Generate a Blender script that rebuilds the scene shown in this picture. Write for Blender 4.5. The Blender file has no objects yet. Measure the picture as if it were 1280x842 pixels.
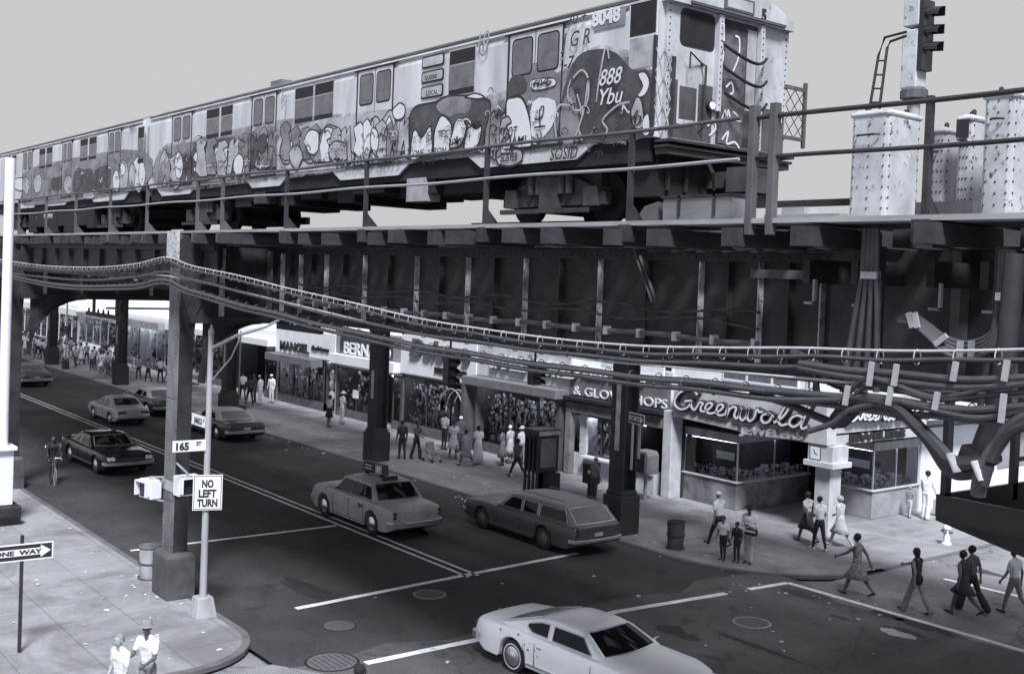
import bpy, math, random
import numpy as np
from mathutils import Vector, Matrix
random.seed(7); rng = np.random.default_rng(3)
R_ = math.radians; pi = math.pi
S = bpy.context.scene
COL = S.collection
# ------------------------------------------------------------ surveyed camera
V1 = np.array([-450., 303.]); V2 = np.array([2400., 412.]); CX, CY = 640., 380.; CH = 8.2
FP = math.sqrt(-((V1[0]-CX)*(V2[0]-CX)+(V1[1]-CY)*(V2[1]-CY)))
def _cv(u, v): return np.array([u-CX, -(v-CY), -FP])
_n = lambda a: a/np.linalg.norm(a)
_X = -_n(_cv(*V1)); _Y = _n(_cv(*V2)); _Z = np.cross(_X, _Y)
RM = np.array([_X, _Y, _Z])
def G(u, v, z=0.):
    r = RM@_cv(u, v); t = (z-CH)/r[2]; return float(r[0]*t), float(r[1]*t)
def PY(u, v, y):
    r = RM@_cv(u, v); t = y/r[1]; return float(r[0]*t), float(r[2]*t+CH)      # x,z on plane y
def PX(u, v, x):
    r = RM@_cv(u, v); t = x/r[0]; return float(r[1]*t), float(r[2]*t+CH)      # y,z on plane x
# ------------------------------------------------------------ materials
_m = {}
def g3(v): return (v*.935, v*.975+.0006, v*1.07+.0045, 1)
def mat(name, v, rough=.7, var=.25, scale=3., metal=0., bump=.0, v2=None, spots=0., soft=.06, spotc=.045, spec=.5, emit=0, stretch=None, detail=6):
    if name in _m: return _m[name]
    m = bpy.data.materials.new(name); m.use_nodes = True; nt = m.node_tree; N = nt.nodes; L = nt.links
    b = N['Principled BSDF']; b.inputs['Roughness'].default_value = rough; b.inputs['Metallic'].default_value = metal
    b.inputs['Specular IOR Level'].default_value = spec
    tc = N.new('ShaderNodeTexCoord'); mp = N.new('ShaderNodeMapping'); L.new(tc.outputs['Object'], mp.inputs[0])
    if stretch: mp.inputs['Scale'].default_value = stretch
    n1 = N.new('ShaderNodeTexNoise'); n1.inputs['Scale'].default_value = scale; n1.inputs['Detail'].default_value = detail; n1.inputs['Roughness'].default_value = .62
    L.new(mp.outputs[0], n1.inputs['Vector'])
    r = N.new('ShaderNodeValToRGB'); L.new(n1.outputs[0], r.inputs[0])
    lo = v*(1-var) if v2 is None else v2; hi = v*(1+var*.6)
    r.color_ramp.elements[0].position = .32; r.color_ramp.elements[1].position = .68
    r.color_ramp.elements[0].color = g3(lo); r.color_ramp.elements[1].color = g3(hi)
    out = r.outputs[0]
    if spots:
        n2 = N.new('ShaderNodeTexNoise'); n2.inputs['Scale'].default_value = scale*4.3; n2.inputs['Detail'].default_value = 8; n2.inputs['Roughness'].default_value = .7
        L.new(mp.outputs[0], n2.inputs['Vector'])
        r2 = N.new('ShaderNodeValToRGB'); r2.color_ramp.elements[0].position = .60-spots*.1; r2.color_ramp.elements[1].position = .60+soft-spots*.1
        L.new(n2.outputs[0], r2.inputs[0])
        mx = N.new('ShaderNodeMix'); mx.data_type = 'RGBA'; L.new(r2.outputs[0], mx.inputs[0]); L.new(out, mx.inputs[6]); mx.inputs[7].default_value = g3(spotc)
        out = mx.outputs[2]
    L.new(out, b.inputs['Base Color'])
    if bump:
        bn = N.new('ShaderNodeBump'); bn.inputs['Strength'].default_value = bump; bn.inputs['Distance'].default_value = .03
        n3 = N.new('ShaderNodeTexNoise'); n3.inputs['Scale'].default_value = scale*6; n3.inputs['Detail'].default_value = 5
        L.new(mp.outputs[0], n3.inputs['Vector']); L.new(n3.outputs[0], bn.inputs['Height']); L.new(bn.outputs[0], b.inputs['Normal'])
    if emit:
        b.inputs['Emission Color'].default_value = (1, 1, 1, 1); b.inputs['Emission Strength'].default_value = emit
    _m[name] = m; return m
asphalt = mat('asphalt', .050, .9, .28, .55, bump=.25, detail=10)
asphalt_mid = mat('asphalt_mid', .115, .92, .25, .5, bump=.25, detail=10)
asphalt_worn = mat('asphalt_worn', .25, .92, .25, .5, bump=.25, detail=10)
sidewalk_m = mat('sidewalk_concrete', .29, .9, .16, .6, bump=.1, detail=10)
curb_m = mat('curb_stone', .12, .85, .3, 2.)
paint_w = mat('road_paint', .80, .8, .2, 2.2, spots=.1, spotc=.12)
steel = mat('dark_steel', .027, .62, .6, 2.2, bump=.3, spots=-.1, soft=.2, spotc=.07, detail=9)
steel_mid = mat('weathered_steel', .085, .65, .35, 1.6, bump=.08)
steel_lt = mat('pale_painted_steel', .36, .6, .35, 3.5, spots=-.3, stretch=(1,1,.35))
stiff_br = mat('chipped_white_angle', .50, .7, .5, 3.0, spots=.25)
stiff_lt = mat('faded_paint_angle', .42, .7, .45, 3.0)
wood = mat('weathered_timber', .035, .9, .5, 4., stretch=(1,.3,1))
wood_lt = mat('grey_plank', .33, .85, .4, 3., stretch=(.3,1,1))
black = mat('black_rubber', .018, .75, .3, 5)
blackp = mat('black_paint', .02, .35, .2, 3)
cable_m = mat('cable_sheath', .06, .48, .25, 5)
cable_d = mat('dark_cable_sheath', .03, .5, .25, 5)
wire_m = mat('galvanised_wire', .42, .5, .2, 5)
tape = mat('white_tape', .36, .6, .15, 9)
chrome = mat('chrome', .85, .28, .08, 3, metal=1.)
glass_d = mat('dark_glass', .01, .04, .3, 2, spec=.22)
glass_m = mat('dusty_glass', .13, .35, .3, 4)
white_p = mat('white_paint', .76, .45, .08, 3)
white_b = mat('white_plaster', .74, .8, .10, 1.2)
train_m = mat('train_paint', .52, .5, .28, 1.5, stretch=(1,1,.22), spots=.0, soft=.2, spotc=.17, detail=9)
train_roof = mat('train_roof', .15, .75, .3, 1.6)
train_front = mat('train_front_paint', .46, .5, .3, 2.0, spots=0.2, soft=.16, spotc=.12, stretch=(1,1,.5))
under = mat('grimy_underframe', .012, .9, .5, 3)
under_l = mat('dusty_underframe', .05, .9, .5, 3)
gr_d = mat('spray_dark', .06, .6, .55, 2.2, detail=9)
gr_m = mat('spray_mid', .20, .6, .5, 1.8, detail=9)
gr_l = mat('spray_pale', .38, .6, .4, 2., detail=9)
gr_w = mat('spray_white', .60, .6, .1, 3)
def spraymat(name, v, lo, hi, sc):
    m = mat(name, v, .6, .5, 2.2, detail=9); nt = m.node_tree; N = nt.nodes; L = nt.links; b = N['Principled BSDF']; tc = N.new('ShaderNodeTexCoord')
    n = N.new('ShaderNodeTexNoise'); n.inputs['Scale'].default_value = sc; n.inputs['Detail'].default_value = 10; n.inputs['Roughness'].default_value = .7; L.new(tc.outputs['Object'], n.inputs['Vector'])
    r = N.new('ShaderNodeValToRGB'); r.color_ramp.elements[0].position = lo; r.color_ramp.elements[1].position = hi; L.new(n.outputs[0], r.inputs[0]); L.new(r.outputs[0], b.inputs['Alpha']); return m
gr_h = spraymat('spray_haze_dark', .12, .46, .74, 1.6); gr_h2 = spraymat('spray_haze_mid', .24, .40, .66, 2.4)
gr_k = mat('spray_black', .02, .6, .3, 5)
rustbox = mat('rusty_white_box', .50, .65, .35, 2.2, spots=.32, soft=.10, spotc=.07, bump=.1, stretch=(1,1,.7))
stone_lt = mat('pale_stone', .50, .85, .25, 2., bump=.05)
stone_md = mat('grey_stone', .17, .85, .4, 1.7, bump=.05)
brick_m = mat('brick_front', .10, .9, .35, 3.)
metal_dk = mat('dark_shop_frame', .05, .5, .3, 2)
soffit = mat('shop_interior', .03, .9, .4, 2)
goods_l = mat('pale_goods', .55, .7, .3, 6)
goods_m = mat('grey_goods', .2, .7, .5, 6)
goods_d = mat('dark_goods', .04, .7, .5, 6)
neon_l = mat('sign_letter_face', .72, .4, .15, 3)
letter_k = mat('black_lettering', .02, .6, .2, 3)
sign_g = mat('grey_signboard', .14, .6, .2, 1.5)
sign_gg = mat('stained_grey_signboard', .29, .7, .3, 1.3)
manhole_m = mat('cast_iron', .11, .7, .35, 14)
galv = mat('galvanised_post', .36, .5, .3, 3, stretch=(1,1,.3))
leafm = mat('foliage', .05, .9, .4, 3)
paper = mat('litter_paper', .6, .8, .2, 5)
# window glass you can see through
def clear_glass():
    m = bpy.data.materials.new('shop_glass'); m.use_nodes = True; nt = m.node_tree; N = nt.nodes; N.clear()
    o = N.new('ShaderNodeOutputMaterial'); t = N.new('ShaderNodeBsdfTransparent'); t.inputs[0].default_value = (.86,.88,.92,1)
    gl = N.new('ShaderNodeBsdfGlossy'); gl.inputs['Roughness'].default_value = .03; fr = N.new('ShaderNodeFresnel'); fr.inputs[0].default_value = 1.5
    n = N.new('ShaderNodeTexNoise'); n.inputs['Scale'].default_value = .6
    bmp = N.new('ShaderNodeBump'); bmp.inputs['Strength'].default_value = .03; nt.links.new(n.outputs[0], bmp.inputs['Height']); nt.links.new(bmp.outputs[0], gl.inputs['Normal'])
    mx = N.new('ShaderNodeMixShader'); nt.links.new(fr.outputs[0], mx.inputs[0]); nt.links.new(t.outputs[0], mx.inputs[1]); nt.links.new(gl.outputs[0], mx.inputs[2]); nt.links.new(mx.outputs[0], o.inputs[0])
    return m
shopglass = clear_glass()
def side_glass():
    m = mat('tinted_car_glass', .03, .05, .2, 2, spec=.9); return m
# ------------------------------------------------------------ object helpers
def tag(o, label=None, cat=None, group=None, kind=None):
    if label: o['label'] = label
    if cat: o['category'] = cat
    if group: o['group'] = group
    if kind: o['kind'] = kind
    return o
def empty(name, loc=(0,0,0), label=None, cat=None, group=None, rz=0):
    o = bpy.data.objects.new(name, None); COL.objects.link(o); o.location = loc; o.rotation_euler = (0,0,rz); o.empty_display_size = .2
    return tag(o, label, cat, group)
def rootloc(p):
    v = Vector((0,0,0))
    while p is not None: v += p.location; p = p.parent
    return v
class MB:
    def __init__(s): s.v = []; s.f = []; s.mi = []; s.cm = 0
    def m(s, i): s.cm = i; return s
    def add(s, vs, fs):
        b = len(s.v); s.v += [tuple(map(float, p)) for p in vs]; s.f += [[b+i for i in f] for f in fs]; s.mi += [s.cm]*len(fs); return s
    def box(s, x0, x1, y0, y1, z0, z1):
        vs = [(x,y,z) for z in (z0,z1) for y in (y0,y1) for x in (x0,x1)]
        return s.add(vs, [[0,2,3,1],[4,5,7,6],[0,1,5,4],[2,6,7,3],[0,4,6,2],[1,3,7,5]])
    def obox(s, c, size, M):
        hx, hy, hz = [a/2 for a in size]
        vs = [Vector(c)+M@Vector((x,y,z)) for z in (-hz,hz) for y in (-hy,hy) for x in (-hx,hx)]
        return s.add(vs, [[0,2,3,1],[4,5,7,6],[0,1,5,4],[2,6,7,3],[0,4,6,2],[1,3,7,5]])
    def bar(s, a, b, w, h=None):
        a = Vector(a); b = Vector(b); d = b-a; L = d.length
        if L < 1e-6: return s
        M = d.to_track_quat('X', 'Z').to_matrix(); return s.obox((a+b)/2, (L, w, h or w), M)
    def tube(s, pts, r, n=6, caps=True):
        pts = [Vector(p) for p in pts]; rr = r if isinstance(r, (list, tuple)) else [r]*len(pts)
        up = Vector((0,0,1)); vs = []; 
        for i, p in enumerate(pts):
            d = (pts[min(i+1, len(pts)-1)]-pts[max(i-1, 0)])
            if d.length < 1e-9: d = Vector((0,0,1))
            d.normalize(); u = up if abs(d.z) < .95 else Vector((1,0,0)); a = d.cross(u).normalized(); c = a.cross(d)
            for k in range(n):
                t = 2*pi*k/n; vs.append(p+(a*math.cos(t)+c*math.sin(t))*rr[i])
        fs = [[i*n+k, i*n+(k+1)%n, (i+1)*n+(k+1)%n, (i+1)*n+k] for i in range(len(pts)-1) for k in range(n)]
        if caps: fs += [list(range(n))[::-1], [(len(pts)-1)*n+k for k in range(n)]]
        return s.add(vs, fs)
    def lathe(s, prof, c=(0,0,0), n=16, sx=1, sy=1):
        vs = [(c[0]+r*math.cos(2*pi*k/n)*sx, c[1]+r*math.sin(2*pi*k/n)*sy, c[2]+z) for r, z in prof for k in range(n)]
        fs = [[i*n+k, i*n+(k+1)%n, (i+1)*n+(k+1)%n, (i+1)*n+k] for i in range(len(prof)-1) for k in range(n)]
        fs += [list(range(n))[::-1], [(len(prof)-1)*n+k for k in range(n)]]
        return s.add(vs, fs)
    def ell(s, c, r, n=12, k=8, M=None):
        vs = [];
        for i in range(k+1):
            ph = -pi/2+pi*i/k
            for j in range(n):
                t = 2*pi*j/n; p = Vector((r[0]*math.cos(ph)*math.cos(t), r[1]*math.cos(ph)*math.sin(t), r[2]*math.sin(ph)))
                vs.append(Vector(c)+(M@p if M else p))
        return s.add(vs, [[i*n+j, i*n+(j+1)%n, (i+1)*n+(j+1)%n, (i+1)*n+j] for i in range(k) for j in range(n)])
    def prism(s, poly, axis, t0, t1):
        # poly of 2D points in the plane normal to axis: 'y' -> (x,z), 'x' -> (y,z), 'z' -> (x,y)
        def P(p, t): return {'y': (p[0], t, p[1]), 'x': (t, p[0], p[1]), 'z': (p[0], p[1], t)}[axis]
        n = len(poly); vs = [P(p, t0) for p in poly]+[P(p, t1) for p in poly]
        fs = [list(range(n)), list(range(n, 2*n))[::-1]]+[[i, n+i, n+(i+1)%n, (i+1)%n] for i in range(n)]
        return s.add(vs, fs)
    def build(s, name, mats, parent=None, smooth=False, label=None, bevel=0, org=None, fix=True):
        if not isinstance(mats, (list, tuple)): mats = [mats]
        L = rootloc(parent) if parent else Vector(org or (0,0,0))
        me = bpy.data.meshes.new(name); me.from_pydata([(a-L.x, b-L.y, c-L.z) for a, b, c in s.v], [], s.f); 
        for m in mats: me.materials.append(m)
        me.polygons.foreach_set('material_index', s.mi)
        if fix:
            import bmesh
            bm = bmesh.new(); bm.from_mesh(me); bmesh.ops.recalc_face_normals(bm, faces=bm.faces); bm.to_mesh(me); bm.free()
        if smooth:
            me.polygons.foreach_set('use_smooth', [True]*len(me.polygons)); me.set_sharp_from_angle(angle=R_(38))
        me.update(); o = bpy.data.objects.new(name, me); COL.objects.link(o)
        if parent: o.parent = parent
        else: o.location = L
        if bevel:
            b = o.modifiers.new('bevel', 'BEVEL'); b.width = bevel; b.segments = 2; b.limit_method = 'ANGLE'
        if label: o['label'] = label
        return o
def copy_tree(o, parent=None):
    c = o.copy(); COL.objects.link(c); c.parent = parent
    for ch in list(o.children): copy_tree(ch, c)
    return c
_dg = None
def text_mesh(s, size=1., ext=.02, off=.0, shear=0., space=1., bevel=0., width=None):
    cu = bpy.data.curves.new('txt', 'FONT'); cu.body = s; cu.size = size; cu.extrude = ext; cu.offset = off; cu.shear = shear; cu.space_character = space; cu.bevel_depth = bevel; cu.resolution_u = 3
    o = bpy.data.objects.new('txt', cu); COL.objects.link(o); dg = bpy.context.evaluated_depsgraph_get()
    me = bpy.data.meshes.new_from_object(o.evaluated_get(dg)); 
    vs = np.array([tuple(v.co) for v in me.vertices]); fs = [list(p.vertices) for p in me.polygons]
    bpy.data.objects.remove(o); bpy.data.meshes.remove(me)
    vs[:, 0] -= vs[:, 0].min(); 
    if width: vs[:, 0] *= width/vs[:, 0].max()
    return vs, fs
def put_text(mb, s, origin, xd, ud, size, ext=.02, off=0., shear=0., width=None, space=1., center=False):
    vs, fs = text_mesh(s, size, ext, off, shear, space, width=width)
    xd = Vector(xd).normalized(); ud = Vector(ud).normalized(); nd = xd.cross(ud); o = Vector(origin)
    if center: o = o-xd*vs[:, 0].max()/2
    mb.add([o+xd*v[0]+ud*v[1]+nd*v[2] for v in vs], fs); return mb
# ------------------------------------------------------------ camera, world, sun
cd = bpy.data.cameras.new('camera'); cam = bpy.data.objects.new('camera', cd); COL.objects.link(cam); S.camera = cam
cd.sensor_width = 36; cd.sensor_fit = 'HORIZONTAL'; cd.lens = FP/1280*36; cd.shift_y = (CY-421)/1280; cd.clip_end = 2000; cd.clip_start = .1
cam.matrix_world = Matrix.Translation((0,0,CH)) @ Matrix([list(r) for r in RM]).to_4x4()
W = bpy.data.worlds.new('World'); S.world = W; W.use_nodes = True; nt = W.node_tree
sk = nt.nodes.new('ShaderNodeTexSky'); sk.sky_type = 'NISHITA'; sk.sun_disc = False
SUN_EL, SUN_AZ = 53, 122       # direction the sun stands: azimuth measured from +Y clockwise
sk.sun_elevation = R_(SUN_EL); sk.sun_rotation = R_(SUN_AZ); sk.dust_density = 5; sk.air_density = 1
bw = nt.nodes.new('ShaderNodeRGBToBW'); nt.links.new(sk.outputs[0], bw.inputs[0])
mx = nt.nodes.new('ShaderNodeMix'); mx.data_type = 'RGBA'; mx.inputs[0].default_value = .93
nt.links.new(bw.outputs[0], mx.inputs[6]); mx.inputs[7].default_value = (4.9, 4.92, 5.06, 1)
nt.links.new(mx.outputs[2], nt.nodes['Background'].inputs[0]); nt.nodes['Background'].inputs[1].default_value = .1
sl = bpy.data.lights.new('sun', 'SUN'); sl.energy = 5.0; sl.angle = R_(13); sl.color = (1,.995,.98)
so = bpy.data.objects.new('sun', sl); COL.objects.link(so)
az = R_(SUN_AZ); el = R_(SUN_EL); sd = Vector((math.sin(az)*math.cos(el), math.cos(az)*math.cos(el), math.sin(el)))
so.rotation_euler = sd.to_track_quat('Z', 'Y').to_euler()
S.view_settings.view_transform = 'Standard'; S.view_settings.look = 'None'; S.view_settings.exposure = .33
# ============================================================ GROUND
KN, KF, CL = 10.85, 24.35, 18.0      # near kerb, far kerb, centre line (y)
FY = 31.0                            # shop fronts
def sheet(name, x0, x1, y0, y1, z, m, kind='structure', sub=1):
    o = MB().add([(x0,y0,z),(x1,y0,z),(x1,y1,z),(x0,y1,z)], [[0,1,2,3]]).build(name, m, fix=False); o['kind'] = kind; return o
sheet('ground', -700, 500, -500, 700, -.16, asphalt_worn)
# avenue and side street as sheets
sheet('road', -400, 200, KN-.4, KF+.6, -.03, asphalt)
def poly(name, pts, z0, z1, mats, kind='structure', **k):
    mb = MB().prism(pts, 'z', z0, z1); o = mb.build(name, mats, **k); 
    if kind: o['kind'] = kind
    return o
# side street surface (lighter, worn) -- with ragged edge to the avenue
edge = [(-23.2+ (i*.9), KF+.35+.25*math.sin(i*2.1)+.15*math.sin(i*5.3)) for i in range(24)]
o = MB().add([(-18.9+.3, KF+1.5, -.026)]+[( -19.2+i*1.1, KF+.75+.22*math.sin(i*2.1)+.12*math.sin(i*5.3), -.026) for i in range(26)]+[(9,150,-.026),(-17.9,150,-.026)], [list(range(29))]).build('side_street', asphalt_worn, fix=False); o['kind'] = 'structure'
o = MB().add([(-22.,-60,-.026),(8,-60,-.026)]+[(8-i*1.2, KN-.2+.5*math.sin(i*1.7)+.3*math.sin(i*4.1), -.026) for i in range(25)], [list(range(27))]).build('side_street_near', asphalt_worn, fix=False); o['kind'] = 'structure'
o = MB().add([(-20.4+.25*math.sin(i*2.3)+.12*math.sin(i*5), KN-.3+i*(KF-KN+1.6)/12, -.027) for i in range(13)]+[(12,KF+1.3,-.027),(12,KN-.3,-.027)], [list(range(15))]).build('intersection_surface', asphalt_mid, fix=False); o['kind'] = 'structure'
# sidewalks: far block and near block with rounded corners
def arc(cx, cy, r, a0, a1, n=12): return [(cx+r*math.cos(R_(a0+(a1-a0)*i/n)), cy+r*math.sin(R_(a0+(a1-a0)*i/n))) for i in range(n+1)]
CXF = -18.45   # side kerb of the far block
far_pts = [(-300, KF)]+arc(CXF-4.4, KF+4.4, 4.4, -90, 0)+[(CXF, 150), (-300, 150)]
near_pts = [(-300, KN), (-300, -60), (-21.2, -60)]+arc(-23.2, KN-2.0, 2.0, 0, 90, 10)
def inset_far(d): return [(-300, KF+d)]+arc(CXF-4.4, KF+4.4, 4.4-d, -90, 0)+[(CXF-d, 150), (-300, 150)]
def inset_near(d): return [(-300, KN-d), (-300, -60), (-21.2-d, -60)]+arc(-23.2, KN-2.0, 2.0-d, 0, 90, 10)
poly('kerb', far_pts, -.1, .0, curb_m); poly('kerb', near_pts, -.1, .0, curb_m)
# flagged sidewalk with joints in the shader
def flag_mat():
    m = sidewalk_m; nt = m.node_tree; N = nt.nodes; L = nt.links; b = N['Principled BSDF']
    src = b.inputs['Base Color'].links[0].from_socket
    tc = N.new('ShaderNodeTexCoord'); br = N.new('ShaderNodeTexBrick'); L.new(tc.outputs['Object'], br.inputs['Vector'])
    br.offset = 0; br.inputs['Scale'].default_value = 1; br.inputs['Brick Width'].default_value = 1.5; br.inputs['Row Height'].default_value = 1.5
    br.inputs['Mortar Size'].default_value = .018; br.inputs['Mortar Smooth'].default_value = .3
    br.inputs['Color1'].default_value = (1,1,1,1); br.inputs['Color2'].default_value = (.86,.86,.86,1); br.inputs['Mortar'].default_value = (.5,.5,.5,1)
    mu = N.new('ShaderNodeMix'); mu.data_type = 'RGBA'; mu.blend_type = 'MULTIPLY'; mu.inputs[0].default_value = .75
    L.new(src, mu.inputs[6]); L.new(br.outputs[0], mu.inputs[7]); 
    n = N.new('ShaderNodeTexNoise'); n.inputs['Scale'].default_value = 9; n.inputs['Detail'].default_value = 3; L.new(tc.outputs['Object'], n.inputs['Vector'])
    r = N.new('ShaderNodeValToRGB'); r.color_ramp.elements[0].position = .28; r.color_ramp.elements[1].position = .36; r.color_ramp.elements[0].color = (.5,.5,.51,1)
    L.new(n.outputs[0], r.inputs[0]); m2 = N.new('ShaderNodeMix'); m2.data_type = 'RGBA'; m2.blend_type = 'MULTIPLY'; m2.inputs[0].default_value = .8
    L.new(mu.outputs[2], m2.inputs[6]); L.new(r.outputs[0], m2.inputs[7]); n6 = N.new('ShaderNodeTexNoise'); n6.inputs['Scale'].default_value = .35; n6.inputs['Detail'].default_value = 8; n6.inputs['Roughness'].default_value = .7; n6.inputs['Distortion'].default_value = .8; L.new(tc.outputs['Object'], n6.inputs['Vector'])
    r6 = N.new('ShaderNodeValToRGB'); r6.color_ramp.elements[0].position = .38; r6.color_ramp.elements[1].position = .56; r6.color_ramp.elements[0].color = (.6,.6,.61,1); L.new(n6.outputs[0], r6.inputs[0])
    m6 = N.new('ShaderNodeMix'); m6.data_type = 'RGBA'; m6.blend_type = 'MULTIPLY'; m6.inputs[0].default_value = 1; L.new(m2.outputs[2], m6.inputs[6]); L.new(r6.outputs[0], m6.inputs[7]); L.new(m6.outputs[2], b.inputs['Base Color'])
flag_mat()
poly('sidewalk', inset_far(.18), -.05, .004, sidewalk_m); poly('sidewalk', inset_near(.18), -.05, .004, sidewalk_m)
def crackify(m, amt=.35):
    nt = m.node_tree; N = nt.nodes; L = nt.links; b = N['Principled BSDF']; src = b.inputs['Base Color'].links[0].from_socket
    tc = N.new('ShaderNodeTexCoord'); n0 = N.new('ShaderNodeTexNoise'); n0.inputs['Scale'].default_value = 1.1; L.new(tc.outputs['Object'], n0.inputs['Vector'])
    ad = N.new('ShaderNodeMix'); ad.data_type = 'RGBA'; ad.blend_type = 'ADD'; ad.inputs[0].default_value = 1.; L.new(tc.outputs['Object'], ad.inputs[6]); L.new(n0.outputs[1], ad.inputs[7])
    vo = N.new('ShaderNodeTexVoronoi'); vo.feature = 'DISTANCE_TO_EDGE'; vo.inputs['Scale'].default_value = .33; L.new(ad.outputs[2], vo.inputs['Vector'])
    r = N.new('ShaderNodeValToRGB'); r.color_ramp.elements[0].position = .004; r.color_ramp.elements[1].position = .012; r.color_ramp.elements[0].color = (amt,amt,amt,1); L.new(vo.outputs[0], r.inputs[0])
    mu = N.new('ShaderNodeMix'); mu.data_type = 'RGBA'; mu.blend_type = 'MULTIPLY'; mu.inputs[0].default_value = 1; L.new(src, mu.inputs[6]); L.new(r.outputs[0], mu.inputs[7])
    n2 = N.new('ShaderNodeTexNoise'); n2.inputs['Scale'].default_value = .16; n2.inputs['Detail'].default_value = 9; n2.inputs['Roughness'].default_value = .65; L.new(tc.outputs['Object'], n2.inputs['Vector'])
    r2 = N.new('ShaderNodeValToRGB'); r2.color_ramp.elements[0].position = .38; r2.color_ramp.elements[1].position = .6; r2.color_ramp.elements[0].color = (.62,.62,.62,1); L.new(n2.outputs[0], r2.inputs[0])
    m3 = N.new('ShaderNodeMix'); m3.data_type = 'RGBA'; m3.blend_type = 'MULTIPLY'; m3.inputs[0].default_value = 1; L.new(mu.outputs[2], m3.inputs[6]); L.new(r2.outputs[0], m3.inputs[7])
    n4 = N.new('ShaderNodeTexNoise'); n4.inputs['Scale'].default_value = 38; n4.inputs['Detail'].default_value = 4; L.new(tc.outputs['Object'], n4.inputs['Vector'])
    r4 = N.new('ShaderNodeValToRGB'); r4.color_ramp.elements[0].position = .38; r4.color_ramp.elements[1].position = .66; r4.color_ramp.elements[0].color = (.55,.55,.55,1); r4.color_ramp.elements[1].color = (1.5,1.5,1.5,1); L.new(n4.outputs[0], r4.inputs[0])
    n5 = N.new('ShaderNodeTexNoise'); n5.inputs['Scale'].default_value = 1.3; n5.inputs['Detail'].default_value = 7; n5.inputs['Distortion'].default_value = 1.2; L.new(tc.outputs['Object'], n5.inputs['Vector'])
    r5 = N.new('ShaderNodeValToRGB'); r5.color_ramp.elements[0].position = .30; r5.color_ramp.elements[1].position = .42; r5.color_ramp.elements[0].color = (.6,.6,.6,1); L.new(n5.outputs[0], r5.inputs[0])
    m4 = N.new('ShaderNodeMix'); m4.data_type = 'RGBA'; m4.blend_type = 'MULTIPLY'; m4.inputs[0].default_value = 1; L.new(m3.outputs[2], m4.inputs[6]); L.new(r4.outputs[0], m4.inputs[7])
    m5 = N.new('ShaderNodeMix'); m5.data_type = 'RGBA'; m5.blend_type = 'MULTIPLY'; m5.inputs[0].default_value = 1; L.new(m4.outputs[2], m5.inputs[6]); L.new(r5.outputs[0], m5.inputs[7])
    L.new(m5.outputs[2], b.inputs['Base Color'])
crackify(asphalt, .8); crackify(asphalt_worn, .62); crackify(asphalt_mid, .7)
# painted markings
def stripe(name, pts, w, z=-.02):
    mb = MB()
    for (a, b) in zip(pts[:-1], pts[1:]):
        a = Vector((*a, 0)); b = Vector((*b, 0)); d = (b-a); L = d.length; d.normalize(); p = Vector((-d.y, d.x, 0))*w/2; n = max(2, int(L/.35))
        l = []; r = []
        for i in range(n+1):
            q = a+d*(L*i/n); j1 = random.uniform(-.012, .012); j2 = random.uniform(-.012, .012)
            l.append((q.x+p.x*(1+j1*6), q.y+p.y*(1+j1*6), z)); r.append((q.x-p.x*(1+j2*6), q.y-p.y*(1+j2*6), z))
        mb.add(l+r, [[i, i+1, n+2+i, n+1+i] for i in range(n)])
    o = mb.build(name, paint_w, fix=False); o['kind'] = 'structure'; return o
stripe('lane_marking', [(-24.1, CL-.16), (-180, CL-.16)], .11); stripe('lane_marking', [(-24.1, CL+.16), (-180, CL+.16)], .11)
stripe('stop_line', [(-31.2, KN+.25), (-31.15, CL-.3)], .16)
stripe('crosswalk_line', [G(370,759), G(583,717)], .20); stripe('crosswalk_line', [G(583,717), G(722,690)], .20)
stripe('crosswalk_line', [G(457,827), G(600,797), G(770,763), G(908,740)], .22)
stripe('crosswalk_line', [G(936,735), G(985,727)], .2, -.019); stripe('crosswalk_line', [G(985,727), G(1280,812), (-9, 25.3)], .2, -.018)
stripe('crosswalk_line', [G(1180,722), G(1300,750)], .18, -.018)
# manholes, pothole, patches
def disc(name, c, r, m, label, grp='manhole covers in the road'):
    x, y = c; o = MB(); o.m(0).lathe([(r*1.12,0),(r*1.12,.004),(r*1.02,.006)], (x,y,-.03), 28); o.m(1).lathe([(r,0),(r,.008),(r*.3,.009)], (x,y,-.03), 28)
    for k in range(-3, 4): o.m(2).box(x-r*.8*math.sqrt(max(0,1-(k/4)**2)), x+r*.8*math.sqrt(max(0,1-(k/4)**2)), y+k*r/4-.012, y+k*r/4+.012, -.022, -.0195)
    b = o.build(name, [m, manhole_m, steel], org=(x,y,-.03)); tag(b, label, 'manhole cover', grp)
disc('manhole_cover', G(940,776), .42, mat('iron_ring', .3), 'round manhole cover with a pale rim by the crosswalk corner')
disc('manhole_cover', G(537,741), .38, mat('iron_ring'  , .3), 'small round manhole cover between the two crosswalk lines')
disc('manhole_cover', G(424,780), .36, blackp, 'dark manhole cover nearest the near sidewalk corner')
disc('manhole_cover', G(415,825), .52, blackp, 'largest manhole cover at the bottom edge by the kerb')
def blob(c, rx, ry, z, n=22, j=.22, ph=0):
    return [(c[0]+rx*math.cos(2*pi*i/n)*(1+random.uniform(-j,j)), c[1]+ry*math.sin(2*pi*i/n)*(1+random.uniform(-j,j)), z) for i in range(n)]
def patch(name, c, rx, ry, m, z=-.022):
    o = MB().add(blob(c, rx, ry, z), [list(range(22))]).build(name, m, fix=False); o['kind'] = 'structure'
patch('road_pothole', G(1128,788), .55, .3, asphalt, -.0225); patch('road_patch', G(1122,790), .45, .24, mat('fresh_patch', .36), -.021)
patch('road_patch', G(838,785), .4, .3, asphalt); patch('road_patch', G(862,795), .25, .2, asphalt); patch('road_patch', G(1050,770), .3, .1, asphalt)
patch('road_patch', G(1225,712), .8, .25, asphalt)
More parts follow.
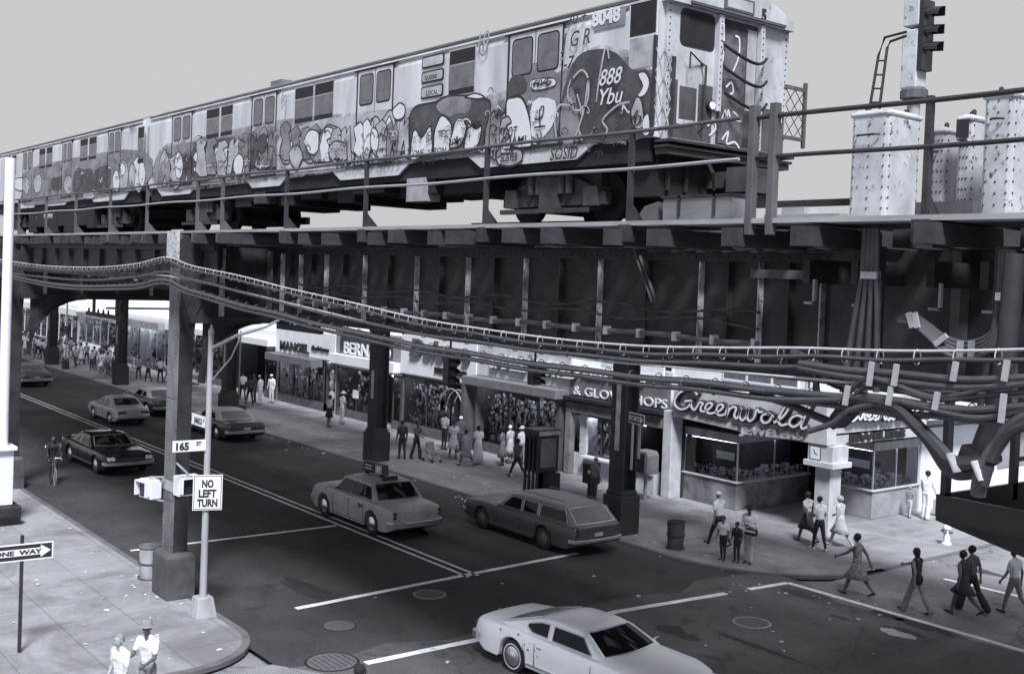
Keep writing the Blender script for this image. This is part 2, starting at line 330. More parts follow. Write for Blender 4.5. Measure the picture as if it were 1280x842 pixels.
rp = random.Random(4); tar = mat('tar_stain', .026, .9, .4, 3)
for i in range(9):
    cx0 = rp.uniform(-60,-23); cy0 = rp.choice([13.2,16.2,20.2,23.2])+rp.uniform(-.6,.6)
    patch('road_patch', (cx0, cy0), rp.uniform(.5,1.8), rp.uniform(.12,.4), tar, -.0255)
for i in range(8): patch('road_patch', (rp.uniform(-19,-10), rp.uniform(14,25)), rp.uniform(.3,1.3), rp.uniform(.08,.35), rp.choice([tar, asphalt, asphalt]), -.0235)
drain = MB().box(CXF-.2, CXF+.03, 27.6, 28.9, -.09, -.0); drain.m(0); tag(drain.build('storm_drain', black, org=(CXF,28.2,0)), 'dark storm drain opening in the corner kerb', 'drain')
# litter
def litter():
    mb = MB()
    def bit(x, y, z, s):
        a = random.uniform(0, pi); c, q = math.cos(a), math.sin(a); p = [(-s,-s*.6),(s,-s*.5),(s*.9,s*.6),(-s*.7,s*.5)]
        mb.add([(x+c*u-q*v, y+q*u+c*v, z+random.uniform(.003,.03)) for u, v in p], [[0,1,2,3]])
    for i in range(90): bit(random.uniform(-45,-22), KN-abs(random.gauss(0,2.2))-.25, .005, random.uniform(.02,.07))
    for i in range(110): bit(random.uniform(-75,-22), KF+abs(random.gauss(0,2.))+.25, .005, random.uniform(.03,.10))
    for i in range(40): bit(random.uniform(-60,-24), KF-abs(random.gauss(0,.5))-.1, -.03, random.uniform(.03,.1))
    for i in range(25): bit(random.uniform(-24,-14), random.uniform(12,25), -.022, random.uniform(.03,.07))
    for i in range(35): bit(random.uniform(-22,-15), random.uniform(26.8,40) if i%2 else random.uniform(23,26), -.02 if i%2 else -.02, random.uniform(.03,.07)) 
    o = mb.build('litter', paper, fix=False); o['kind'] = 'stuff'; o['label'] = 'scraps of white paper litter along the kerbs'; o['category'] = 'litter'
litter()
# ============================================================ ELEVATED RAILWAY
DZ = 9.0                     # top of the deck edge
NB = 10.55                   # y of the near deck edge
FBY = 25.2                   # y of the far column row
BX = [-26.3, -41.6, -57.0, -73.4, -89.4, -105., -121.]
BOTG = 6.78
el = empty('elevated_railway', (-26.3, 17.8, 0), 'dark riveted steel elevated railway deck carrying the train above the avenue', 'railway viaduct')
XA, XB = -140., 3.
mb = MB(); x = XB
while x > XA: w = .23; mb.box(x-w, x, NB+1.21, 26.2, 8.71, 8.93); x -= .52
mb.build('deck', wood, el)
MB().box(XA, XB, NB+.31, NB+1.15, 8.935, 8.985).box(XA, XB, 25.4, 26.1, 8.935, 8.985).build('walkway_planks', wood, el)
mb = MB().box(XA, XB, NB-.06, NB+.30, 8.94, 9.0); mb.build('edge_plank', mat('pale_edge_plank', .30, .85, .3, 2., stretch=(.3,1,1)), el)
MB().box(XA, XB, 26.0, 26.3, 8.94, 9.02).build('edge_plank', wood, el)
x = -3.2; i = 0
while x > -60 and i < 78:
    w = random.choice([.26,.26,.3,.55]) if x > -26 else .26
    dz = random.uniform(0,.05); pr = random.uniform(.0,.16)
    MB().box(x-w, x, NB-.1-pr, NB+1.2, 8.70-dz, 8.925-dz).build('tie_end', wood, el)
    x -= random.uniform(.7, 1.9) if x > -26 else random.uniform(.7,1.0); i += 1
# running rails and third rail
for y in (12.75, 14.2, 17.2, 18.6, 22., 23.4):
    MB().box(XA, XB, y-.035, y+.035, 9.08, 9.12).box(XA, XB, y-.012, y+.012, 8.98, 9.08).box(XA, XB, y-.07, y+.07, 8.935, 8.98).build('rail', steel_mid, el)
MB().box(-21.5, -17.3, 15.6, 15.9, 9.30, 9.42).build('third_rail_guard', wood_lt, el)
for xx in (-21.2, -20., -18.8, -17.6): MB().box(xx-.04, xx+.04, 15.7, 15.8, 8.93, 9.3).build('guard_bracket', steel, el)
# longitudinal plate girders
def girder(y, x0, x1, zb, zt, stiff, m=steel, lt=True, name='girder'):
    g = MB(); g.box(x0, x1, y-.02, y+.02, zb, zt)
    g.box(x0, x1, y-.2, y+.2, zb-.03, zb); g.box(x0, x1, y-.2, y+.2, zt-.035, zt-.003)
    g.box(x0, x1, y-.10, y-.021, zb+.001, zb+.14); g.box(x0, x1, y-.10, y-.021, zt-.16, zt-.04)
    x = x0+.1
    while x < x1 and x0 > -60:                       # rivets along the flange angles
        for z in (zb+.07, zt-.1): g.ell((x, y-.103, z), (.018,.014,.018), 6, 3)
        x += .16
    o = g.build(name, m, el)
    for k, xx in enumerate(stiff):
        s = MB(); s.box(xx-.05, xx+.05, y-.036, y-.021, zb+.15, zt-.17); s.box(xx+.035, xx+.05, y-.14, y-.036, zb+.15, zt-.17)
        s.build('stiffener', stiff_br if (lt and k % 2 == 0) else m, o)
    return o
LGY = 12.85
lt_x = [PY(u, 370, LGY)[0] for u in (355,378,410,458,523,587,659,752,878,952,1030)]
allx = []
for a, b in zip(lt_x[:-1], lt_x[1:]): allx += [a, (a+b)/2]
allx += [lt_x[-1], lt_x[-1]+.9, lt_x[-1]+1.8]
girder(LGY, -26.0, 2.5, 6.93, 8.70, allx)
girder(LGY, -41.4, -26.5, 7.42, 8.70, [-41.+i*1.2 for i in range(12)])
for yy in (15.0, 17.2, 19.4, 22.2): girder(yy, -120., 2.5, 7.45, 8.70, [-40.+i*1.5 for i in range(9)] if yy < 16 else [], lt=True)
girder(25.2, -120., 2.5, 7.2, 8.70, [-50+i*1.6 for i in range(26)], lt=False)
girder(10.85, -120., -26.8, 7.75, 8.70, [-41.+i*1.5 for i in range(10)], lt=False)
girder(10.85, -26.0, -25.2, 7.75, 8.70, [])
# transverse girders at the bents
def cross(xc, zb=BOTG, y0=10.55, y1=25.6, detail=True):
    c = MB(); c.box(xc-.14, xc+.14, y0, y1, zb, 8.68)
    c.box(xc-.26, xc+.26, y0, y1, zb-.035, zb-.001)
    if detail:
        y = y0+.1
        while y < y1:
            for z in (zb+.08, zb+1.5): c.ell((xc+.142, y, z), (.012,.018,.018), 6, 3)
            y += .17
        c.box(xc+.141, xc+.22, y0, y1, zb+.001, zb+.13)
    o = c.build('cross_girder', steel, el)
    if detail:
        for k in range(11):
            yy = y0+.85+k*1.28
            MB().box(xc+.142, xc+.27, yy-.02, yy+.02, zb+.14, 8.6).box(xc+.142, xc+.16, yy-.07, yy+.07, zb+.14, 8.6).build('stiffener', stiff_lt if k%3 == 0 else steel_mid, o)
for k, b in enumerate(BX): cross(b, detail=k < 3)
# curved knee braces
def knee(xc, ycol, sgn, r=1.9, zb=BOTG):
    pts = [(ycol, zb-.03)]+[(ycol+sgn*(r-r*math.cos(R_(a))), zb-.03-r+r*math.sin(R_(a))) for a in range(90, -1, -10)]
    k = MB().prism(pts, 'x', xc-.03, xc+.03)
    arcp = [(ycol+sgn*(r-r*math.cos(R_(a))), zb-.03-r+r*math.sin(R_(a))) for a in range(90, -1, -10)]
    for (a, b) in zip(arcp[:-1], arcp[1:]): k.bar((xc, a[0], a[1]), (xc, b[0], b[1]), .34, .04)
    k.build('knee_brace', steel, el)
for b in BX[1:4]: knee(b, 10.95, 1)
for b in BX[1:4]: knee(b+.3, FBY-.3, -1, 1.3)
knee(BX[0], 11.0, 1, 1.5)
# under-deck cable runs pinned to the girder face
for zz, r, ph in ((7.78,.022,0), (7.62,.02,1), (7.36,.045,2)):
    pts = []; x = -24.8
    while x < -10.2:
        pts.append((x, LGY-.2-.02*math.sin(x*3+ph), zz+.05*math.sin(x*2.2+ph*2)*(0.3 if r > .04 else 1))); x += .25
    MB().tube(pts, r, 6).build('cable_run', steel_mid if r > .04 else cable_d, el, smooth=True)
k = MB()
x = -24.4
while x < -10.: MB().box(x-.03, x+.03, LGY-.27, LGY-.13, 7.29, 7.43).build('cable_clamp', stiff_lt, el); x += .78
pass
pts = [PY(*p, LGY-.25) for p in [(793,285),(797,320),(808,350),(815,370),(818,378)]]
MB().tube([(x, LGY-.28, z) for x, z in pts], .035, 6).tube([(x+.1, LGY-.3, z) for x, z in pts[1:]], .025, 6).build('hanging_cable', steel_mid, el, smooth=True)
# frame in front of the girder end
x0, z0 = PY(945,342,LGY-.3); x1, _ = PY(1062,345,LGY-.3)
MB().box(x0, x1, LGY-.42, LGY-.28, z0-.06, z0+.06).build('frame_rail', steel_mid, el)
# heavy cross bracing seen deep under the right part of the deck
for u in (1040, 1100, 1195, 1262):
    xx, zz = PY(u, 300, 12.0); MB().box(xx-.05, xx+.05, 11.5, 20, 8.25, 8.55).build('floor_beam', steel, el)
    MB().box(xx+.12, xx+.15, 11.48, 11.53, 8.0, 8.3).box(xx, xx+.15, 11.48, 11.53, 7.99, 8.02).build('angle_clip', stiff_lt, el)
for u, w in ((1090,.10), (1258,.09), (1200,.06)):
    xx, zz = PY(u, 370, 11.2 if u != 1200 else 12.4); yy = 11.2 if u != 1200 else 12.4
    MB().box(xx-w, xx+w, yy-.1, yy+.1, 7.15, 8.7).build('hanger_post', steel if u != 1200 else steel_mid, el)
MB().box(-9.0, 2.5, 12.5, 12.8, 6.9, 8.7).build('plate_web', steel, el)
# ------------------------------------------------------------ columns
def near_column(x, y, label, zt=8.9):
    r = empty('steel_column', (x, y, 0), label, 'column', 'steel columns carrying the elevated railway')
    b = MB().box(x-.5, x+.5, y-.36, y+.36, 0, 1.02); b.add([(x-.5,y-.36,1.02),(x+.5,y-.36,1.02),(x+.5,y+.36,1.02),(x-.5,y+.36,1.02),(x-.42,y-.28,1.12),(x+.42,y-.28,1.12),(x+.42,y+.28,1.12),(x-.42,y+.28,1.12)], [[0,1,5,4],[1,2,6,5],[2,3,7,6],[3,0,4,7],[4,5,6,7]])
    b.build('plinth', mat('column_plinth', .075, .85, .4, 2.2), r, bevel=.02)
    w = .31
    s = MB().box(x-w, x+w, y-.20, y-.16, 1.1, zt)           # riveted face flange
    z = 1.3
    while z < zt-.1:
        for q in (-.26, -.17, .17, .26): s.ell((x+q, y-.203, z), (.02,.014,.016), 6, 3)
        z += .11
    for zz in (2.4, 4.9, 7.3): s.box(x-w+.03, x+w-.03, y-.213, y-.201, zz, zz+.5)
    s.build('riveted_flange', mat('grey_flange', .15, .65, .5, 3, spots=.1, soft=.10, spotc=.03, stretch=(1,1,.35)) if x > -30 else steel_mid, r)
    wb = MB().box(x+w-.05, x+w-.012, y-.159, y+.16, 1.1, zt).box(x-w+.012, x-w+.05, y-.159, y+.16, 1.1, zt); z = 1.3
    while z < zt-.1:
        for q in (-.12, .12): wb.ell((x+w-.010, y+q, z), (.012,.014,.016), 6, 3)
        z += .13
    wb.build('web', steel, r)
    MB().box(x-w, x+w, y+.161, y+.20, 1.1, zt).build('flange', steel, r)
    gp = MB().prism([(y-.2,7.6),(y-.2,zt-.1),(y+.9,zt-.1),(y+.9,8.2),(y+.25,7.0),(y+.2,6.4)], 'x', x+w+.0, x+w+.02); gp.build('gusset', steel, r)
    return r
c1 = near_column(-26.45, 10.5, 'near steel column with a pale riveted face beside the no left turn sign')
c2 = near_column(-41.9, 10.5, 'near steel column at the left edge, further down the kerb')
c3 = near_column(-57.2, 10.5, 'near side steel column mostly hidden behind the left pole')
# bright bearing block on top of the near column
MB().box(-26.78,-26.12,10.2,10.27,8.3,8.98).build('bearing_plate', mat('chipped_white', .5, .8, .3, 5, spots=.6), c1)
# band signs on column 1
MB().box(-26.84,-26.06,10.27,10.285,2.62,2.86).build('band', tape, c1); MB().box(-26.06,-26.04,10.28,10.7,2.62,2.86).build('band', stiff_lt, c1)
def ped_signal(c, px, facing, label, par):
    x, y, z = c
    r = empty('pedestrian_signal', (x,y,z), label, 'pedestrian signal', 'walk signals strapped to the near column')
    w = .27; h = .23
    M = Matrix.Rotation(R_(facing), 3, 'Z')
    def ob(cc, s, nm, m): MB().obox(Vector((x,y,z))+M@Vector(cc), s, M).build(nm, m, r, bevel=.012 if nm == 'housing' else 0)
    ob((0,.02,0), (.54,.30,.46), 'housing', white_p); ob((0,-.135,-.02), (.42,.02,.34), 'lens', blackp)
    for cc, s in (((0,-.2,.2), (.5,.14,.03)), ((-.24,-.2,.02), (.03,.14,.36)), ((.24,-.2,.02), (.03,.14,.36))): ob(cc, s, 'visor', white_p)
    MB().tube([(x,y,z+.28),(px[0],px[1],z+.33)], .025).tube([(x,y,z-.26),(px[0],px[1],z-.26)], .02).tube([(x,y,z+.2),(x,y,z+.29)], .03).build('bracket', galv, r)
x, z = PY(187, 610, 10.0); ped_signal((x, 10.0, z), (-26.5, 10.2), 10, 'white pedestrian signal facing the camera on the left of the near column', None)
x, z = PY(234, 606, 10.2); ped_signal((x, 10.2, z), (-26.3, 10.4), 95, 'white pedestrian signal seen from behind at the right of the near column', None)
def far_column(x, label, y=FBY, sign=True, zt=BOTG+.02):
    r = empty('steel_column', (x, y, 0), label, 'column', 'steel columns carrying the elevated railway')
    b = MB().box(x-.43, x+.43, y-.43, y+.43, 0, 1.25).box(x-.36,x+.36,y-.36,y+.36,1.25,1.4); b.build('plinth', mat('far_plinth', .035, .8, .3, 2), r, bevel=.03)
    s = MB().box(x-.33, x+.33, y-.30, y-.25, 1.4, zt).box(x-.33, x+.33, y+.25, y+.30, 1.4, zt).box(x-.03, x+.03, y-.25, y+.25, 1.4, zt)
    s.build('shaft', steel, r)
    z = 1.6; rv = MB()
    while z < zt-.2 and x > -60:
        for q in (-.28, .28): rv.ell((x+q, y-.302, z), (.018,.014,.018), 6, 3)
        z += .16
    if rv.v: rv.build('rivets', steel_mid, r)
    f = MB()
    for sgn in (-1, 1):
        f.prism([(y+sgn*.34, zt-.9), (y+sgn*.34, zt), (y+sgn*.85, zt), (y+sgn*.55, zt-.35)], 'x', x-.25, x+.25)
    f.build('flared_head', steel, r)
    MB().box(x-.1, x+.1, y-.315, y-.301, 2.7, 3.9 if x < -30 else 5.0).build('painted_band', stiff_lt if x > -30 else steel_lt, r)
    return r
fc = [far_column(-25.85, 'far steel column with flared head behind the station wagon'),
 far_column(-41.1, 'far steel column behind the taxi in front of the clothes shop signs'),
 far_column(-56.5, 'far steel column behind the pale street light pole'),
 far_column(-73.7, 'far steel column with a pale painted band among the distant crowd'),
 far_column(-89.3, 'most distant steel column in the left gap under the railway'),
 far_column(-105, 'steel column beyond the last crowd far down the avenue')]
# column in the deck's railing ---------------------------------------------------
rl = empty('deck_railing', (-20, NB, DZ), 'dark pipe railing running along the near edge of the railway deck', 'railing')
def rail_line(z, xs, xe, r, m=steel):
    pts = []; x = xs
    while x <= xe: pts.append((x, NB-.02, z+.012*math.sin(x*1.3))); x += .5
    MB().tube(pts, r, 7).build('top_rail' if z > 10 else 'mid_rail', m, rl, smooth=True)
rail_line(10.22, -80, -8.85, .028, steel_mid); rail_line(9.72, -80, -8.85, .024, mat('bare_rail', .3, .5, .2, 2))
rail_line(10.20, -8.85, 1, .03, steel); rail_line(9.72, -8.85, 1, .027, steel)
px = [PY(u, 260, NB)[0] for u in (24,58,95,138,184,247,278,358,457,607,787,1157)]
px += [-45.5, -49., -52.5, -56, -60, -64, -68]+[-3.2]
for xx in px:
    MB().box(xx-.034, xx+.034, NB-.034, NB+.034, 8.75, 10.24).box(xx-.1, xx+.1, NB-.1, NB+.06, 8.72, 8.95).add([(xx-.045,NB+.0,9.0),(xx+.045,NB,9.0),(xx,NB+.3,9.0),(xx,NB,9.3)], [[0,1,2],[0,1,3],[1,2,3],[0,2,3]]).build('post', steel if xx > -24 else steel_mid, rl)
for u in (940, 966):
    xx, _ = PY(u, 255, NB); MB().box(xx-.05, xx+.05, NB-.075, NB+.03, 8.8, 10.36).build('heavy_post', steel_mid, rl, bevel=.01)
# ------------------------------------------------------------ deck equipment at the right
def cab(u0, u1, u2, v0, v1, y, label, name='relay_cabinet', dome=.06, m=rustbox, sub=True):
    x0, z0 = PY(u0, v0, y); x1, _ = PY(u1, v0, y); _, z1 = PY(u1, v1, y); y2, _ = PX(u2, v0, x1)
    y2 = min(max(y2, y+.35), y+1.6); z0 = DZ-.02
    r = empty(name, ((x0+x1)/2, (y+y2)/2, z0), label, 'electrical cabinet', 'weathered equipment cabinets on the railway deck')
    MB().box(x0, x1, y, y2, z0, z1).build('body', m, r, bevel=.05)
    MB().box(x0-.02, x1+.02, y-.02, y2+.02, z1-.09, z1-.02).build('lid', m, r, bevel=.03)
    rv = MB()
    zz = z0+.1
    while zz < z1-.05:
        for xx in (x0+.05, (x0+x1)/2, x1-.05): rv.ell((xx, y-.002, zz), (.014,.012,.014), 6, 3)
        for yy in (y+.05, y2-.05): rv.ell((x1+.002, yy, zz), (.012,.014,.014), 6, 3)
        zz += .13
    rv.build('rivets', steel_mid, r)
    MB().tube([(x0+.1,y-.02,z1-.32),(x0+.14,y-.07,z1-.32),(x1-.14,y-.07,z1-.32),(x1-.1,y-.02,z1-.32)], .014).build('handle', steel, r)
    MB().lathe([(.03,0),(.03,.05),(.015,.07)], (x0+.12, y+.15, z1), 8).lathe([(.03,0),(.03,.05)], (x1-.12, y2-.15, z1), 8).build('cap', steel, r)
    return r
cab(1060, 1106, 1147, 256, 135, 12.0, 'big rusty white cabinet below the ladder beside the train')
cab(1224, 1262, 1310, 252, 112, 12.0, 'big rusty white cabinet at the right edge of the deck')
cab(1161, 1180, 1190, 236, 158, 12.9, 'small grey equipment box between the two big cabinets', m=steel_lt)
cab(1194, 1212, 1222, 225, 142, 12.7, 'narrow upright box with a dark door beside the right cabinet', m=rustbox)
x, z = PY(1205, 160, 12.68); MB().box(x-.09, x+.07, 12.66, 12.675, z-.12, z+.1).build('tray_panel', blackp, org=(x,12.67,z)).__setitem__('label', 'dark square panel on the narrow upright box'); bpy.data.objects['tray_panel']['category'] = 'panel'
x0, z0 = PY(1150, 256, 11.6); x1, _ = PY(1222, 256, 11.6)
MB().box(x0, x1, 11.5, 11.65, 9.0, 9.22).build('cable_trough', steel_mid, org=(x0,11.5,9)).__setitem__('label', 'low grey cable trough between the white cabinets'); bpy.data.objects['cable_trough']['category'] = 'cable trough'
x0, _ = PY(985, 262, 11.4); x1, _ = PY(1056, 262, 11.4)
o = MB().box(x0-.3, x1, 11.3, 11.9, 9.0, 9.10).box(x0-.1, x0+.25, 11.4, 11.8, 9.10, 9.2).build('cable_trough', wood_lt, org=(x0,11.3,9)); tag(o, 'flat pale boards lying on the deck left of the big cabinet', 'boards')
MB().box(x0-1, x1, 12.3, 12.36, 9.28, 9.37).build('cross_pipe', steel, el)
# timber crate by the front of the train
xa, za = PY(828, 268, 10.95); xb, zb = PY(917, 235, 10.95)
r = empty('equipment_crate', ((xa+xb)/2, 11.2, DZ), 'long wooden equipment crate with iron straps on the deck under the train front', 'crate')
MB().box(xa, xb, 10.95, 11.4, 9.0, 9.33).build('body', mat('crate_wood', .2, .85, .35, 3, stretch=(.3,1,1)), r, bevel=.01)
for f in (.25, .75): MB().box(xa+(xb-xa)*f-.02, xa+(xb-xa)*f+.02, 10.93, 10.948, 9.08, 9.36).build('strap', steel, r)
MB().box(xa-.02, xb+.02, 10.93, 11.42, 9.331, 9.36).build('lid', wood, r)
o = MB().add([(xa-.55,10.95,9.0),(xa-.1,10.95,9.0),(xa-.15,11.4,9.0),(xa-.5,11.4,9.0),(xa-.4,11.0,9.24),(xa-.12,11.0,9.3),(xa-.2,11.3,9.26),(xa-.4,11.3,9.2)], [[0,1,2,3],[4,5,6,7],[0,1,5,4],[1,2,6,5],[2,3,7,6],[3,0,4,7]]).build('tarpaulin_bundle', steel_mid, org=(xa-.3,11.1,9)); tag(o, 'small grey covered bundle lying left of the wooden crate', 'bundle')
# railway signal and its ladder
xs, _ = PY(1141, 150, 12.7); zt = PY(1141, -25, 12.7)[1]
r = empty('railway_signal', (xs, 12.7, DZ), 'tall white railway signal with hooded lenses facing right', 'railway signal')
MB().lathe([(.08,0),(.08,1.6)], (xs,12.7,DZ), 12).build('mast', galv, r, smooth=True)
z0 = PY(1141, 112, 12.7)[1]
MB().lathe([(.17,0),(.17,.1),(.13,.14)], (xs,12.7,z0-.12), 12).build('collar', steel_mid, r)
MB().box(xs-.13, xs+.09, 12.58, 12.82, z0, z0+.74).build('housing', rustbox, r, bevel=.015)
MB().box(xs-.12, xs+.1, 12.57, 12.83, z0+.78, zt+.3).build('upper_housing', rustbox, r, bevel=.015)
MB().box(xs+.095, xs+.16, 12.58, 12.82, z0+.22, z0+1.1).build('lens_plate', blackp, r)
for v in (20, 42, 63):
    zz = PY(1150, v, 12.7)[1]; h = MB()
    for a in range(-100, 101, 20):
        c, s_ = math.cos(R_(a)), math.sin(R_(a)); c2, s2 = math.cos(R_(a+20)), math.sin(R_(a+20))
        if a < 100: h.add([(xs+.16, 12.7+.085*s_, zz+.085*c), (xs+.16, 12.7+.085*s2, zz+.085*c2), (xs+.38-.05*abs(s2), 12.7+.075*s2, zz-.02+.08*c2), (xs+.38-.05*abs(s_), 12.7+.075*s_, zz-.02+.08*c)], [[0,1,2,3]])
    hh = h.build('hood', blackp, r, fix=False); sm = hh.modifiers.new('s', 'SOLIDIFY'); sm.thickness = .008
    MB().lathe([(.06,0),(.06,.01)], (0,0,0), 12)
    MB().tube([(xs+.155,12.7,zz),(xs+.17,12.7,zz)], .06, 12).build('lens', glass_m, r)
l1 = [(1088,130),(1098,70),(1106,47),(1133,40)]; l2 = [(1100,130),(1109,60),(1113,52),(1133,45)]
ld = empty('signal_ladder', (PY(1092,130,12.6)[0], 12.6, 10.2), 'curved dark iron ladder leaning up to the railway signal', 'ladder')
for l, yy in ((l1, 12.45), (l2, 12.45)):
    pts = [PY(u, v, yy) for u, v in [(l[0][0]-2, 165)]+l]; MB().tube([(a, yy, b) for a, b in pts], .018, 6).build('stile', steel, ld, smooth=True)
for t in (0, .33, .66, 1):
    a = PY(1088+10*t, 128-52*t, 12.45); b = PY(1100+8*t, 128-52*t, 12.45); MB().tube([(a[0],12.45,a[1]),(b[0],12.45,b[1])], .012).build('rung', steel, ld)
# ------------------------------------------------------------ station stair enclosure (black, bottom right)
XS = -10.
def yz(u, v): return PX(u, v, XS)
a = yz(1175, 645); b = yz(1175, 618); 
st = empty('station_stair', (XS, 19, 0), 'black steel stair enclosure hanging below the railway at the right edge', 'station stair')
slope = (yz(1280,690)[1]-a[1])/(yz(1280,690)[0]-a[0])
ye = 27.5; zb_ = a[1]+slope*(ye-a[0])
MB().prism([(a[0], a[1]), (ye, zb_), (ye, 4.72), (a[0], b[1])], 'x', XS-.06, XS).build('side_panel', blackp, st)
MB().prism([(a[0], a[1]), (ye, zb_), (ye, 4.72), (a[0], b[1])], 'x', XS+1.7, XS+1.76).build('side_panel', blackp, st)
MB().box(XS-.06, XS+1.76, a[0]-.05, a[0], a[1], b[1]).build('end_panel', blackp, st)
MB().prism([(a[0], a[1]-.08), (ye, zb_-.08), (ye, zb_), (a[0], a[1])], 'x', XS-.08, XS+1.78).build('underside', blackp, st)
for y_ in (yz(1188,560)[0], yz(1272,560)[0], 23.5, 27.): MB().box(XS-.10, XS-.0, y_-.085, y_+.085, 4.5, 8.7).build('post', blackp, st)
for y_ in (yz(1188,560)[0], 23.5): MB().box(XS+1.66, XS+1.76, y_-.06, y_+.06, 4.5, 8.7).build('post', blackp, st)
y_ = yz(1272,560)[0]
MB().box(XS-.06, XS-.02, y_, ye, 5.18, 5.26).box(XS-.06, XS-.02, y_, ye, 6.05, 6.12).build('window_rail', blackp, st)
MB().box(XS-.2, XS+1.9, a[0]-.2, ye, 8.0, 8.1).build('roof', blackp, st)
# ------------------------------------------------------------ hanging light frames under the deck
def lightbar(u0, u1, v, y, label):
    xa, z = PY(u0, v, y); xb, _ = PY(u1, v, y)
    r = empty('track_lamp_frame', ((xa+xb)/2, y, z), label, 'hanging frame', 'dark frames hanging under the railway')
    MB().box(xa, xb, y-.08, y+.08, z-.1, z+.1).build('beam', steel, r)
    for f in (.2, .85): xx = xa+(xb-xa)*f; MB().box(xx-.13, xx+.13, y-.05, y+.05, z+.1, 8.0).build('hanger', steel, r)
    for f in (.05,.33,.48,.62,.95): xx = xa+(xb-xa)*f; MB().lathe([(.06,0),(.06,.12),(.03,.22)], (xx,y,z+.1), 8).build('insulator', steel, r)
lightbar(348, 402, 407, 17.5, 'dark frame hanging in front of the pale fashion shop sign')
lightbar(109, 153, 391, 19., 'dark frame hanging over the distant crowd at the left')
# ------------------------------------------------------------ cable bundles
CY0 = 10.0
def sag(pts, y=CY0, dz=0, sub=6):
    P3 = [Vector((*((lambda q: (q[0], y, q[1]+dz))(PY(u, v, y))),)) for u, v in pts]; out = []
    for i in range(len(P3)-1):
        p0 = P3[max(i-1,0)]; p1 = P3[i]; p2 = P3[i+1]; p3 = P3[min(i+2,len(P3)-1)]
        for k in range(sub):
            t = k/sub; out.append(.5*((2*p1)+(-p0+p2)*t+(2*p0-5*p1+4*p2-p3)*t*t+(-p0+3*p1-3*p2+p3)*t**3))
    out.append(P3[-1]); return out
def bundle(name, label, pts, offs, rs, mats, wire=None, ties=.45, tmat=None, y=CY0, tie_r=.11, n=7):
    base = sag(pts, y); r = empty(name, base[len(base)//2], label, 'cable bundle', 'cable bundles slung along the railway')
    for (dy, dz), rr, m in zip(offs, rs, mats):
        pp = []
        for k, p in enumerate(base): pp.append(p+Vector((0, dy+.01*math.sin(k*.9+dy*50), dz+.008*math.sin(k*.7+dz*70))))
        MB().tube(pp, rr, n).build('cable', m, r, smooth=True)
    top = max(o[1] for o in offs); bot = min(o[1] for o in offs)
    if wire is not None: MB().tube([p+Vector((0,0,wire)) for p in base], .016, 5).build('messenger_wire', wire_m, r)
    tm = MB(); acc = 0; last = base[0]
    for p in base[1:]:
        seg = p-last; L = seg.length; pos = 0
        while acc+L-pos >= ties:
            pos += ties-acc; acc = 0; c = last+seg*(pos/L)
            zt = (wire if wire is not None else top+.05); ring = [c+Vector((.015*math.sin(a), math.sin(a)*tie_r, (zt+bot-.02)/2+math.cos(a)*(zt-bot+.05)/2)) for a in [i*2*pi/10 for i in range(11)]]
            tm.tube(ring, .007, 4, caps=False)
        acc += L-pos; last = p
    if tm.v: o = tm.build('lashing', tmat or wire_m, r); o['kind'] = 'stuff'
    return r
bundle('cable_bundle', 'upper cable bundle looping past the near column and across the picture', [(-30,322),(15,330),(60,336),(120,338),(170,334),(208,326),(240,337),(300,350),(360,366),(430,382),(520,404),(600,418),(700,432),(800,441),(900,444),(1000,445),(1100,449),(1200,450),(1310,448)],
 [(-.03,0),(.05,-.015)], [.024,.022], [cable_m, cable_d], wire=.09, ties=.42, tie_r=.04, tmat=stiff_lt)
bundle('cable_bundle', 'second thin cable bundle just below the topmost one', [(-30,333),(15,341),(60,347),(120,350),(170,346),(208,340),(240,349),(300,364),(360,380),(430,397),(520,416),(600,428),(700,441),(800,450),(900,455),(1000,458)],
 [(-.03,0),(.04,-.02)], [.026,.022], [cable_m, cable_d], wire=None, ties=.6, tmat=cable_d, tie_r=.05)
bundle('cable_bundle', 'lower heavy cable bundle crossing in front of the shop signs', [(-30,336),(15,344),(60,354),(120,358),(170,356),(208,350),(240,363),(300,380),(360,395),(430,412),(520,431),(600,444),(700,459),(800,471),(900,481),(1000,492),(1100,503),(1200,512),(1310,520)],
 [(-.04,0),(.05,.01),(-.03,-.085),(.05,-.09)], [.038,.03,.034,.03], [cable_m, cable_d, cable_m, cable_d], wire=None, ties=.46, tmat=steel_mid, tie_r=.07)
wireobj = MB().tube([p+Vector((0,-.02,0)) for p in sag([(190,343),(240,350),(430,395),(525,418),(600,427),(720,447),(860,460),(1000,472),(1150,487),(1310,497)])], .015, 5).build('messenger_wire', wire_m, org=(-15,CY0,7.1)); tag(wireobj, 'thin pale messenger wire strung just above the lower heavy cables', 'wire')
# right-hand heavy bundles with tape clips
rb = empty('heavy_cable_group', (-6.5, 9.9, 7.1), 'thick taped cable bundle sweeping across the lower right of the railway', 'cable bundle', 'cable bundles slung along the railway')
def cab_line(pts, r, m=cable_m, y=9.9, par=rb, nm='cable'): MB().tube([p+Vector((0,.012*math.sin(i*.35+r*400),.012*math.sin(i*.27+r*900))) for i, p in enumerate(sag(pts, y))], r*.88, 8).build(nm, m, par, smooth=True)
cab_line([(1000,452),(1060,462),(1120,468),(1200,474),(1280,470),(1320,468)], .040)
cab_line([(1000,458),(1060,470),(1120,478),(1200,484),(1280,478),(1320,476)], .040)
cab_line([(1060,488),(1080,475),(1110,478),(1160,494),(1200,492),(1260,480),(1320,482)], .034)
cab_line([(1070,492),(1090,482),(1120,486),(1170,498),(1220,496),(1320,488)], .028, cable_d)
cab_line([(960,488),(1040,496),(1120,500),(1200,510),(1280,508),(1320,506)], .042)
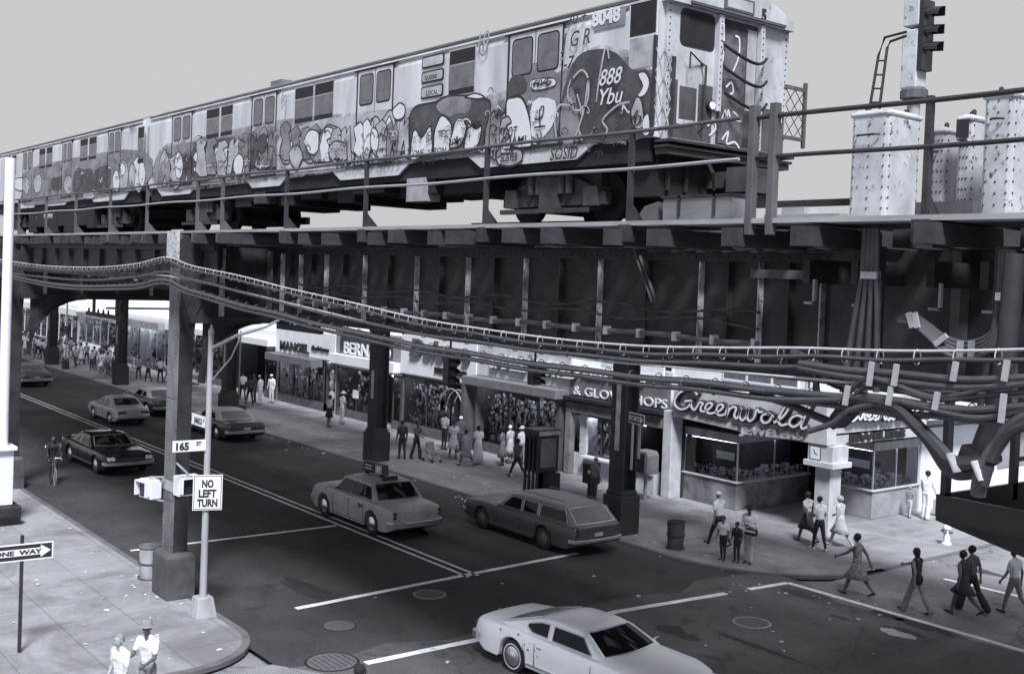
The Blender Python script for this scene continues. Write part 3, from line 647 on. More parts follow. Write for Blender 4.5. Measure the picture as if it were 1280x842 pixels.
cab_line([(960,497),(1040,499),(1090,497),(1150,507),(1220,520),(1280,512),(1320,508)], .040)
cab_line([(1010,540),(1040,530),(1060,512),(1090,504),(1130,502)], .036)
for u, v, v2 in ((1090,452,482),(1121,455,482),(1195,452,476),(1259,450,476),(1172,490,512),(1255,492,528),(1060,482,506),(1114,483,506)):
    x, z = PY(u, v, 9.83); x2, z2 = PY(u-4, v2, 9.83); MB().bar((x,9.83,z), (x2,9.83,z2), .035, .05).build('tape_clip', tape, rb)
# cables that dive down in a V and the dark loops
cab_line([(1075,500),(1120,508),(1150,535),(1175,562),(1195,580),(1225,578),(1245,568)], .085, cable_d, 9.95)
cab_line([(1080,508),(1130,520),(1160,550),(1185,585),(1210,592),(1238,583)], .07, cable_d, 10.0)
cab_line([(1222,620),(1228,590),(1242,560),(1262,535),(1290,520),(1320,515)], .085, cable_m, 9.95)
cab_line([(1230,605),(1238,575),(1256,548),(1280,533),(1320,525)], .06, cable_d, 9.9)
for u, v in ((1194,578),(1225,588)):
    x, z = PY(u, v, 9.88); MB().bar((x-.04,9.84,z+.09), (x+.05,9.84,z-.08), .11, .02).build('tape_clip', stiff_lt, rb)
# column-like bundle hanging down behind the V
x, z = PY(1240, 470, 10.3)
MB().tube([(x+.12,10.4,8.6),(x+.08,10.4,7.6),(x-.02,10.4,7.0),(x-.12,10.3,6.55)], .10, 10).build('cable_sleeve', cable_d, rb, smooth=True)
x, z = PY(1222, 568, 10.2); MB().obox((x,10.15,z), (.24,.16,.12), Matrix.Rotation(R_(18),3,'Y')).build('wrap', steel_mid, rb)
# vertical riser bundles
def riser(pts_top, pts_bot, n, label, m=cable_m, y=10.9, wrapv=None):
    r = empty('cable_riser', (PY(*pts_top, y)[0], y, 8.6), label, 'cable riser', 'vertical cable risers under the deck')
    for k in range(n):
        f = (k-(n-1)/2); p = [(pts_top[0]+f*5+2, pts_top[1]-60), (pts_top[0]+f*6, pts_top[1]), (pts_top[0]*.6+pts_bot[0]*.4+f*9, pts_top[1]+45), (pts_bot[0]+f*12, pts_bot[1]+8), (pts_bot[0]+f*14-4, pts_bot[1]+50)]
        MB().tube(sag(p, y-.02*k), .035, 7).build('cable', m, r, smooth=True)
    x, z = PY(*(wrapv or pts_top), y-.12); MB().box(x-.12, x+.08, y-.12, y-.03, z-.03, z+.05).build('wrap', stiff_lt, r)
    return r
riser((1087,345), (1078,440), 4, 'bundle of four cables hanging from the deck left of the looped one')
riser((1258,372), (1250,460), 4, 'bundle of cables hanging from the deck near the right edge')
for k in range(3):
    cc = sag([(1100+k*5,350),(1098+k*5,390),(1085+k*5,440)], 10.95); 
    if k == 0: o = MB().tube(cc, .03, 6).build('cable', cable_m, org=tuple(cc[0]), smooth=True); tag(o, 'single slack cable hanging right of the four cable riser', 'cable')
lp = empty('cable_loop', (PY(1190,420,10.9)[0], 10.9, 7.6), 'flat cable bundle sagging in a U below the deck', 'cable bundle', 'cable bundles slung along the railway')
for k in range(5): MB().tube(sag([(1122,398+k*1),(1140,393+k*3),(1160,405+k*4),(1180,420+k*5),(1205,428+k*5),(1230,422+k*5),(1250,405+k*5)], 10.9-.02*k), .026, 7).build('cable', steel_mid, lp, smooth=True)
for u, v, a in ((1138,400,-20),(1145,400,-15),(1176,425,50),(1200,436,0),(1214,436,0)):
    x, z = PY(u, v, 10.8); MB().obox((x,10.80,z), (.06,.03,.17), Matrix.Rotation(R_(a),3,'Y')).build('tape_clip', tape, lp)
# thin droppers and the dark tangle above the corner shop
tn = empty('cable_tangle', (PY(1030,470,10.2)[0], 10.2, 7.2), 'dark tangle of drooping cables above the jewellers corner', 'cable bundle')
for p, r_ in (([(990,440),(1010,450),(1030,470),(1045,480),(1060,484)], .05), ([(1000,446),(1018,468),(1022,490),(1030,500)], .035), ([(1010,450),(1035,462),(1055,472),(1066,486)], .04), ([(940,490),(985,505),(1020,520),(1040,528)], .045), ([(1055,480),(1062,500),(1058,520),(1040,532)], .05)):
    MB().tube(sag(p, 10.15), r_, 7).build('cable', cable_d, tn, smooth=True)
MB().prism([PY(u,v,10.3) for u,v in [(1040,520),(1055,500),(1075,495),(1070,515),(1050,535)]], 'y', 10.25, 10.4).build('junction_box', cable_d, tn)
# ============================================================ TRAIN
TY = 12.0; TW = 3.05
def tx(u, v=150): return PY(u, v, TY)[0]
def stroke(mb, pts, w, y, closed=False):
    # ribbon painted on the side plane: pts (x,z)
    P = [Vector((p[0], p[1])) for p in pts]
    if closed: P.append(P[0])
    # smooth with catmull
    out = []
    for i in range(len(P)-1):
        p0, p1, p2, p3 = P[max(i-1,0)], P[i], P[i+1], P[min(i+2,len(P)-1)]
        for k in range(4):
            t = k/4; out.append(.5*((2*p1)+(-p0+p2)*t+(2*p0-5*p1+4*p2-p3)*t*t+(-p0+3*p1-3*p2+p3)*t**3))
    out.append(P[-1]); l = []; r = []
    for i, p in enumerate(out):
        d = out[min(i+1,len(out)-1)]-out[max(i-1,0)]
        if d.length < 1e-6: d = Vector((1,0))
        d.normalize(); q = Vector((-d.y, d.x))*w/2; l.append((p.x+q.x, y, p.y+q.y)); r.append((p.x-q.x, y, p.y-q.y))
    n = len(out); mb.add(l+r, [[i, i+1, n+i+1, n+i] for i in range(n-1)])
def smooth_poly(P, k=3):
    P = [Vector(p) for p in P]; n = len(P); out = []
    for i in range(n):
        p0, p1, p2, p3 = P[i-1], P[i], P[(i+1)%n], P[(i+2)%n]
        for j in range(k):
            t = j/k; q = .5*((2*p1)+(-p0+p2)*t+(2*p0-5*p1+4*p2-p3)*t*t+(-p0+3*p1-3*p2+p3)*t**3); out.append((q.x, q.y))
    return out
GM = [gr_d, gr_m, gr_l, gr_w, gr_k, gr_h, gr_h2]
def car_section():
    s = [(0,10.38),(0,12.30),(.03,12.42),(.09,12.50)]
    roof = [(.10,12.56),(.35,12.70),(.75,12.81),(1.2,12.87),(TW/2,12.89)]
    half = s+roof; return [(y, z) for y, z in half]+[(TW-y, z) for y, z in half[::-1][1:]]
def train_car(x0, x1, label, doors, wins, skirts, front):
    r = empty('subway_car', ((x0+x1)/2, TY+TW/2, 9.12), label, 'subway car', 'cars of the graffitied train')
    sec = car_section(); n = len(sec); lo = [(x, TY+y, z) for x in (x0, x1) for y, z in sec[:]]
    b = MB(); f = []
    ridx = {i for i, (y, z) in enumerate(sec) if z > 12.52}
    b.add(lo, [list(range(n))]); b.f[-1] = list(range(n)); b.add([], [])
    b.m(0); b.f += [[n+i for i in range(n)][::-1]]; b.mi += [0]
    for i in range(n):
        j = (i+1) % n; b.f.append([i, j, n+j, n+i]); b.mi.append(1 if (i in ridx and j in ridx) else 0)
    b.build('body', [train_m, train_roof], r, fix=True)
    MB().box(x0+.02, x1-.02, TY-.03, TY+.03, 12.50, 12.54).box(x0+.02, x1-.02, TY-.012, TY-.001, 12.44, 12.452).build('drip_rail', steel_mid, r)
    # skirt
    for a, c in skirts:
        d = .42
        sk = MB().prism([(a-d, 10.379), (a, 10.14), (c, 10.14), (c+d, 10.379)], 'y', TY, TY+.05)
        sk.build('skirt_panel', train_m, r)
    MB().box(x0+.02, x1-.02, TY-.02, TY-.002, 10.385, 10.41).build('side_sill', steel_mid, r)
    for k, (a, c) in enumerate(doors):
        dr = MB(); mid = (a+c)/2
        dr.box(a, mid-.012, TY-.014, TY-.002, 10.44, 12.40).box(mid+.012, c, TY-.014, TY-.002, 10.44, 12.40)
        o = dr.build('door', train_m, r)
        MB().box(a-.05, a-.0, TY-.02, TY-.003, 10.42, 12.44).box(c, c+.03, TY-.018, TY-.003, 10.42, 12.44).box(mid-.011, mid+.011, TY-.012, TY-.003, 10.44, 12.4).box(a-.15, c+.2, TY-.035, TY-.001, 12.415, 12.437).box(a-.05, c+.12, TY-.04, TY-.001, 10.41, 10.435).build('door_frame', under, o)
        for q0, q1 in ((a+.10, mid-.09), (mid+.09, c-.10)):
            m_ = MB(); pr = smooth_round(q0, q1, 11.70, 12.30, .07); m_.prism(pr, 'y', TY-.022, TY-.0145); m_.build('door_window', glass_m, o)
            m_ = MB(); pr = smooth_round(q0-.03, q1+.03, 11.67, 12.33, .09); m_.prism(pr, 'y', TY-.018, TY-.0142); m_.build('window_gasket', under, o)
    for (a, c, z0, z1, kind) in wins:
        w = MB(); w.box(a-.03, c+.03, TY-.012, TY-.002, z0-.03, z1+.03); o = w.build('window', gr_l if kind != 'cab' else gr_w, r)
        zt = z1-(z1-z0)*(.30 if kind != 'cab' else .48)
        MB().box(a, c, TY-.017, TY-.0125, zt, z1).build('open_pane', under, o)
        if kind != 'cab': MB().box(a, c, TY-.017, TY-.0125, z0, z0+(z1-z0)*.13).build('open_pane', under, o)
        MB().box(a, c, TY-.0165, TY-.0125, z0+(z1-z0)*(.15 if kind != 'cab' else 0.03), zt-.03).build('pane', glass_m if kind != 'cab' else gr_l, o)
    return r
def smooth_round(x0, x1, z0, z1, rr):
    out = []
    for cx, cz, a0 in ((x1-rr, z0+rr, -90), (x1-rr, z1-rr, 0), (x0+rr, z1-rr, 90), (x0+rr, z0+rr, 180)):
        for k in range(4): a = R_(a0+k*30); out.append((cx+rr*math.cos(a), cz+rr*math.sin(a)))
    return out
T = lambda a, b: (tx(a), tx(b))
c1x = (-33.15, -11.92)
car1 = train_car(*c1x, 'front subway car numbered 8048 covered in graffiti, its open end facing right',
 [T(217,240), T(316,345), T(447,490), T(635,700)],
 [(tx(259),tx(274.5),11.58,12.34,''), (tx(277),tx(291),11.58,12.34,''), (tx(369),tx(391),11.55,12.36,''), (tx(393.5),tx(416),11.55,12.36,''), (tx(560.5),tx(591.5),11.55,12.38,''), (tx(784),tx(816),11.42,12.44,'cab')],
 [(tx(205),tx(240)), (tx(318),tx(352)), (tx(428),tx(500)), (tx(603),tx(722)), ], True)
c2x = (-52.3, -33.75)
car2 = train_car(*c2x, 'second graffitied subway car coupled behind the numbered one at the left',
 [T(137,152), T(80,91), T(31,42)],
 [(tx(102),tx(111),11.6,12.34,''), (tx(113),tx(122),11.6,12.34,''), (tx(51),tx(58),11.6,12.34,''), (tx(60),tx(67),11.6,12.34,''), (tx(9.5),tx(15),11.6,12.34,''), (tx(17),tx(22),11.6,12.34,''), (tx(174),tx(181),11.2,12.3,'')],
 [(tx(120),tx(158)), (tx(60),tx(84)), (tx(28),tx(45)) ], False)
# route sign boxes on car 1
rs = MB()
for i, (z0, z1) in enumerate(((12.17,12.40),(11.88,12.11),(11.58,11.82))):
    rs.prism(smooth_round(tx(526), tx(553), z0, z1, .05), 'y', TY-.02, TY-.002)
o = rs.build('route_signs', under, car1)
rs = MB()
for i, (z0, z1) in enumerate(((12.17,12.40),(11.88,12.11),(11.58,11.82))):
    rs.prism(smooth_round(tx(526)+.03, tx(553)-.03, z0+.03, z1-.03, .04), 'y', TY-.026, TY-.0205)
rs.build('sign_faces', gr_l, o)
t_ = MB(); put_text(t_, 'LOCAL', (tx(533), TY-.028, 11.63), (1,0,0), (0,0,1), .13, .002); put_text(t_, 'QUEENS', (tx(531), TY-.028, 11.94), (1,0,0), (0,0,1), .11, .002); t_.build('sign_lettering', gr_k, o)
nm = MB().box(tx(740)-.02, tx(776)+.02, TY-.016, TY-.002, *sorted((PY(758,27,TY)[1]-.12, 12.43))); nm.build('number_plate', gr_m, car1)
xa, za = PY(741, 29, TY); xb, _ = PY(776, 24, TY); nm = MB(); put_text(nm, '8048', (xa, TY-.02, za-.06), (1,0,0), (0,0,1), .31, .004, .012, width=xb-xa); nm.build('car_number', gr_w, car1)
# ---------------- graffiti on the side
gf = MB(); YG = TY-.006
def P2(pts): return [PY(u, v, TY) for u, v in pts]
def fill(mi, pts, y=YG, sm=True):
    p = P2(pts); p = smooth_poly(p) if sm else p; gf.m(mi).add([(a, y, b) for a, b in p], [list(range(len(p)))])
def line(mi, pts, w=.035, y=TY-.0465, closed=False): gf.m(mi); stroke(gf, P2(pts), w, y, closed)
lv = [0]
def F(mi, pts, out=4, w=.04):
    lv[0] += 1; y = TY-.0145-.0003*lv[0]
    fill(mi, pts, y)
    if out is not None: line(out, pts, w, y-.00015, True)
def haze(mi, pts):
    lv[0] += 1; fill(mi, pts, TY-.0145-.0003*lv[0])
haze(6, [(200,186),(250,172),(350,150),(500,136),(600,122),(640,110),(700,90),(740,60),(770,60),(812,80),(814,168),(700,184),(500,206),(300,230),(200,238)])
haze(5, [(200,196),(300,174),(420,152),(510,142),(600,130),(640,120),(700,90),(770,70),(814,92),(814,168),(700,182),(600,194),(430,212),(300,230),(200,238)])
F(1, [(200,190),(250,176),(300,168),(313,160),(313,219),(250,232),(198,236)], None)
F(1, [(316,165),(345,160),(345,212),(318,217)], None)
F(2, [(350,172),(400,150),(440,146),(500,138),(512,180),(510,198),(430,212),(350,216)], None)
F(1, [(612,150),(640,118),(660,80),(700,95),(700,178),(640,190),(610,186)], None)
F(0, [(700,150),(706,110),(722,72),(745,62),(770,66),(792,88),(813,92),(813,165),(760,174),(700,182)], None)
F(1, [(700,150),(706,180),(725,178),(720,120),(712,112)], None)
# big piece: dark cloud with white letters
F(0, [(512,150),(520,134),(545,128),(560,121),(590,121),(608,124),(614,132),(608,160),(600,190),(560,194),(512,200),(509,176)], 4, .05)
F(1, [(546,134),(560,122),(588,123),(586,140),(572,142),(560,146)], None)
for p in ([(517,165),(521,162),(528,172),(539,158),(541,190),(530,196),(514,199)], [(545,160),(552,145),(560,148),(566,160),(563,188),(545,193),(543,175)], [(569,155),(576,150),(584,158),(578,180),(567,186),(563,182)], [(585,162),(590,157),(596,161),(603,158),(600,178),(592,187),(581,187)]): F(3, p, 4, .05)
F(3, [(582,122),(594,117),(606,121),(598,124)], 4, .03)
# bubble letters
def bub(mi, cx, cy, rx, ry, n=9, j=.16, out=4, w=.035, sd=0):
    rr = random.Random(sd); F(mi, [(cx+rx*math.cos(2*pi*i/n)*(1+rr.uniform(-j,j)), cy+ry*math.sin(2*pi*i/n)*(1+rr.uniform(-j,j))) for i in range(n)], out, w)
for a in ((2,487,165,10,26,1),(3,487,168,5,20,2),(2,502,172,9,23,3),(3,500,140,8,10,4),(2,470,168,11,22,5),(3,463,170,4,14,6),(2,452,173,8,20,7),(2,417,178,17,22,8),(3,413,170,9,12,9),(2,432,196,12,10,10),(2,388,184,12,20,11),(3,372,188,10,18,12),(2,358,190,7,17,13),(3,403,196,8,8,14)):
    bub(a[0], a[1], a[2], a[3], a[4], sd=a[5])
for a in ((0,255,202,17,24,20),(3,251,196,9,8,21),(0,254,200,6,4,22),(3,252,212,10,6,23),(0,254,214,4,3,30),(3,278,200,9,22,24),(2,279,204,4,14,25),(0,291,200,6,22,26),(2,302,196,8,22,27),(2,206,212,7,22,28),(2,222,216,7,20,29),(2,232,212,6,18,31)):
    bub(a[0], a[1], a[2], a[3], a[4], sd=a[5])
F(0, [(262,178),(275,174),(292,172),(296,180),(280,182),(268,186)], None)
for a in ((3,330,188,8,22,40),(2,325,200,6,12,41),(1,340,190,5,22,42)): bub(*a[:5], sd=a[5])
# doors piece: GOT FOAM arches
F(2, [(618,200),(616,170),(626,146),(640,140),(651,150),(655,182),(640,196)], 4)
F(3, [(636,180),(634,130),(643,122),(655,124),(664,150),(666,182),(650,186)], 4, .05)
F(2, [(624,206),(622,190),(650,186),(654,200),(640,208)], 4)
F(3, [(667,100),(693,98),(694,108),(668,113)], 4, .02); F(3, [(667,128),(695,126),(694,152),(684,168),(668,180)], None)
F(0, [(636,118),(640,98),(652,94),(660,104),(656,116)], None)
for l in ([(674,138),(672,150),(680,146),(682,134),(677,138),(678,160)], [(670,160),(684,158)], [(674,168),(676,176)], [(668,106),(676,104),(674,108),(684,104),(686,108),(692,102)]): line(4, l, .03)
def gtext(s, u, v, size, mi, w=None, sh=.2, off=.002, y=TY-.048, rot=0):
    x, z = PY(u, v, TY); b = len(gf.v); gf.m(mi); put_text(gf, s, (x, y, z), (1,0,0), (0,0,1), size, .001, off, sh, width=w)
gtext('GOT', 631, 173, .26, 4, tx(650)-tx(632)); gtext('FOAM!', 628, 183, .2, 4, tx(660)-tx(628)); gtext('SOSID', 690, 201, .30, 4, tx(724)-tx(690)); gtext('FIVE', 669, 109, .14, 4, tx(692)-tx(670))
gtext('BUSTER', 628, 203, .2, 4, tx(648)-tx(627)); gtext('ONE', 519, 196, .17, 4, tx(532)-tx(519)); gtext('TON', 545, 193, .16, 4, tx(560)-tx(545)); gtext('GOOD GUYS', 434, 213, .22, 4, tx(505)-tx(436)); gtext('10', 600, 60, .4, 2)
gtext('70 +', 712, 33, .26, 0, tx(736)-tx(712)); gtext('J G R', 704, 62, .36, 0, tx(740)-tx(704)); gtext('-7.', 707, 88, .3, 4)
gtext('888', 752, 108, .36, 3, tx(782)-tx(754), .3); gtext('Ybu', 752, 132, .36, 3, tx(782)-tx(753), .3)
for l in ([(719,98),(730,88),(738,100),(736,130),(722,138),(712,120),(716,100)], [(698,172),(696,150),(702,132),(718,132),(714,122)], [(724,118),(730,140)], [(738,98),(732,140),(720,176)], [(726,162),(730,176)], [(748,128),(752,98),(760,58),(764,74)], [(757,170),(762,162),(756,150),(775,132),(790,128)]): line(2, l, .035)
F(3, [(800,94),(808,92),(813,104),(808,118),(799,121),(806,108)], None); F(2, [(790,140),(797,122),(804,128),(806,158),(794,160)], 4, .03); F(3, [(806,150),(812,144),(813,166),(806,168)], None)
line(4, [(793,150),(800,138),(796,158),(804,150)], .02)
for l in ([(604,50),(602,64),(606,70),(612,62),(610,44),(606,52)], [(352,100),(356,110),(354,130),(360,120),(358,150)], [(612,116),(616,110),(620,116)], [(703,76),(708,72)]): line(1, l, .03)
# rough wild-style lettering over and between the pieces
def wild(u0, u1, v0, v1, n, seed, fills=(2,3,2,1)):
    q_ = random.Random(seed); w = (u1-u0)/n
    for i in range(n):
        c = u0+w*(i+.5); h0 = v0+q_.uniform(-5,6); h1 = v1-q_.uniform(-2,5); s_ = q_.choice([-1,1])*q_.uniform(0,w*.25); k = q_.randint(0,2)
        if k == 0: P = [(c-w*.55,h1),(c-w*.5+s_,h0+6),(c-w*.1+s_,h0),(c+w*.1,h0+10),(c+w*.35+s_,h0-1),(c+w*.6,h1-3),(c+w*.2,h1),(c+w*.1,(h0+h1)/2+4),(c-w*.15,h1-1)]
        elif k == 1: P = [(c-w*.5,h0+4),(c+w*.1,h0-3),(c+w*.55,h0+5),(c+w*.3,h0+12),(c+w*.5,(h0+h1)/2),(c+w*.6,h1),(c-w*.1,h1+1),(c-w*.55,h1-6),(c-w*.3,(h0+h1)/2)]
        else: P = [(c-w*.4,h1),(c-w*.6,(h0+h1)/2),(c-w*.3,h0+3),(c+w*.3,h0),(c+w*.6,h0+8),(c+w*.1,h0+12),(c+w*.5,(h0+h1)/2+5),(c+w*.4,h1)]
        lv[0] += 1; y = TY-.0145-.0003*lv[0]; gf.m(q_.choice(fills)); p = P2(P); gf.add([(a, y, b) for a, b in p], [list(range(len(p)))])
        gf.m(4)
        for a, b in zip(p, p[1:]+p[:1]): stroke(gf, [a, ((a[0]+b[0])/2+q_.uniform(-.02,.02), (a[1]+b[1])/2), b], q_.uniform(.018,.035), y-.00012)
wild(352,440,158,204,7,1); wild(444,512,150,200,5,2); wild(246,312,176,222,5,3); wild(614,640,140,196,2,4,(1,2)); wild(316,346,166,214,3,5,(1,1,0)); wild(200,240,196,232,3,6,(1,2,0))
for a in ((3,470,176,6,16,71),(2,425,190,12,14,72),(3,392,178,9,16,73),(2,372,196,8,14,74),(3,300,206,6,14,75),(0,330,180,6,12,76),(3,225,208,5,16,77)): bub(a[0], *a[1:5], sd=a[5])
# loose tags and drips
rr = random.Random(5)
for i in range(95):
    u = rr.uniform(205,805); v = 192-(u-500)*.055-rr.uniform(-14, 36 if u < 600 else 66); a0 = rr.uniform(0,6); s_ = rr.uniform(1.2,3.4); pts = []
    for k in range(rr.randint(7,14)): a = a0+k*1.15; pts.append((u+k*s_*.45+s_*math.cos(a), v-k*.05*s_+s_*1.5*math.sin(a)))
    line(rr.choice([4,4,0,4,3]), pts, rr.choice([.010,.014,.02]), TY-.047)
for i in range(60):
    u = rr.uniform(205,810); base = 196-(u-500)*.055; v = base-rr.uniform(-4, 30 if u < 600 else 60); n = rr.randint(4,7); pts = []
    for k in range(n): pts.append((u+k*rr.uniform(1.2,2.6), v+rr.uniform(-5,5)*(.5 if u < 350 else 1)))
    line(rr.choice([4,4,0,0,3,1]), pts, rr.choice([.015,.02,.03]), TY-.047)
gf.build('graffiti', GM, car1, fix=False)
gf = MB(); lv[0] = 0
F(1, [(28,240),(30,215),(60,205),(100,196),(180,188),(182,232),(100,250),(30,256)], None)
F(0, [(93,244),(92,226),(96,210),(106,212),(116,212),(116,238),(104,246)], None); F(0, [(118,236),(118,216),(126,209),(138,208),(138,236),(128,242)], None); F(0, [(64,224),(75,221),(78,220),(77,236),(66,238)], None)
for a in ((3,173,218,8,20,50),(2,166,220,4,16,51),(3,178,216,4,18,52),(2,155,218,6,20,53),(3,154,212,3,8,54),(3,25,230,9,8,55),(2,33,232,4,10,56),(2,48,230,5,12,57),(3,146,226,4,14,58),(2,86,232,5,12,59),(2,112,244,8,5,60)): bub(a[0], *a[1:5], sd=a[5])
gtext('8029', 164, 163, .2, 4, tx(171)-tx(164))
for i in range(50):
    u = rr.uniform(28,182); base = 240-(u-30)*.07; v = base-rr.uniform(-4, 34); pts = [(u+k*rr.uniform(.5,1.1), v+rr.uniform(-3,3)) for k in range(5)]
    line(rr.choice([4,0,0,3,1]), pts, rr.choice([.02,.03]), TY-.047)
gf.build('graffiti', GM, car2, fix=False)
# ---------------- underframe and trucks
def truck(cx, par):
    t = MB()
    t.box(cx-1.35, cx+1.35, TY+.28, TY+.42, 9.42, 9.62).box(cx-.25, cx+.25, TY+.2, TY+.5, 9.30, 9.9).box(cx-1.35, cx+1.35, TY+TW-.42, TY+TW-.28, 9.42, 9.62)
    t.prism([(cx-1.3,9.62),(cx-.4,9.95),(cx+.4,9.95),(cx+1.3,9.62)], 'y', TY+.3, TY+.4)
    t.box(cx-1.0, cx+1.0, TY+.5, TY+TW-.5, 9.35, 9.95)
    for k in (-.5,-.3,.3,.5): t.lathe([(.07,0),(.07,.3)], (cx+k, TY+.24, 9.62), 8)
    o = t.build('truck_frame', under_l, par)
    for dx in (-1.05, 1.05):
        w = MB()
        for yy in (TY+.62, TY+TW-.74): w.tube([(cx+dx,yy,9.55),(cx+dx,yy+.12,9.55)], .43, 24)
        w.tube([(cx+dx,TY+.62,9.55),(cx+dx,TY+TW-.62,9.55)], .08, 8); w.build('wheel_set', under, o, smooth=True)
        MB().box(cx+dx-.16, cx+dx+.16, TY+.2, TY+.5, 9.4, 9.72).build('journal_box', under_l, o)
    for dx in (-.65,.65): MB().box(cx+dx-.5, cx+dx+.5, TY+.05, TY+.12, 9.28, 9.36).build('shoe_beam', wood, o)
for cx in (-14.6, -29.4): truck(cx, car1)
for cx in (-36.8, -48.6): truck(cx, car2)
for (a, b, par) in ((c1x[0], c1x[1], car1), (c2x[0], c2x[1], car2)):
    MB().box(a+.15, b-.15, TY+.06, TY+TW-.06, 10.02, 10.375).build('underframe', under, par)
q = MB(); rr = random.Random(9); x = -27.2
while x < -16.9:
    w = rr.uniform(.5,1.4); d = rr.uniform(9.62,9.86); q.box(x, x+w, TY+rr.uniform(.1,.5), TY+rr.uniform(1.6,2.9), d, 10.03); x += w+rr.uniform(.02,.15)
q.build('equipment_boxes', under, car1)
xa, _ = PY(511, 230, TY+.1); xb, _ = PY(535, 230, TY+.1); MB().box(xa, xb, TY+.05, TY+.4, 9.6, 10.06).build('battery_box', steel_lt, car1)
xa, _ = PY(320, 240, TY+.1); MB().box(xa, xa+.6, TY+.05, TY+.4, 9.75, 10.05).build('switch_box', under_l, car1)
q = MB(); x = -46.5
while x < -39: w = rr.uniform(.5,1.4); q.box(x, x+w, TY+.1, TY+2.6, rr.uniform(9.12,9.4), 10.03); x += w+.05
q.build('equipment_boxes', under, car2)
MB().tube([(-45.6,TY+.3,9.75),(-44.7,TY+.3,9.75)], .2, 14).tube([(-44.4,TY+.3,9.78),(-43.3,TY+.3,9.78)], .22, 14).build('air_tanks', steel_lt, car2, smooth=True)
# gap: diaphragm chains and end walls
MB().box(-33.74, -33.16, TY+.9, TY+2.1, 10.4, 12.4).build('gangway', under, car2)
MB().box(-33.6, -33.35, TY+.1, TY+.4, 10.2, 12.3).build('corner_chain_post', steel_lt, car1)
for xx in (-16.2, -26.0): MB().box(xx-.25, xx+.25, TY+1.2, TY+1.9, 12.88, 12.99).build('roof_vent', train_roof, car1)
xv, zv = PY(350, 92, TY+.5); MB().box(xv-.3, xv+.3, TY+.4, TY+1, 12.7, 12.84).build('roof_vent', train_roof, car1)
# ---------------- the front end (faces +x)
XF = c1x[1]
def fy(u, v): return PX(u, v, XF)
def fpoly(pts, x0, x1, name, m, par=car1, **k):
    p = [fy(*a) for a in pts]; return MB().prism(p, 'x', x0, x1).build(name, m, par, **k)
fr = MB().box(XF+.001, XF+.05, TY+.13, TY+TW-.04, 10.36, 12.42); ff = fr.build('front_face', train_front, car1)
MB().prism([(TY+.04,12.42),(TY+.06,12.54),(TY+.4,12.72),(TY+.9,12.84),(TY+TW/2,12.88),(TY+TW-.9,12.84),(TY+TW-.4,12.72),(TY+TW-.06,12.54),(TY+TW-.04,12.42)], 'x', XF+.001, XF+.16).build('front_hood', train_front, ff)
MB().prism([(TY+.5,12.44),(TY+TW-.3,12.44),(TY+TW-.3,12.48),(TY+.5,12.48)], 'x', XF+.161, XF+.2).build('hood_gutter', steel_mid, ff)
def rpoly(y0, y1, z0, z1, rr_): return smooth_round(y0, y1, z0, z1, rr_)
wy0, wz1 = fy(850, 6); wy1, wz0 = fy(888, 64)
MB().prism(rpoly(wy0, wy1, wz0, 12.36, .09), 'x', XF+.052, XF+.062).build('windshield', glass_m if False else under, ff)
MB().prism(rpoly(wy0-.03, wy1+.03, wz0-.03, 12.39, .1), 'x', XF+.0505, XF+.0565).build('windshield_gasket', steel, ff)
# door recess and storm door
dy0 = fy(895, 80)[0]; dy1 = fy(941, 100)[0]
MB().box(XF+.0505, XF+.056, dy0, dy1, 10.40, 12.38).build('door_recess', under_l, ff)
MB().box(XF+.057, XF+.066, dy0+.05, dy1-.28, 10.42, 12.15).build('storm_door', mat('scrawled_door', .10, .6, .7, 4.), ff)
MB().box(XF+.0665, XF+.07, dy0+.12, dy1-.36, 11.45, 12.0).build('storm_door_window', glass_m, ff)
MB().box(XF+.057, XF+.064, dy1-.24, dy1-.02, 11.0, 12.3).build('recess_side', steel_lt, ff)
MB().box(XF+.051, XF+.14, dy1+.0, dy1+.1, 10.38, 12.40).box(XF+.051, XF+.14, dy0-.1, dy0, 10.9, 12.40).build('door_post', train_front, ff)
MB().box(XF+.0505, XF+.055, TY+.28, dy0-.11, 10.40, 11.28).build('dark_spray', gr_d, ff)
MB().box(XF+.0505, XF+.058, TY+.40, TY+.86, 10.62, 11.6).build('pilot_panel', train_front, ff)
MB().box(XF+.0585, XF+.061, TY+.44, TY+.82, 10.7, 11.2).build('panel_spray', gr_d, ff)
MB().box(XF+.0505, XF+.056, dy1+.11, TY+TW-.08, 10.4, 11.1).build('lower_panel', steel_mid, ff)
for (u, v) in ((883,133),(966,152)):
    y, z = fy(u, v); MB().tube([(XF+.056,y,z),(XF+.12,y,z)], .085, 16).build('headlight_ring', steel, ff); MB().tube([(XF+.121,y,z),(XF+.135,y,z)], .062, 16).build('headlight', white_p, ff)
for k, (v0, v1) in enumerate(((58,76),(86,104),(117,132))):
    a = fy(893, v0); b = fy(946, v1); pts = []
    for i in range(13):
        t = i/12; pts.append((XF+.2+.18*math.sin(pi*t), a[0]+(b[0]-a[0])*t, a[1]+(b[1]-a[1])*t-.20*math.sin(pi*t)))
    MB().tube(pts, .026, 6).build('safety_chain', under, ff, smooth=True)
gw = MB()
y, z = fy(905, 140)
for l in ([(898,150),(902,138),(904,150),(906,138),(909,152)], [(903,110),(910,104),(912,116),(904,120)], [(898,175),(906,165),(904,180),(914,178),(920,186)], [(912,140),(918,146),(914,150),(922,152)], [(895,60),(900,66),(899,80)], [(915,46),(920,50),(919,72),(912,90)], [(880,158),(888,152),(890,162),(882,170)]):
    p = [fy(*q_) for q_ in l]; gw2 = MB(); stroke(gw2, p, .035, 0); gw.add([(XF+.072, v_[0], v_[2]) for v_ in gw2.v], gw2.f)
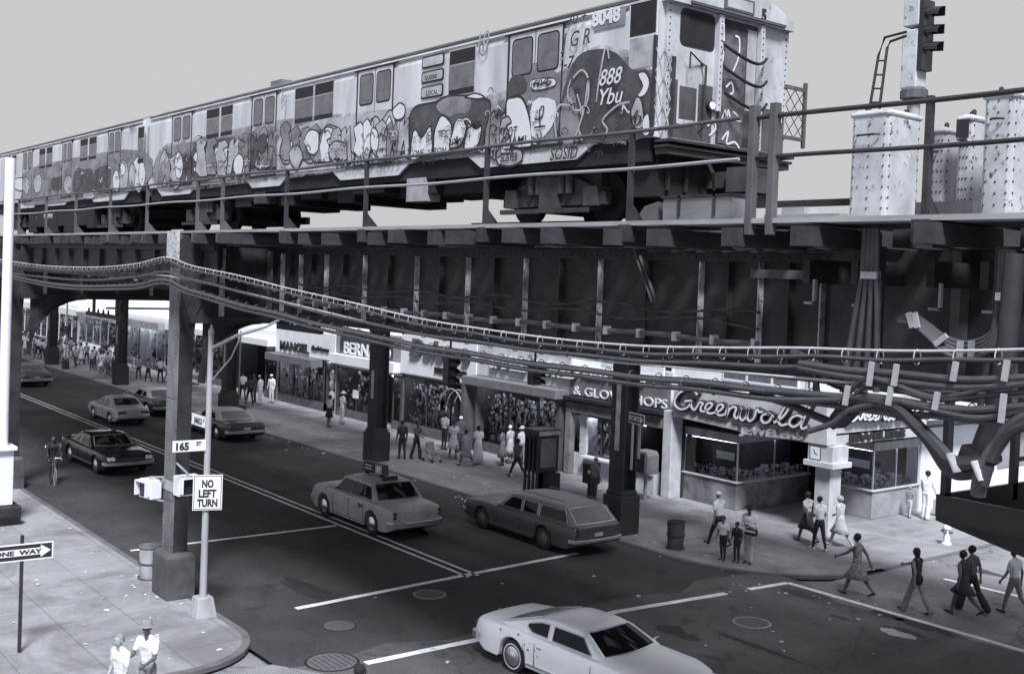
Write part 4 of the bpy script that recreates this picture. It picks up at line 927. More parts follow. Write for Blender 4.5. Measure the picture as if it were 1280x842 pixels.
gw.build('front_scrawl', gr_w, ff, fix=False)
MB().tube([(XF+.06,fy(897,12)[0]-.03,12.28),(XF+.16,fy(897,12)[0]-.02,12.25),(XF+.16,fy(897,35)[0]-.02,12.0),(XF+.06,fy(897,35)[0]-.02,11.97)], .018).build('grab_handle', gr_w, ff)
MB().tube([(XF+.06,TY+.9,11.6),(XF+.16,TY+.9,11.55),(XF+.16,TY+.9,10.6),(XF+.06,TY+.9,10.55)], .02).tube([(XF+.06,TY+.95,11.58),(XF+.2,TY+.5,11.7),(XF+.2,TY+.5,11.45)], .014).build('handrail', steel, ff)
sg = MB().box(XF+.161, XF+.19, TY+1.25, TY+1.95, 12.5, 12.72); sg.build('destination_sign', steel_mid, ff)
MB().box(XF+.191, XF+.195, TY+1.3, TY+1.9, 12.53, 12.69).build('sign_glass', gr_l, ff)
tt = MB(); put_text(tt, '5', (XF+.17, TY+2.15, 12.47), (0,1,0), (0,0,1), .26, .003, .01); tt.build('route_number', gr_k, ff)
rv = MB()
for yy in (TY+.18, dy0-.05, dy1+.05, dy1+.18, TY+TW-.1):
    z = 10.5
    while z < 12.4: rv.ell((XF+.145 if abs(yy-dy0+.05) < .01 or abs(yy-dy1-.05) < .01 else XF+.056, yy, z), (.01,.014,.014), 6, 3); z += .1
rv.build('rivets', steel_mid, ff)
# anticlimber and coupler
MB().box(XF-.05, XF+.28, TY+.05, TY+TW-.05, 10.30, 10.345).box(XF-.05, XF+.24, TY+.05, TY+TW-.05, 10.22, 10.26).box(XF-.05, XF+.2, TY+.08, TY+TW-.08, 10.12, 10.21).build('anticlimber', steel, ff)
MB().box(XF-.1, XF+.6, TY+1.3, TY+1.75, 9.7, 9.95).box(XF+.4, XF+.8, TY+1.2, TY+1.85, 9.62, 10.0).build('coupler', under_l, ff)
MB().box(XF-.6, XF-.1, TY+.2, TY+TW-.2, 9.5, 10.2).box(XF-.08, XF-.02, TY+.35, TY+.4, 9.6, 10.2).box(XF-.08, XF-.02, TY+.75, TY+.8, 9.6, 10.2).build('pilot', under, ff)
for cc in ((TY+1.0,9.9),(TY+2.1,9.85)): MB().tube([(XF+.1,cc[0],cc[1]+.3),(XF+.3,cc[0],cc[1]),(XF+.25,cc[0]+.1,cc[1]-.25)], .03).build('air_hose', under, ff)
# scissor gates
def gate(A, B, z0, z1, n, name, par, m=steel_lt):
    A = Vector((*A,0)); B = Vector((*B,0)); q = MB(); d = (B-A)/n
    for i in range(n):
        a = A+d*i; b = A+d*(i+1)
        h = (z1-z0)/3
        for k in range(3):
            q.bar((a.x,a.y,z0+k*h), (b.x,b.y,z0+(k+1)*h), .008, .012).bar((a.x,a.y,z0+(k+1)*h), (b.x,b.y,z0+k*h), .008, .012)
    q.build(name, m, par)
gate((XF-.02,TY-.03), (XF+.12,TY+.22), 10.45, 11.75, 2, 'folding_gate', ff)
MB().box(XF-.05, XF-.01, TY-.05, TY-.0, 10.42, 11.9).box(XF+.1, XF+.14, TY+.2, TY+.26, 10.42, 11.6).build('gate_post', steel, ff)
gyo = fy(1003, 120)[0]
gate((XF+.05,TY+TW-.05), (XF+.05,gyo-.02), 10.7, 11.5, 2, 'folding_gate', ff, steel)
MB().box(XF+.03, XF+.08, gyo-.03, gyo+.03, 10.55, 11.65).box(XF+.03, XF+.07, TY+TW-.1, gyo, 11.5, 11.56).box(XF+.03, XF+.07, TY+TW-.1, gyo, 10.66, 10.72).build('gate_arm', steel_mid, ff)
# ============================================================ BUILDINGS
def goods(mb, x0, x1, y0, y1, z0, z1, n, seed=0, sc=1.):
    rr = random.Random(seed)
    for i in range(n):
        mb.m(rr.choice([0,0,0,0,1,1,2,2])); x = rr.uniform(x0,x1); y = rr.uniform(y0,y1); z = z0+(z1-z0)*rr.random()**1.6; s = rr.uniform(.035,.15)*sc
        k = rr.random()
        if k < .18: mb.ell((x,y,z), (s*.6,s*.5,s*rr.uniform(.5,1.2)), 7, 5)
        elif k < .8: mb.obox((x,y,z), (s*rr.uniform(.5,1.5),s*.3,s*rr.uniform(.6,2.2)*(1 if sc == 1 else .45)), Matrix.Rotation(rr.uniform(-.35,.35),3,'Y'))
        else: mb.lathe([(s*.25,0),(s*.5,s*.6),(s*.3,s*1.3),(s*.35,s*1.7)] if sc == 1 else [(s*.5,0),(s*.55,s*.3),(s*.2,s*.7)], (x,y,z), 7)
def mannequin(mb, x, y, z, h, a=0):
    M = Matrix.Rotation(a, 3, 'Z'); c = Vector((x,y,z))
    mb.ell(c+Vector((0,0,h*.93)), (h*.045,h*.05,h*.065), 8, 6).ell(c+Vector((0,0,h*.72)), (h*.09,h*.06,h*.13), 8, 6, M).ell(c+Vector((0,0,h*.53)), (h*.085,h*.06,h*.1), 8, 6, M)
    for s in (-1, 1):
        mb.tube([c+M@Vector((s*.04*h,0,.5*h)), c+M@Vector((s*.06*h,.02*h,.25*h)), c+M@Vector((s*.07*h,0,0))], [h*.045,h*.03,h*.02], 7)
        mb.tube([c+M@Vector((s*.08*h,0,.8*h)), c+M@Vector((s*.17*h,-.02*h,.66*h)), c+M@Vector((s*.10*h,-.08*h,.56*h))], [h*.025,h*.02,h*.015], 6)
    return mb
case_glow_m = mat('added_case_glow', .8, .5, emit=7.); tube_s = mat('shop_fluorescent', .8, .5, emit=38.)  # first glow is an added fill for the show cases, second the shop tubes
def store(name, label, x0, x1, zs0, zs1, sign_m, bulk=.5, ztop=None, zw=None, frame=metal_dk, nwin=3, door=None, depth=2.4, seed=0, n=120, bulk_m=brick_m, cat='shop', signy=.22, pier=None, wall_m=white_b, roofz=None, man=(), glassy=.0, goods_z=None):
    zw = zw or zs0-.1; roofz = roofz or zs1+.3; y = FY
    r = empty(name, ((x0+x1)/2, y, 0), label, cat)
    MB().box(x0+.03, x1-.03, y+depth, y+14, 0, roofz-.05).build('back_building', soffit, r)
    MB().box(x0, x1, y+.02, y+depth, zw+.25, roofz).box(x0, x1, y+depth-.0, y+14, roofz-.04, roofz+.05).build('wall', wall_m, r)
    MB().box(x0, x1, y-signy, y+.019, zs0, zs1).build('sign_band', sign_m, r, bevel=.01)
    MB().box(x0+.04, x1-.04, y+.03, y+depth-.02, zw+.20, zw+.245).build('soffit', mat('shop_soffit', .35, .8), r)
    segs = [(x0+.12, x1-.12)] if door is None else [(x0+.12, door[0]), (door[1], x1-.12)]
    for s0, s1 in segs:
        if s1-s0 < .3: continue
        MB().box(s0, s1, y, y+.25, .005, bulk).box(s0, s1, y+.25, y+depth-.05, bulk-.06, bulk-.01).build('bulkhead', bulk_m, r, bevel=.01)
        MB().add([(s0+.03,y+.1,bulk+.02),(s1-.03,y+.1,bulk+.02),(s1-.03,y+.1,zw+.19),(s0+.03,y+.1,zw+.19)], [[0,1,2,3]]).build('display_glass', shopglass, r, fix=False)
        f = MB(); k = max(1, round((s1-s0)/1.9))
        for i in range(k+1):
            xx = s0+(s1-s0)*i/k; f.box(max(s0,xx-.03), min(s1,xx+.03), y+.06, y+.15, bulk, zw+.2)
        f.box(s0, s1, y+.055, y+.155, zw+.12, zw+.199).box(s0, s1, y+.055, y+.155, bulk+.001, bulk+.05).build('window_frame', frame, r)
        g_ = MB(); goods(g_, s0+.15, s1-.15, y+.3, y+1.3, bulk+.05, (goods_z or zw-.2), int(n*2.0*(s1-s0)/4), seed+int(s0*10)); q2 = random.Random(seed+5); xx = s0+.4
        while xx < s1-.4:                                # garments and cards on the back of the display
            g_.m(q2.choice([0,0,1,1,2])); hh = q2.uniform(.5,1.05); zz = q2.uniform(bulk+.5, max(bulk+.6, zw-.9)); ww = q2.uniform(.18,.36)
            g_.prism([(xx-ww*.6,zz),(xx+ww*.6,zz),(xx+ww*.5,zz+hh*.7),(xx+ww,zz+hh*.55),(xx+ww*1.05,zz+hh*.8),(xx+ww*.3,zz+hh),(xx-ww*.3,zz+hh),(xx-ww*1.05,zz+hh*.8),(xx-ww,zz+hh*.55),(xx-ww*.5,zz+hh*.7)], 'y', y+1.35, y+1.42); xx += q2.uniform(.55,1.0)
        for i in range(int((s1-s0)*1.5)): a_ = q2.uniform(s0+.2,s1-.4); b_ = q2.uniform(bulk+.1,zw-.3); g_.m(0).box(a_, a_+q2.uniform(.12,.35), y+.13, y+.14, b_, b_+q2.uniform(.08,.22))
        o = g_.build('merchandise', [goods_l, goods_m, goods_d], r); o['kind'] = 'stuff'
    [MB().box(a_, a_+.12, y-.02, y+depth, .005, zw+.25).build('pier', pier or frame, r) for a_ in (x0, x1-.12)]
    tb = MB(); xx = x0+.5
    while xx+1.2 < x1: tb.tube([(xx,y+.35,zw+.14),(xx+1.2,y+.35,zw+.14)], .02, 6); xx += 2.4
    tb.build('fluorescent_tube', tube_s, r)
    if door:
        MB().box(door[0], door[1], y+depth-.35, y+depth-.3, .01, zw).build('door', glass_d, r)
        [MB().box(a_, a_+.05, y+.02, y+depth-.35, .005, zw+.19).build('doorway_side', frame, r) for a_ in (door[0]-.05, door[1])]
    for (mx_, mz) in man: mannequin(MB(), mx_, y+.7, bulk, 1.6)
    if man:
        mm = MB()
        for (mx_, mh) in man: mannequin(mm, mx_, y+.7, bulk, mh, random.uniform(-.5,.5))
        mm.build('mannequin', goods_l, r, smooth=True)
    return r
fx = lambda u: PY(u, 500, FY)[0]
def lettering(r, s, u0, u1, v0, size, m, dy=.26, off=.01, shear=0, ext=.03, name='lettering', v1=None):
    x0, z0 = PY(u0, v0, FY-dy); x1 = PY(u1, v1 or v0, FY-dy)[0]
    t = MB(); put_text(t, s, (x0, FY-dy, z0), (1,0,0), (0,0,1), size, ext, off, shear, width=x1-x0); return t.build(name, m, r)
XL = [-170, -150, -128, fx(95), fx(152), fx(215), fx(345), fx(420), fx(502), fx(597), fx(714), fx(838)]
store('shop', 'farthest pale shop front at the end of the avenue', XL[0], XL[1], 3.1, 4.2, sign_g, n=20, seed=1)
store('shop', 'distant dark shop front left of the white piered store', XL[1], XL[2], 3.2, 4.0, steel_mid, n=30, seed=2)
store('shop', 'distant shop with white piers behind the crowd at the far left', XL[2], XL[3], 3.1, 3.7, white_b, n=40, seed=3, pier=white_b, frame=white_p)
s = store('clothes_shop', 'distant clothes shop with mannequins above a long white sill', XL[3], XL[4], 3.15, 3.55, sign_gg, bulk=.85, n=60, seed=4, bulk_m=white_b, frame=steel_lt, man=[(fx(108),2.0),(fx(112),2.0),(fx(134),1.9),(fx(141),1.8),(fx(146),1.5)], roofz=3.7)
s = store('department_store', 'store under a long pale grey canopy right of the distant mannequins', XL[4], XL[5], 3.2, 3.75, sign_gg, bulk=.4, n=60, seed=5, pier=white_b, frame=white_p, door=(fx(170),fx(182)), man=[(fx(160),1.7),(fx(190),1.9),(fx(200),1.9)], signy=1.2, roofz=4.0)
s = store('dark_arcade', 'shaded arcade entrance with a pale scalloped canopy behind the street light', XL[5], XL[6], 3.3, 3.7, white_p, bulk=.4, n=160, seed=6, door=(fx(285),fx(330)), signy=.7, roofz=4.2)
s = store('fashion_shop', 'fashion shop with white signboard and hats in its window', XL[6], XL[7], 3.0, 4.5, white_b, zw=2.7, bulk=.45, n=150, seed=7, door=(fx(404),fx(418)), roofz=4.55, pier=steel_lt, signy=.15, man=[(fx(362),1.8),(fx(380),1.7)])
lettering(s, 'MANGEL', 350, 386, 436, .75, letter_k, v1=441, off=.02, dy=.2); lettering(s, 'fashions', 389, 411, 437, .40, letter_k, dy=.2, shear=.3, v1=440)
MB().box(XL[6]+.1, XL[7]-1.4, FY-.9, FY-.16, 2.55, 2.98).build('awning_band', sign_g, s, bevel=.02)
hat = MB()
for z in (2.1,1.55,.95):
    for dx in (0, .75): hat.ell((fx(400)+dx, FY+.35, z), (.32,.1,.3), 10, 7)
hat.build('hanging_hats', goods_l, s, smooth=True)
s = store('clothes_shop', 'clothes shop with framed BERNARD signboard over a white ledge', XL[7], XL[8], 3.55, 4.85, sign_gg, zw=2.55, bulk=.4, n=130, seed=8, door=(fx(468),fx(490)), roofz=4.9, signy=.12, man=[(fx(434),1.7),(fx(452),1.8)])
MB().box(fx(426), fx(492), FY-.17, FY-.121, 3.62, 4.72).build('sign_panel', mat('navy_panel', .05, .5), s)
MB().box(XL[7], XL[8]-.1, FY-.5, FY-.0, 2.95, 3.5).build('white_ledge', white_b, s, bevel=.03)
lettering(s, 'BERNARD', 430, 488, 441, .92, white_p, off=.012, v1=450, dy=.19)
MB().obox((fx(442),FY+.06,2.1), (.75,.02,.75), Matrix.Rotation(R_(45),3,'Y')).build('diamond_sign', letter_k, s); MB().box(fx(440), fx(447), FY+.03, FY+.05, 1.15, 1.6).build('window_card', white_p, s)
s = store('shoe_shop', 'shoe shop under a tall white signboard with script lettering', XL[8], XL[9], 3.02, 5.2, white_b, zw=2.7, bulk=.45, n=230, seed=9, door=(fx(562),fx(585)), roofz=5.3, signy=.15, pier=steel_mid, man=[(fx(530),1.6)])
lettering(s, 'Delcoys', 512, 588, 444, 1.25, mat('script_grey', .10, .5), off=.035, shear=.25, v1=457, ext=.06, dy=.24); lettering(s, 'DESIGN SHOES', 543, 583, 465, .36, letter_k, off=.012, v1=469, dy=.19)
h = MB()
for k in range(3):
    cx = fx(566+k*9); h.tube([(cx+1.0*math.cos(a), FY-.1, 1.5+1.15*math.sin(a)) for a in [R_(q) for q in range(0,181,15)]], .03, 6)
h.build('arched_rails', steel_lt, s, smooth=True)
s = store('toy_shop', 'children\'s clothes shop with a broad grey canopy and crowded windows', XL[9], XL[10], 3.52, 5.3, stone_lt, zw=3.0, bulk=.4, n=420, seed=10, roofz=5.4, signy=.1, pier=steel_mid, frame=steel_mid, man=[(fx(618),1.7),(fx(625),1.4),(fx(655),1.6),(fx(680),1.5),(fx(700),1.6)], goods_z=2.6)
s['label'] = "children's clothes shop with a broad grey canopy and crowded windows"
MB().box(XL[9]-.1, XL[10], FY-.9, FY-.101, 3.1, 3.5).build('canopy', mat('canopy_grey', .16, .7, .2), s, bevel=.03)
[MB().box(*b_, .01, 3.1).build('canopy_post', steel_mid, s) for b_ in ((XL[9]-.1, XL[9]+.15, FY-.9, FY-.03), (XL[9]+.5, XL[9]+.62, FY-.5, FY-.03), (XL[10]-.5, XL[10]-.25, FY-.4, FY-.03))]
lettering(s, 'SMALL WORLD', 613, 722, 458, .78, neon_l, off=.03, v1=475, ext=.09, dy=.2)
lettering(s, 'SMALL WORLD', 613.6, 722.6, 459, .78, steel, off=.045, v1=476, ext=.05, dy=.12, name='letter_returns')
lettering(s, 'All', 660, 672, 447, .8, stiff_lt, shear=.4, v1=448)
s = store('glove_shop', 'glove shop with dark signboard and stone lintel beside the jewellers', XL[10], XL[11], 3.32, 4.35, sign_g, zw=2.35, bulk=.9, n=110, seed=11, roofz=4.5, door=(fx(790),fx(830)), bulk_m=stone_lt, signy=.12, pier=stone_md)
lettering(s, '& GLOVE SHOPS', 717, 834, 492, .52, white_p, off=.0, v1=507, ext=.02, dy=.2, shear=.0); lettering(s, 'Hosiery & Lingerie', 727, 806, 470, .3, white_p, off=.012, shear=.3, v1=481, dy=.2)
MB().box(XL[10], XL[11], FY-.5, FY-.121, 3.1, 3.3).build('awning_roll', blackp, s, bevel=.05)
MB().box(XL[10]+.0, XL[11]-.1, FY-.3, FY-.021, 2.6, 3.05).box(XL[10], XL[10]+.35, FY-.3, FY-.021, 0.01, 2.59).build('stone_lintel', stone_md, s, bevel=.02)
MB().box(fx(727), fx(735), FY-.02, FY+.6, .01, 2.6).build('pale_pilaster', stone_lt, s)
MB().box(fx(735), fx(792), FY-.35, FY-.001, .82, .9).build('window_sill', stone_lt, s)
MB().box(fx(806), fx(828), FY-.3, FY+.1, .01, .75).box(fx(806)-.05, fx(828), FY-.4, FY+.15, .75, .82).build('counter', stone_lt, s)
# upper storey over the glove shop and the jewellers
up = empty('upper_storey', (-29, FY, 4.4), 'pale upper storey with blinds and a dentist sign over the corner shops', 'building')
MB().box(XL[10]-.3, -23.0, FY+.3, FY+14, 4.5, 9.6).build('wall', white_b, up)
for u0, u1 in ((753,768),(790,842),(905,1000),(1010,1022)):
    a = PY(u0, 470, FY+.3)[0]; b = min(PY(u1, 470, FY+.3)[0], -23.1); w = MB().box(a, b, FY+.24, FY+.298, 4.7, 6.4).build('window_frame', white_p, up)
    k = max(1, round((b-a)/1.0))
    for i in range(k): MB().box(a+(b-a)*i/k+.06, a+(b-a)*(i+1)/k-.06, FY+.232, FY+.239, 4.78, 6.3).build('pane', glass_m if u0 != 790 else glass_d, w)
    bl = MB(); z = 5.0
    while z < 6.3: bl.box(a+.06, b-.06, FY+.222, FY+.231, z, z+.05); z += .28
    bl.build('blind_slats', white_p, w)
a = PY(798, 445, FY+.1)[0]; b = PY(830, 445, FY+.1)[0]
dn = MB().box(a, b, FY+.12, FY+.2, 4.5, 5.6).build('dentist_sign', white_p, up)
t = MB(); put_text(t, 'DENTIST', (a+.1, FY+.1, 5.0), (1,0,0), (0,0,1), .42, .01, .012, width=b-a-.2); put_text(t, 'PAUL GOLD', (a+.1, FY+.1, 5.42), (1,0,0), (0,0,1), .2, .01, .005, width=b-a-.3); t.build('lettering', letter_k, dn)
# ---------------- corner jewellers
jw = empty('jewellery_shop', (-26, 32, 0), 'corner jewellery shop with raised script sign, glass show cases and open entrance', 'shop')
xl = XL[11]; jy = FY-.3
def quad_sign(pts, y0, y1, name, m, par=jw): return MB().prism([PY(u, v, y0) for u, v in pts], 'y', y0, y1).build(name, m, par, bevel=.015)
quad_sign([(842,514),(920,533),(922,539),(1034,557),(1034,500),(842,483)], jy, jy+.5, 'sign_fascia', stone_lt)
quad_sign([(842,512),(921,531),(921,538),(842,520)], jy-.08, jy+.3, 'ledge_roll', stone_lt)
xr = PY(1034, 530, jy)[0]; zr0 = PY(1034, 557, jy)[1]; zr1 = PY(1034, 500, jy)[1]
# script letters, deep dark returns with pale faces
zl = PY(850, 509, jy)[1]
GS = [[(236,140),(225,122),(190,112),(150,124),(122,158),(120,192),(150,214),(186,204),(206,172),(172,172)], [(206,172),(206,200),(222,218),(238,200),(250,178),(268,186),(258,200),(256,222),(276,226)],
 [(276,226),(300,212),(316,192),(304,180),(286,192),(280,216),(300,236),(326,232)], [(326,232),(356,222),(374,202),(364,188),(346,198),(338,226),(354,246),(384,240)],
 [(384,240),(402,198)], [(402,198),(390,256)], [(390,256),(406,218),(428,202),(442,212),(432,248),(444,262),(456,250)], [(456,250),(470,208),(460,250),(474,272),(494,254),(508,212)], [(508,212),(500,256),(514,276),(538,256),(550,214),(562,228),(580,226)],
 [(606,236),(584,244),(574,264),(586,284),(612,280),(628,256),(616,238),(606,236),(640,252)], [(640,284),(676,264),(706,232),(718,204),(702,200),(680,232),(664,276),(680,298),(712,290)],
 [(796,262),(766,246),(734,260),(722,290),(744,306),(774,290),(796,262)], [(842,176),(812,236),(784,300),(796,316),(814,306)]]
def script2(f, ax, par):
    back = MB(); face = MB()
    for st in GS:
        pts = [f(a, b) for a, b in st]
        p2 = [(p[0] if ax == 'y' else p[1], p[2]) for p in pts]
        for mb_, w, d0, d1 in ((back, .17, .02, .20), (face, .075, .205, .225)):
            t = MB(); stroke(t, p2, w, 0); n_ = len(t.v)//2
            def cv(v, d): return (v[0], jy-d, v[2]) if ax == 'y' else (xr+d, v[0], v[2])
            a = [cv(v, d0) for v in t.v]; b = [cv(v, d1) for v in t.v]; L_ = n_
            fs = [[2*n_+i, 2*n_+i+1, 2*n_+L_+i+1, 2*n_+L_+i] for i in range(L_-1)]+[[i, i+1, 2*n_+i+1, 2*n_+i] for i in range(L_-1)]+[[L_+i, L_+i+1, 3*n_+i+1, 3*n_+i] for i in range(L_-1)]+[[0, L_, 3*n_, 2*n_], [L_-1, 2*L_-1, 4*n_-1, 3*n_-1]]
            mb_.add(a+b, fs)
    back.build('script_letters', steel, par); face.build('script_faces', neon_l, par)
def script(s, A, B, xd, size, W_, par, dep=.16, nrm=(0,-1,0)):
    d = (Vector(B)-Vector(A)); w = d.length; ud = Vector((0,0,1))
    n = Vector(nrm)
    t = MB(); put_text(t, s, Vector(A)+n*.1, d, ud, size, .10, .055, .28, width=w); t.build('script_letters', steel, par)
    t = MB(); put_text(t, s, Vector(A)+n*.215, d, ud, size, .012, .02, .28, width=w); t.build('script_faces', neon_l, par)
A = (PY(849,510,jy)[0], jy, PY(849,510,jy)[1]); B = (PY(1014,534,jy)[0], jy, PY(1014,534,jy)[1])
script2(lambda a, b: (PY(820+a/4.208, 460+b/4.208, jy)[0], 0, PY(820+a/4.208, 460+b/4.208, jy)[1]), 'y', jw)
A2 = PY(926, 541, jy); B2 = PY(1006, 549, jy); t = MB(); put_text(t, 'JEWELERS', (A2[0], jy-.06, A2[1]-.0), (B2[0]-A2[0], 0, B2[1]-A2[1]), (0,0,1), .36, .05, .02, width=B2[0]-A2[0]); t.build('jewelers_letters', stiff_lt, jw)
MB().box(xl-.02, xl+.42, FY-.32, FY+.3, .005, PY(842,514,jy)[1]).build('pier', stone_lt, jw, bevel=.02)
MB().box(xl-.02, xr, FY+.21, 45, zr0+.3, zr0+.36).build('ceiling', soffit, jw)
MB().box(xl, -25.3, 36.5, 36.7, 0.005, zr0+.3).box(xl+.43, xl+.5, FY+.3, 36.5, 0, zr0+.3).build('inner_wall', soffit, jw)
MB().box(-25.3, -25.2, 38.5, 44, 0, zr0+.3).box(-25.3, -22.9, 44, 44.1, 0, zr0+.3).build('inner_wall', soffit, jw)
# pillar with clock block
px_, pz = PY(1031, 560, FY-.05)
MB().box(px_-.30, px_+.30, FY-.1, FY+.5, .005, zr0-.72).build('corner_pillar', stone_lt, jw, bevel=.01)
MB().box(px_-.52, px_+.46, FY-.25, FY+.62, zr0-.72, zr0-.02).box(px_-.62, px_+.56, FY-.35, FY+.7, zr0-.74, zr0-.56).build('clock_block', stone_lt, jw, bevel=.01)
ck = MB().box(px_-.40, px_-.02, FY-.28, FY-.251, zr0-.5, zr0-.1).build('clock_face', white_p, jw)
MB().box(px_-.42, px_, FY-.275, FY-.2505, zr0-.52, zr0-.08).build('clock_rim', steel, ck); MB().bar((px_-.21,FY-.285,zr0-.3),(px_-.26,FY-.285,zr0-.18),.015).bar((px_-.21,FY-.285,zr0-.3),(px_-.12,FY-.285,zr0-.34),.015).build('clock_hands', letter_k, ck)
def island(name, x0, x1, y0, y1, z0, z1, label, seed, bm=None):
    r = empty(name, ((x0+x1)/2, (y0+y1)/2, 0), label, 'show case', None)
    MB().box(x0, x1, y0, y1, .006, z0-.06).build('base', bm or stone_md, r, bevel=.02)
    MB().box(x0-.06, x1+.06, y0-.06, y1+.06, z0-.06, z0).build('counter_edge', stone_lt, r, bevel=.01)
    MB().add([(x0+.03,y0+.03,z0),(x1-.03,y0+.03,z0),(x1-.03,y0+.03,z1),(x0+.03,y0+.03,z1)], [[0,1,2,3]]).build('front_glass', shopglass, r, fix=False); MB().add([(x1-.03,y0+.03,z0),(x1-.03,y1,z0),(x1-.03,y1,z1),(x1-.03,y0+.03,z1)], [[0,1,2,3]]).build('side_glass', shopglass, r, fix=False)
    MB().tube([(x0+.2,y0+.2,z1-.06),(x1-.2,y0+.2,z1-.03)], .010).tube([(x1-.2,y0+.4,z1-.03),(x1-.2,y1-.3,z1-.03)], .010).build('added_case_light', case_glow_m, r)  # glowing rods added to brighten the case contents, no real lamp here
    f = MB()
    for (x, y) in ((x0+.03,y0+.03),(x1-.03,y0+.03),(x1-.03,(y0+y1)/2),(x1-.03,y1-.03)): f.box(x-.025, x+.025, y-.025, y+.025, z0, z1)
    f.build('glass_posts', chrome, r)
    MB().box(x0, x1, y0, y1, z1, z1+.3).build('header', steel_lt, r)
    MB().box(x0+.05, x1-.9, y0+.9, y0+1., z0, z1).box(x1-1., x1-.9, y0+.95, y1, z0, z1).build('case_back', metal_dk, r)
    g_ = MB(); goods(g_, x0+.15, x1-.1, y0+.12, y0+.8, z0+.02, z0+.30, 300, seed, .75); goods(g_, x1-.8, x1-.12, y0+.12, y1-.1, z0+.02, z0+.30, 340, seed+1, .75)
    o = g_.build('jewellery', [goods_l, goods_m, goods_d], r); o['kind'] = 'stuff'
    MB().box(x1-1.1, x1-.25, y0+.1, y0+.12, z0+.72, z0+1.0).build('price_card', white_p, r)
    q2 = random.Random(seed); ds = MB()
    for i in range(9): a_ = x0+.2+(x1-x0-.6)*i/9; hh = q2.uniform(.1,.42); ds.box(a_, a_+q2.uniform(.1,.22), y0+.45, y0+.7, z0, z0+hh)
    for i in range(11): b_ = y0+.5+(y1-y0-.8)*i/11; hh = q2.uniform(.1,.42); ds.box(x1-.62, x1-.4, b_, b_+q2.uniform(.1,.22), z0, z0+hh)
    o = ds.build('display_risers', goods_l, r); o['kind'] = 'stuff'
    return r
marble = mat('veined_marble', .2, .5, .55, 1.3, v2=.05)
island('display_case', xl+.5, -26.25, 31.35, 35.6, 1.05, 2.45, 'glass show case on a marbled base left of the corner pillar', 31, marble)
island('display_case', -25.1, -22.85, 34.7, 37.6, 1.05, 2.45, 'glass show case of trinkets on a pale base right of the corner pillar', 33, mat('pale_marble', .3, .5, .35, 1.6))
# side street frontage
sd_ = empty('side_frontage', (-22.8, 44, 0), 'pale side street frontage of the jewellers with tiled roof band', 'building')
MB().box(-23.4, -22.8, 37.65, 75, .005, 7.5).build('wall', white_b, sd_); MB().box(-23.3, -22.9, 31.3, 37.64, 4.3, 7.5).build('upper_wall', white_b, sd_)
MB().box(-22.795, -22.6, 37.8, 43., 2.75, 3.15).build('white_band', white_p, sd_, bevel=.01)
MB().box(-22.795, -22.75, 43.2, 46.5, 1.2, 2.9).build('wall_panel', sign_gg, sd_)
MB().box(-22.795, -22.74, 47.5, 52.5, .8, 3.6).build('display_window', glass_m, sd_); MB().box(-22.739, -22.7, 47.5, 52.5, .7, .8).build('sill', stone_lt, sd_)
for y in (54,58,62,66): MB().box(-22.795, -22.74, y, y+2.2, .8, 3.2).build('display_window', glass_d, sd_); MB().box(-22.795, -22.74, y, y+2.2, 4.6, 6.2).build('upper_window', glass_d, sd_)
# second script sign on the side
MB().box(xr-.12, xr, jy+.51, 36.6, zr0-.02, zr1).build('side_sign_fascia', stone_lt, sd_)
A = (xr+.0, jy+.9, zr0+.38); B = (xr+.0, 36.3, zr0+.38)
script2(lambda a, b: (0, jy+.8+(a-112)/700*4.6, zr0+.42+(285-b+(a-112)*.13)/175*.85), 'x', sd_)
t = MB(); put_text(t, 'JEWELERS', (xr+.04, jy+1.1, zr0+.05), (0,1,0), (0,0,1), .34, .03, .02, width=3.4); t.build('jewelers_letters', letter_k, sd_)
# buildings across the far end of the side street and backdrop blocks
def block(x0, x1, y0, y1, h, label, m=brick_m, cols=5, rows=3, face='x'):
    r = empty('building', ((x0+x1)/2, (y0+y1)/2, 0), label, 'building')
    MB().box(x0, x1, y0, y1, 0, h).build('wall', m, r); MB().box(x0-.15, x1+.15, y0-.15, y1+.15, h, h+.4).build('cornice', stone_lt, r)
    for j in range(rows):
        for i in range(cols):
            z = 4.5+j*3.2
            if z+1.8 > h: continue
            if face == 'y': xx = x0+(x1-x0)*(i+.5)/cols; MB().box(xx-.5, xx+.5, y0-.05, y0-.002, z, z+1.7).build('window', glass_d, r)
            else: yy = y0+(y1-y0)*(i+.5)/cols; MB().box(x0-.05, x0-.002, yy-.5, yy+.5, z, z+1.7).build('window', glass_d, r)
block(-22.9, -8, 76, 100, 9, 'pale brick block closing the side street in the distance', stone_lt, 6, 2, 'y')
block(-200, -185, 5, 40, 8, 'low block closing the avenue in the far distance', stone_lt, 5, 1)
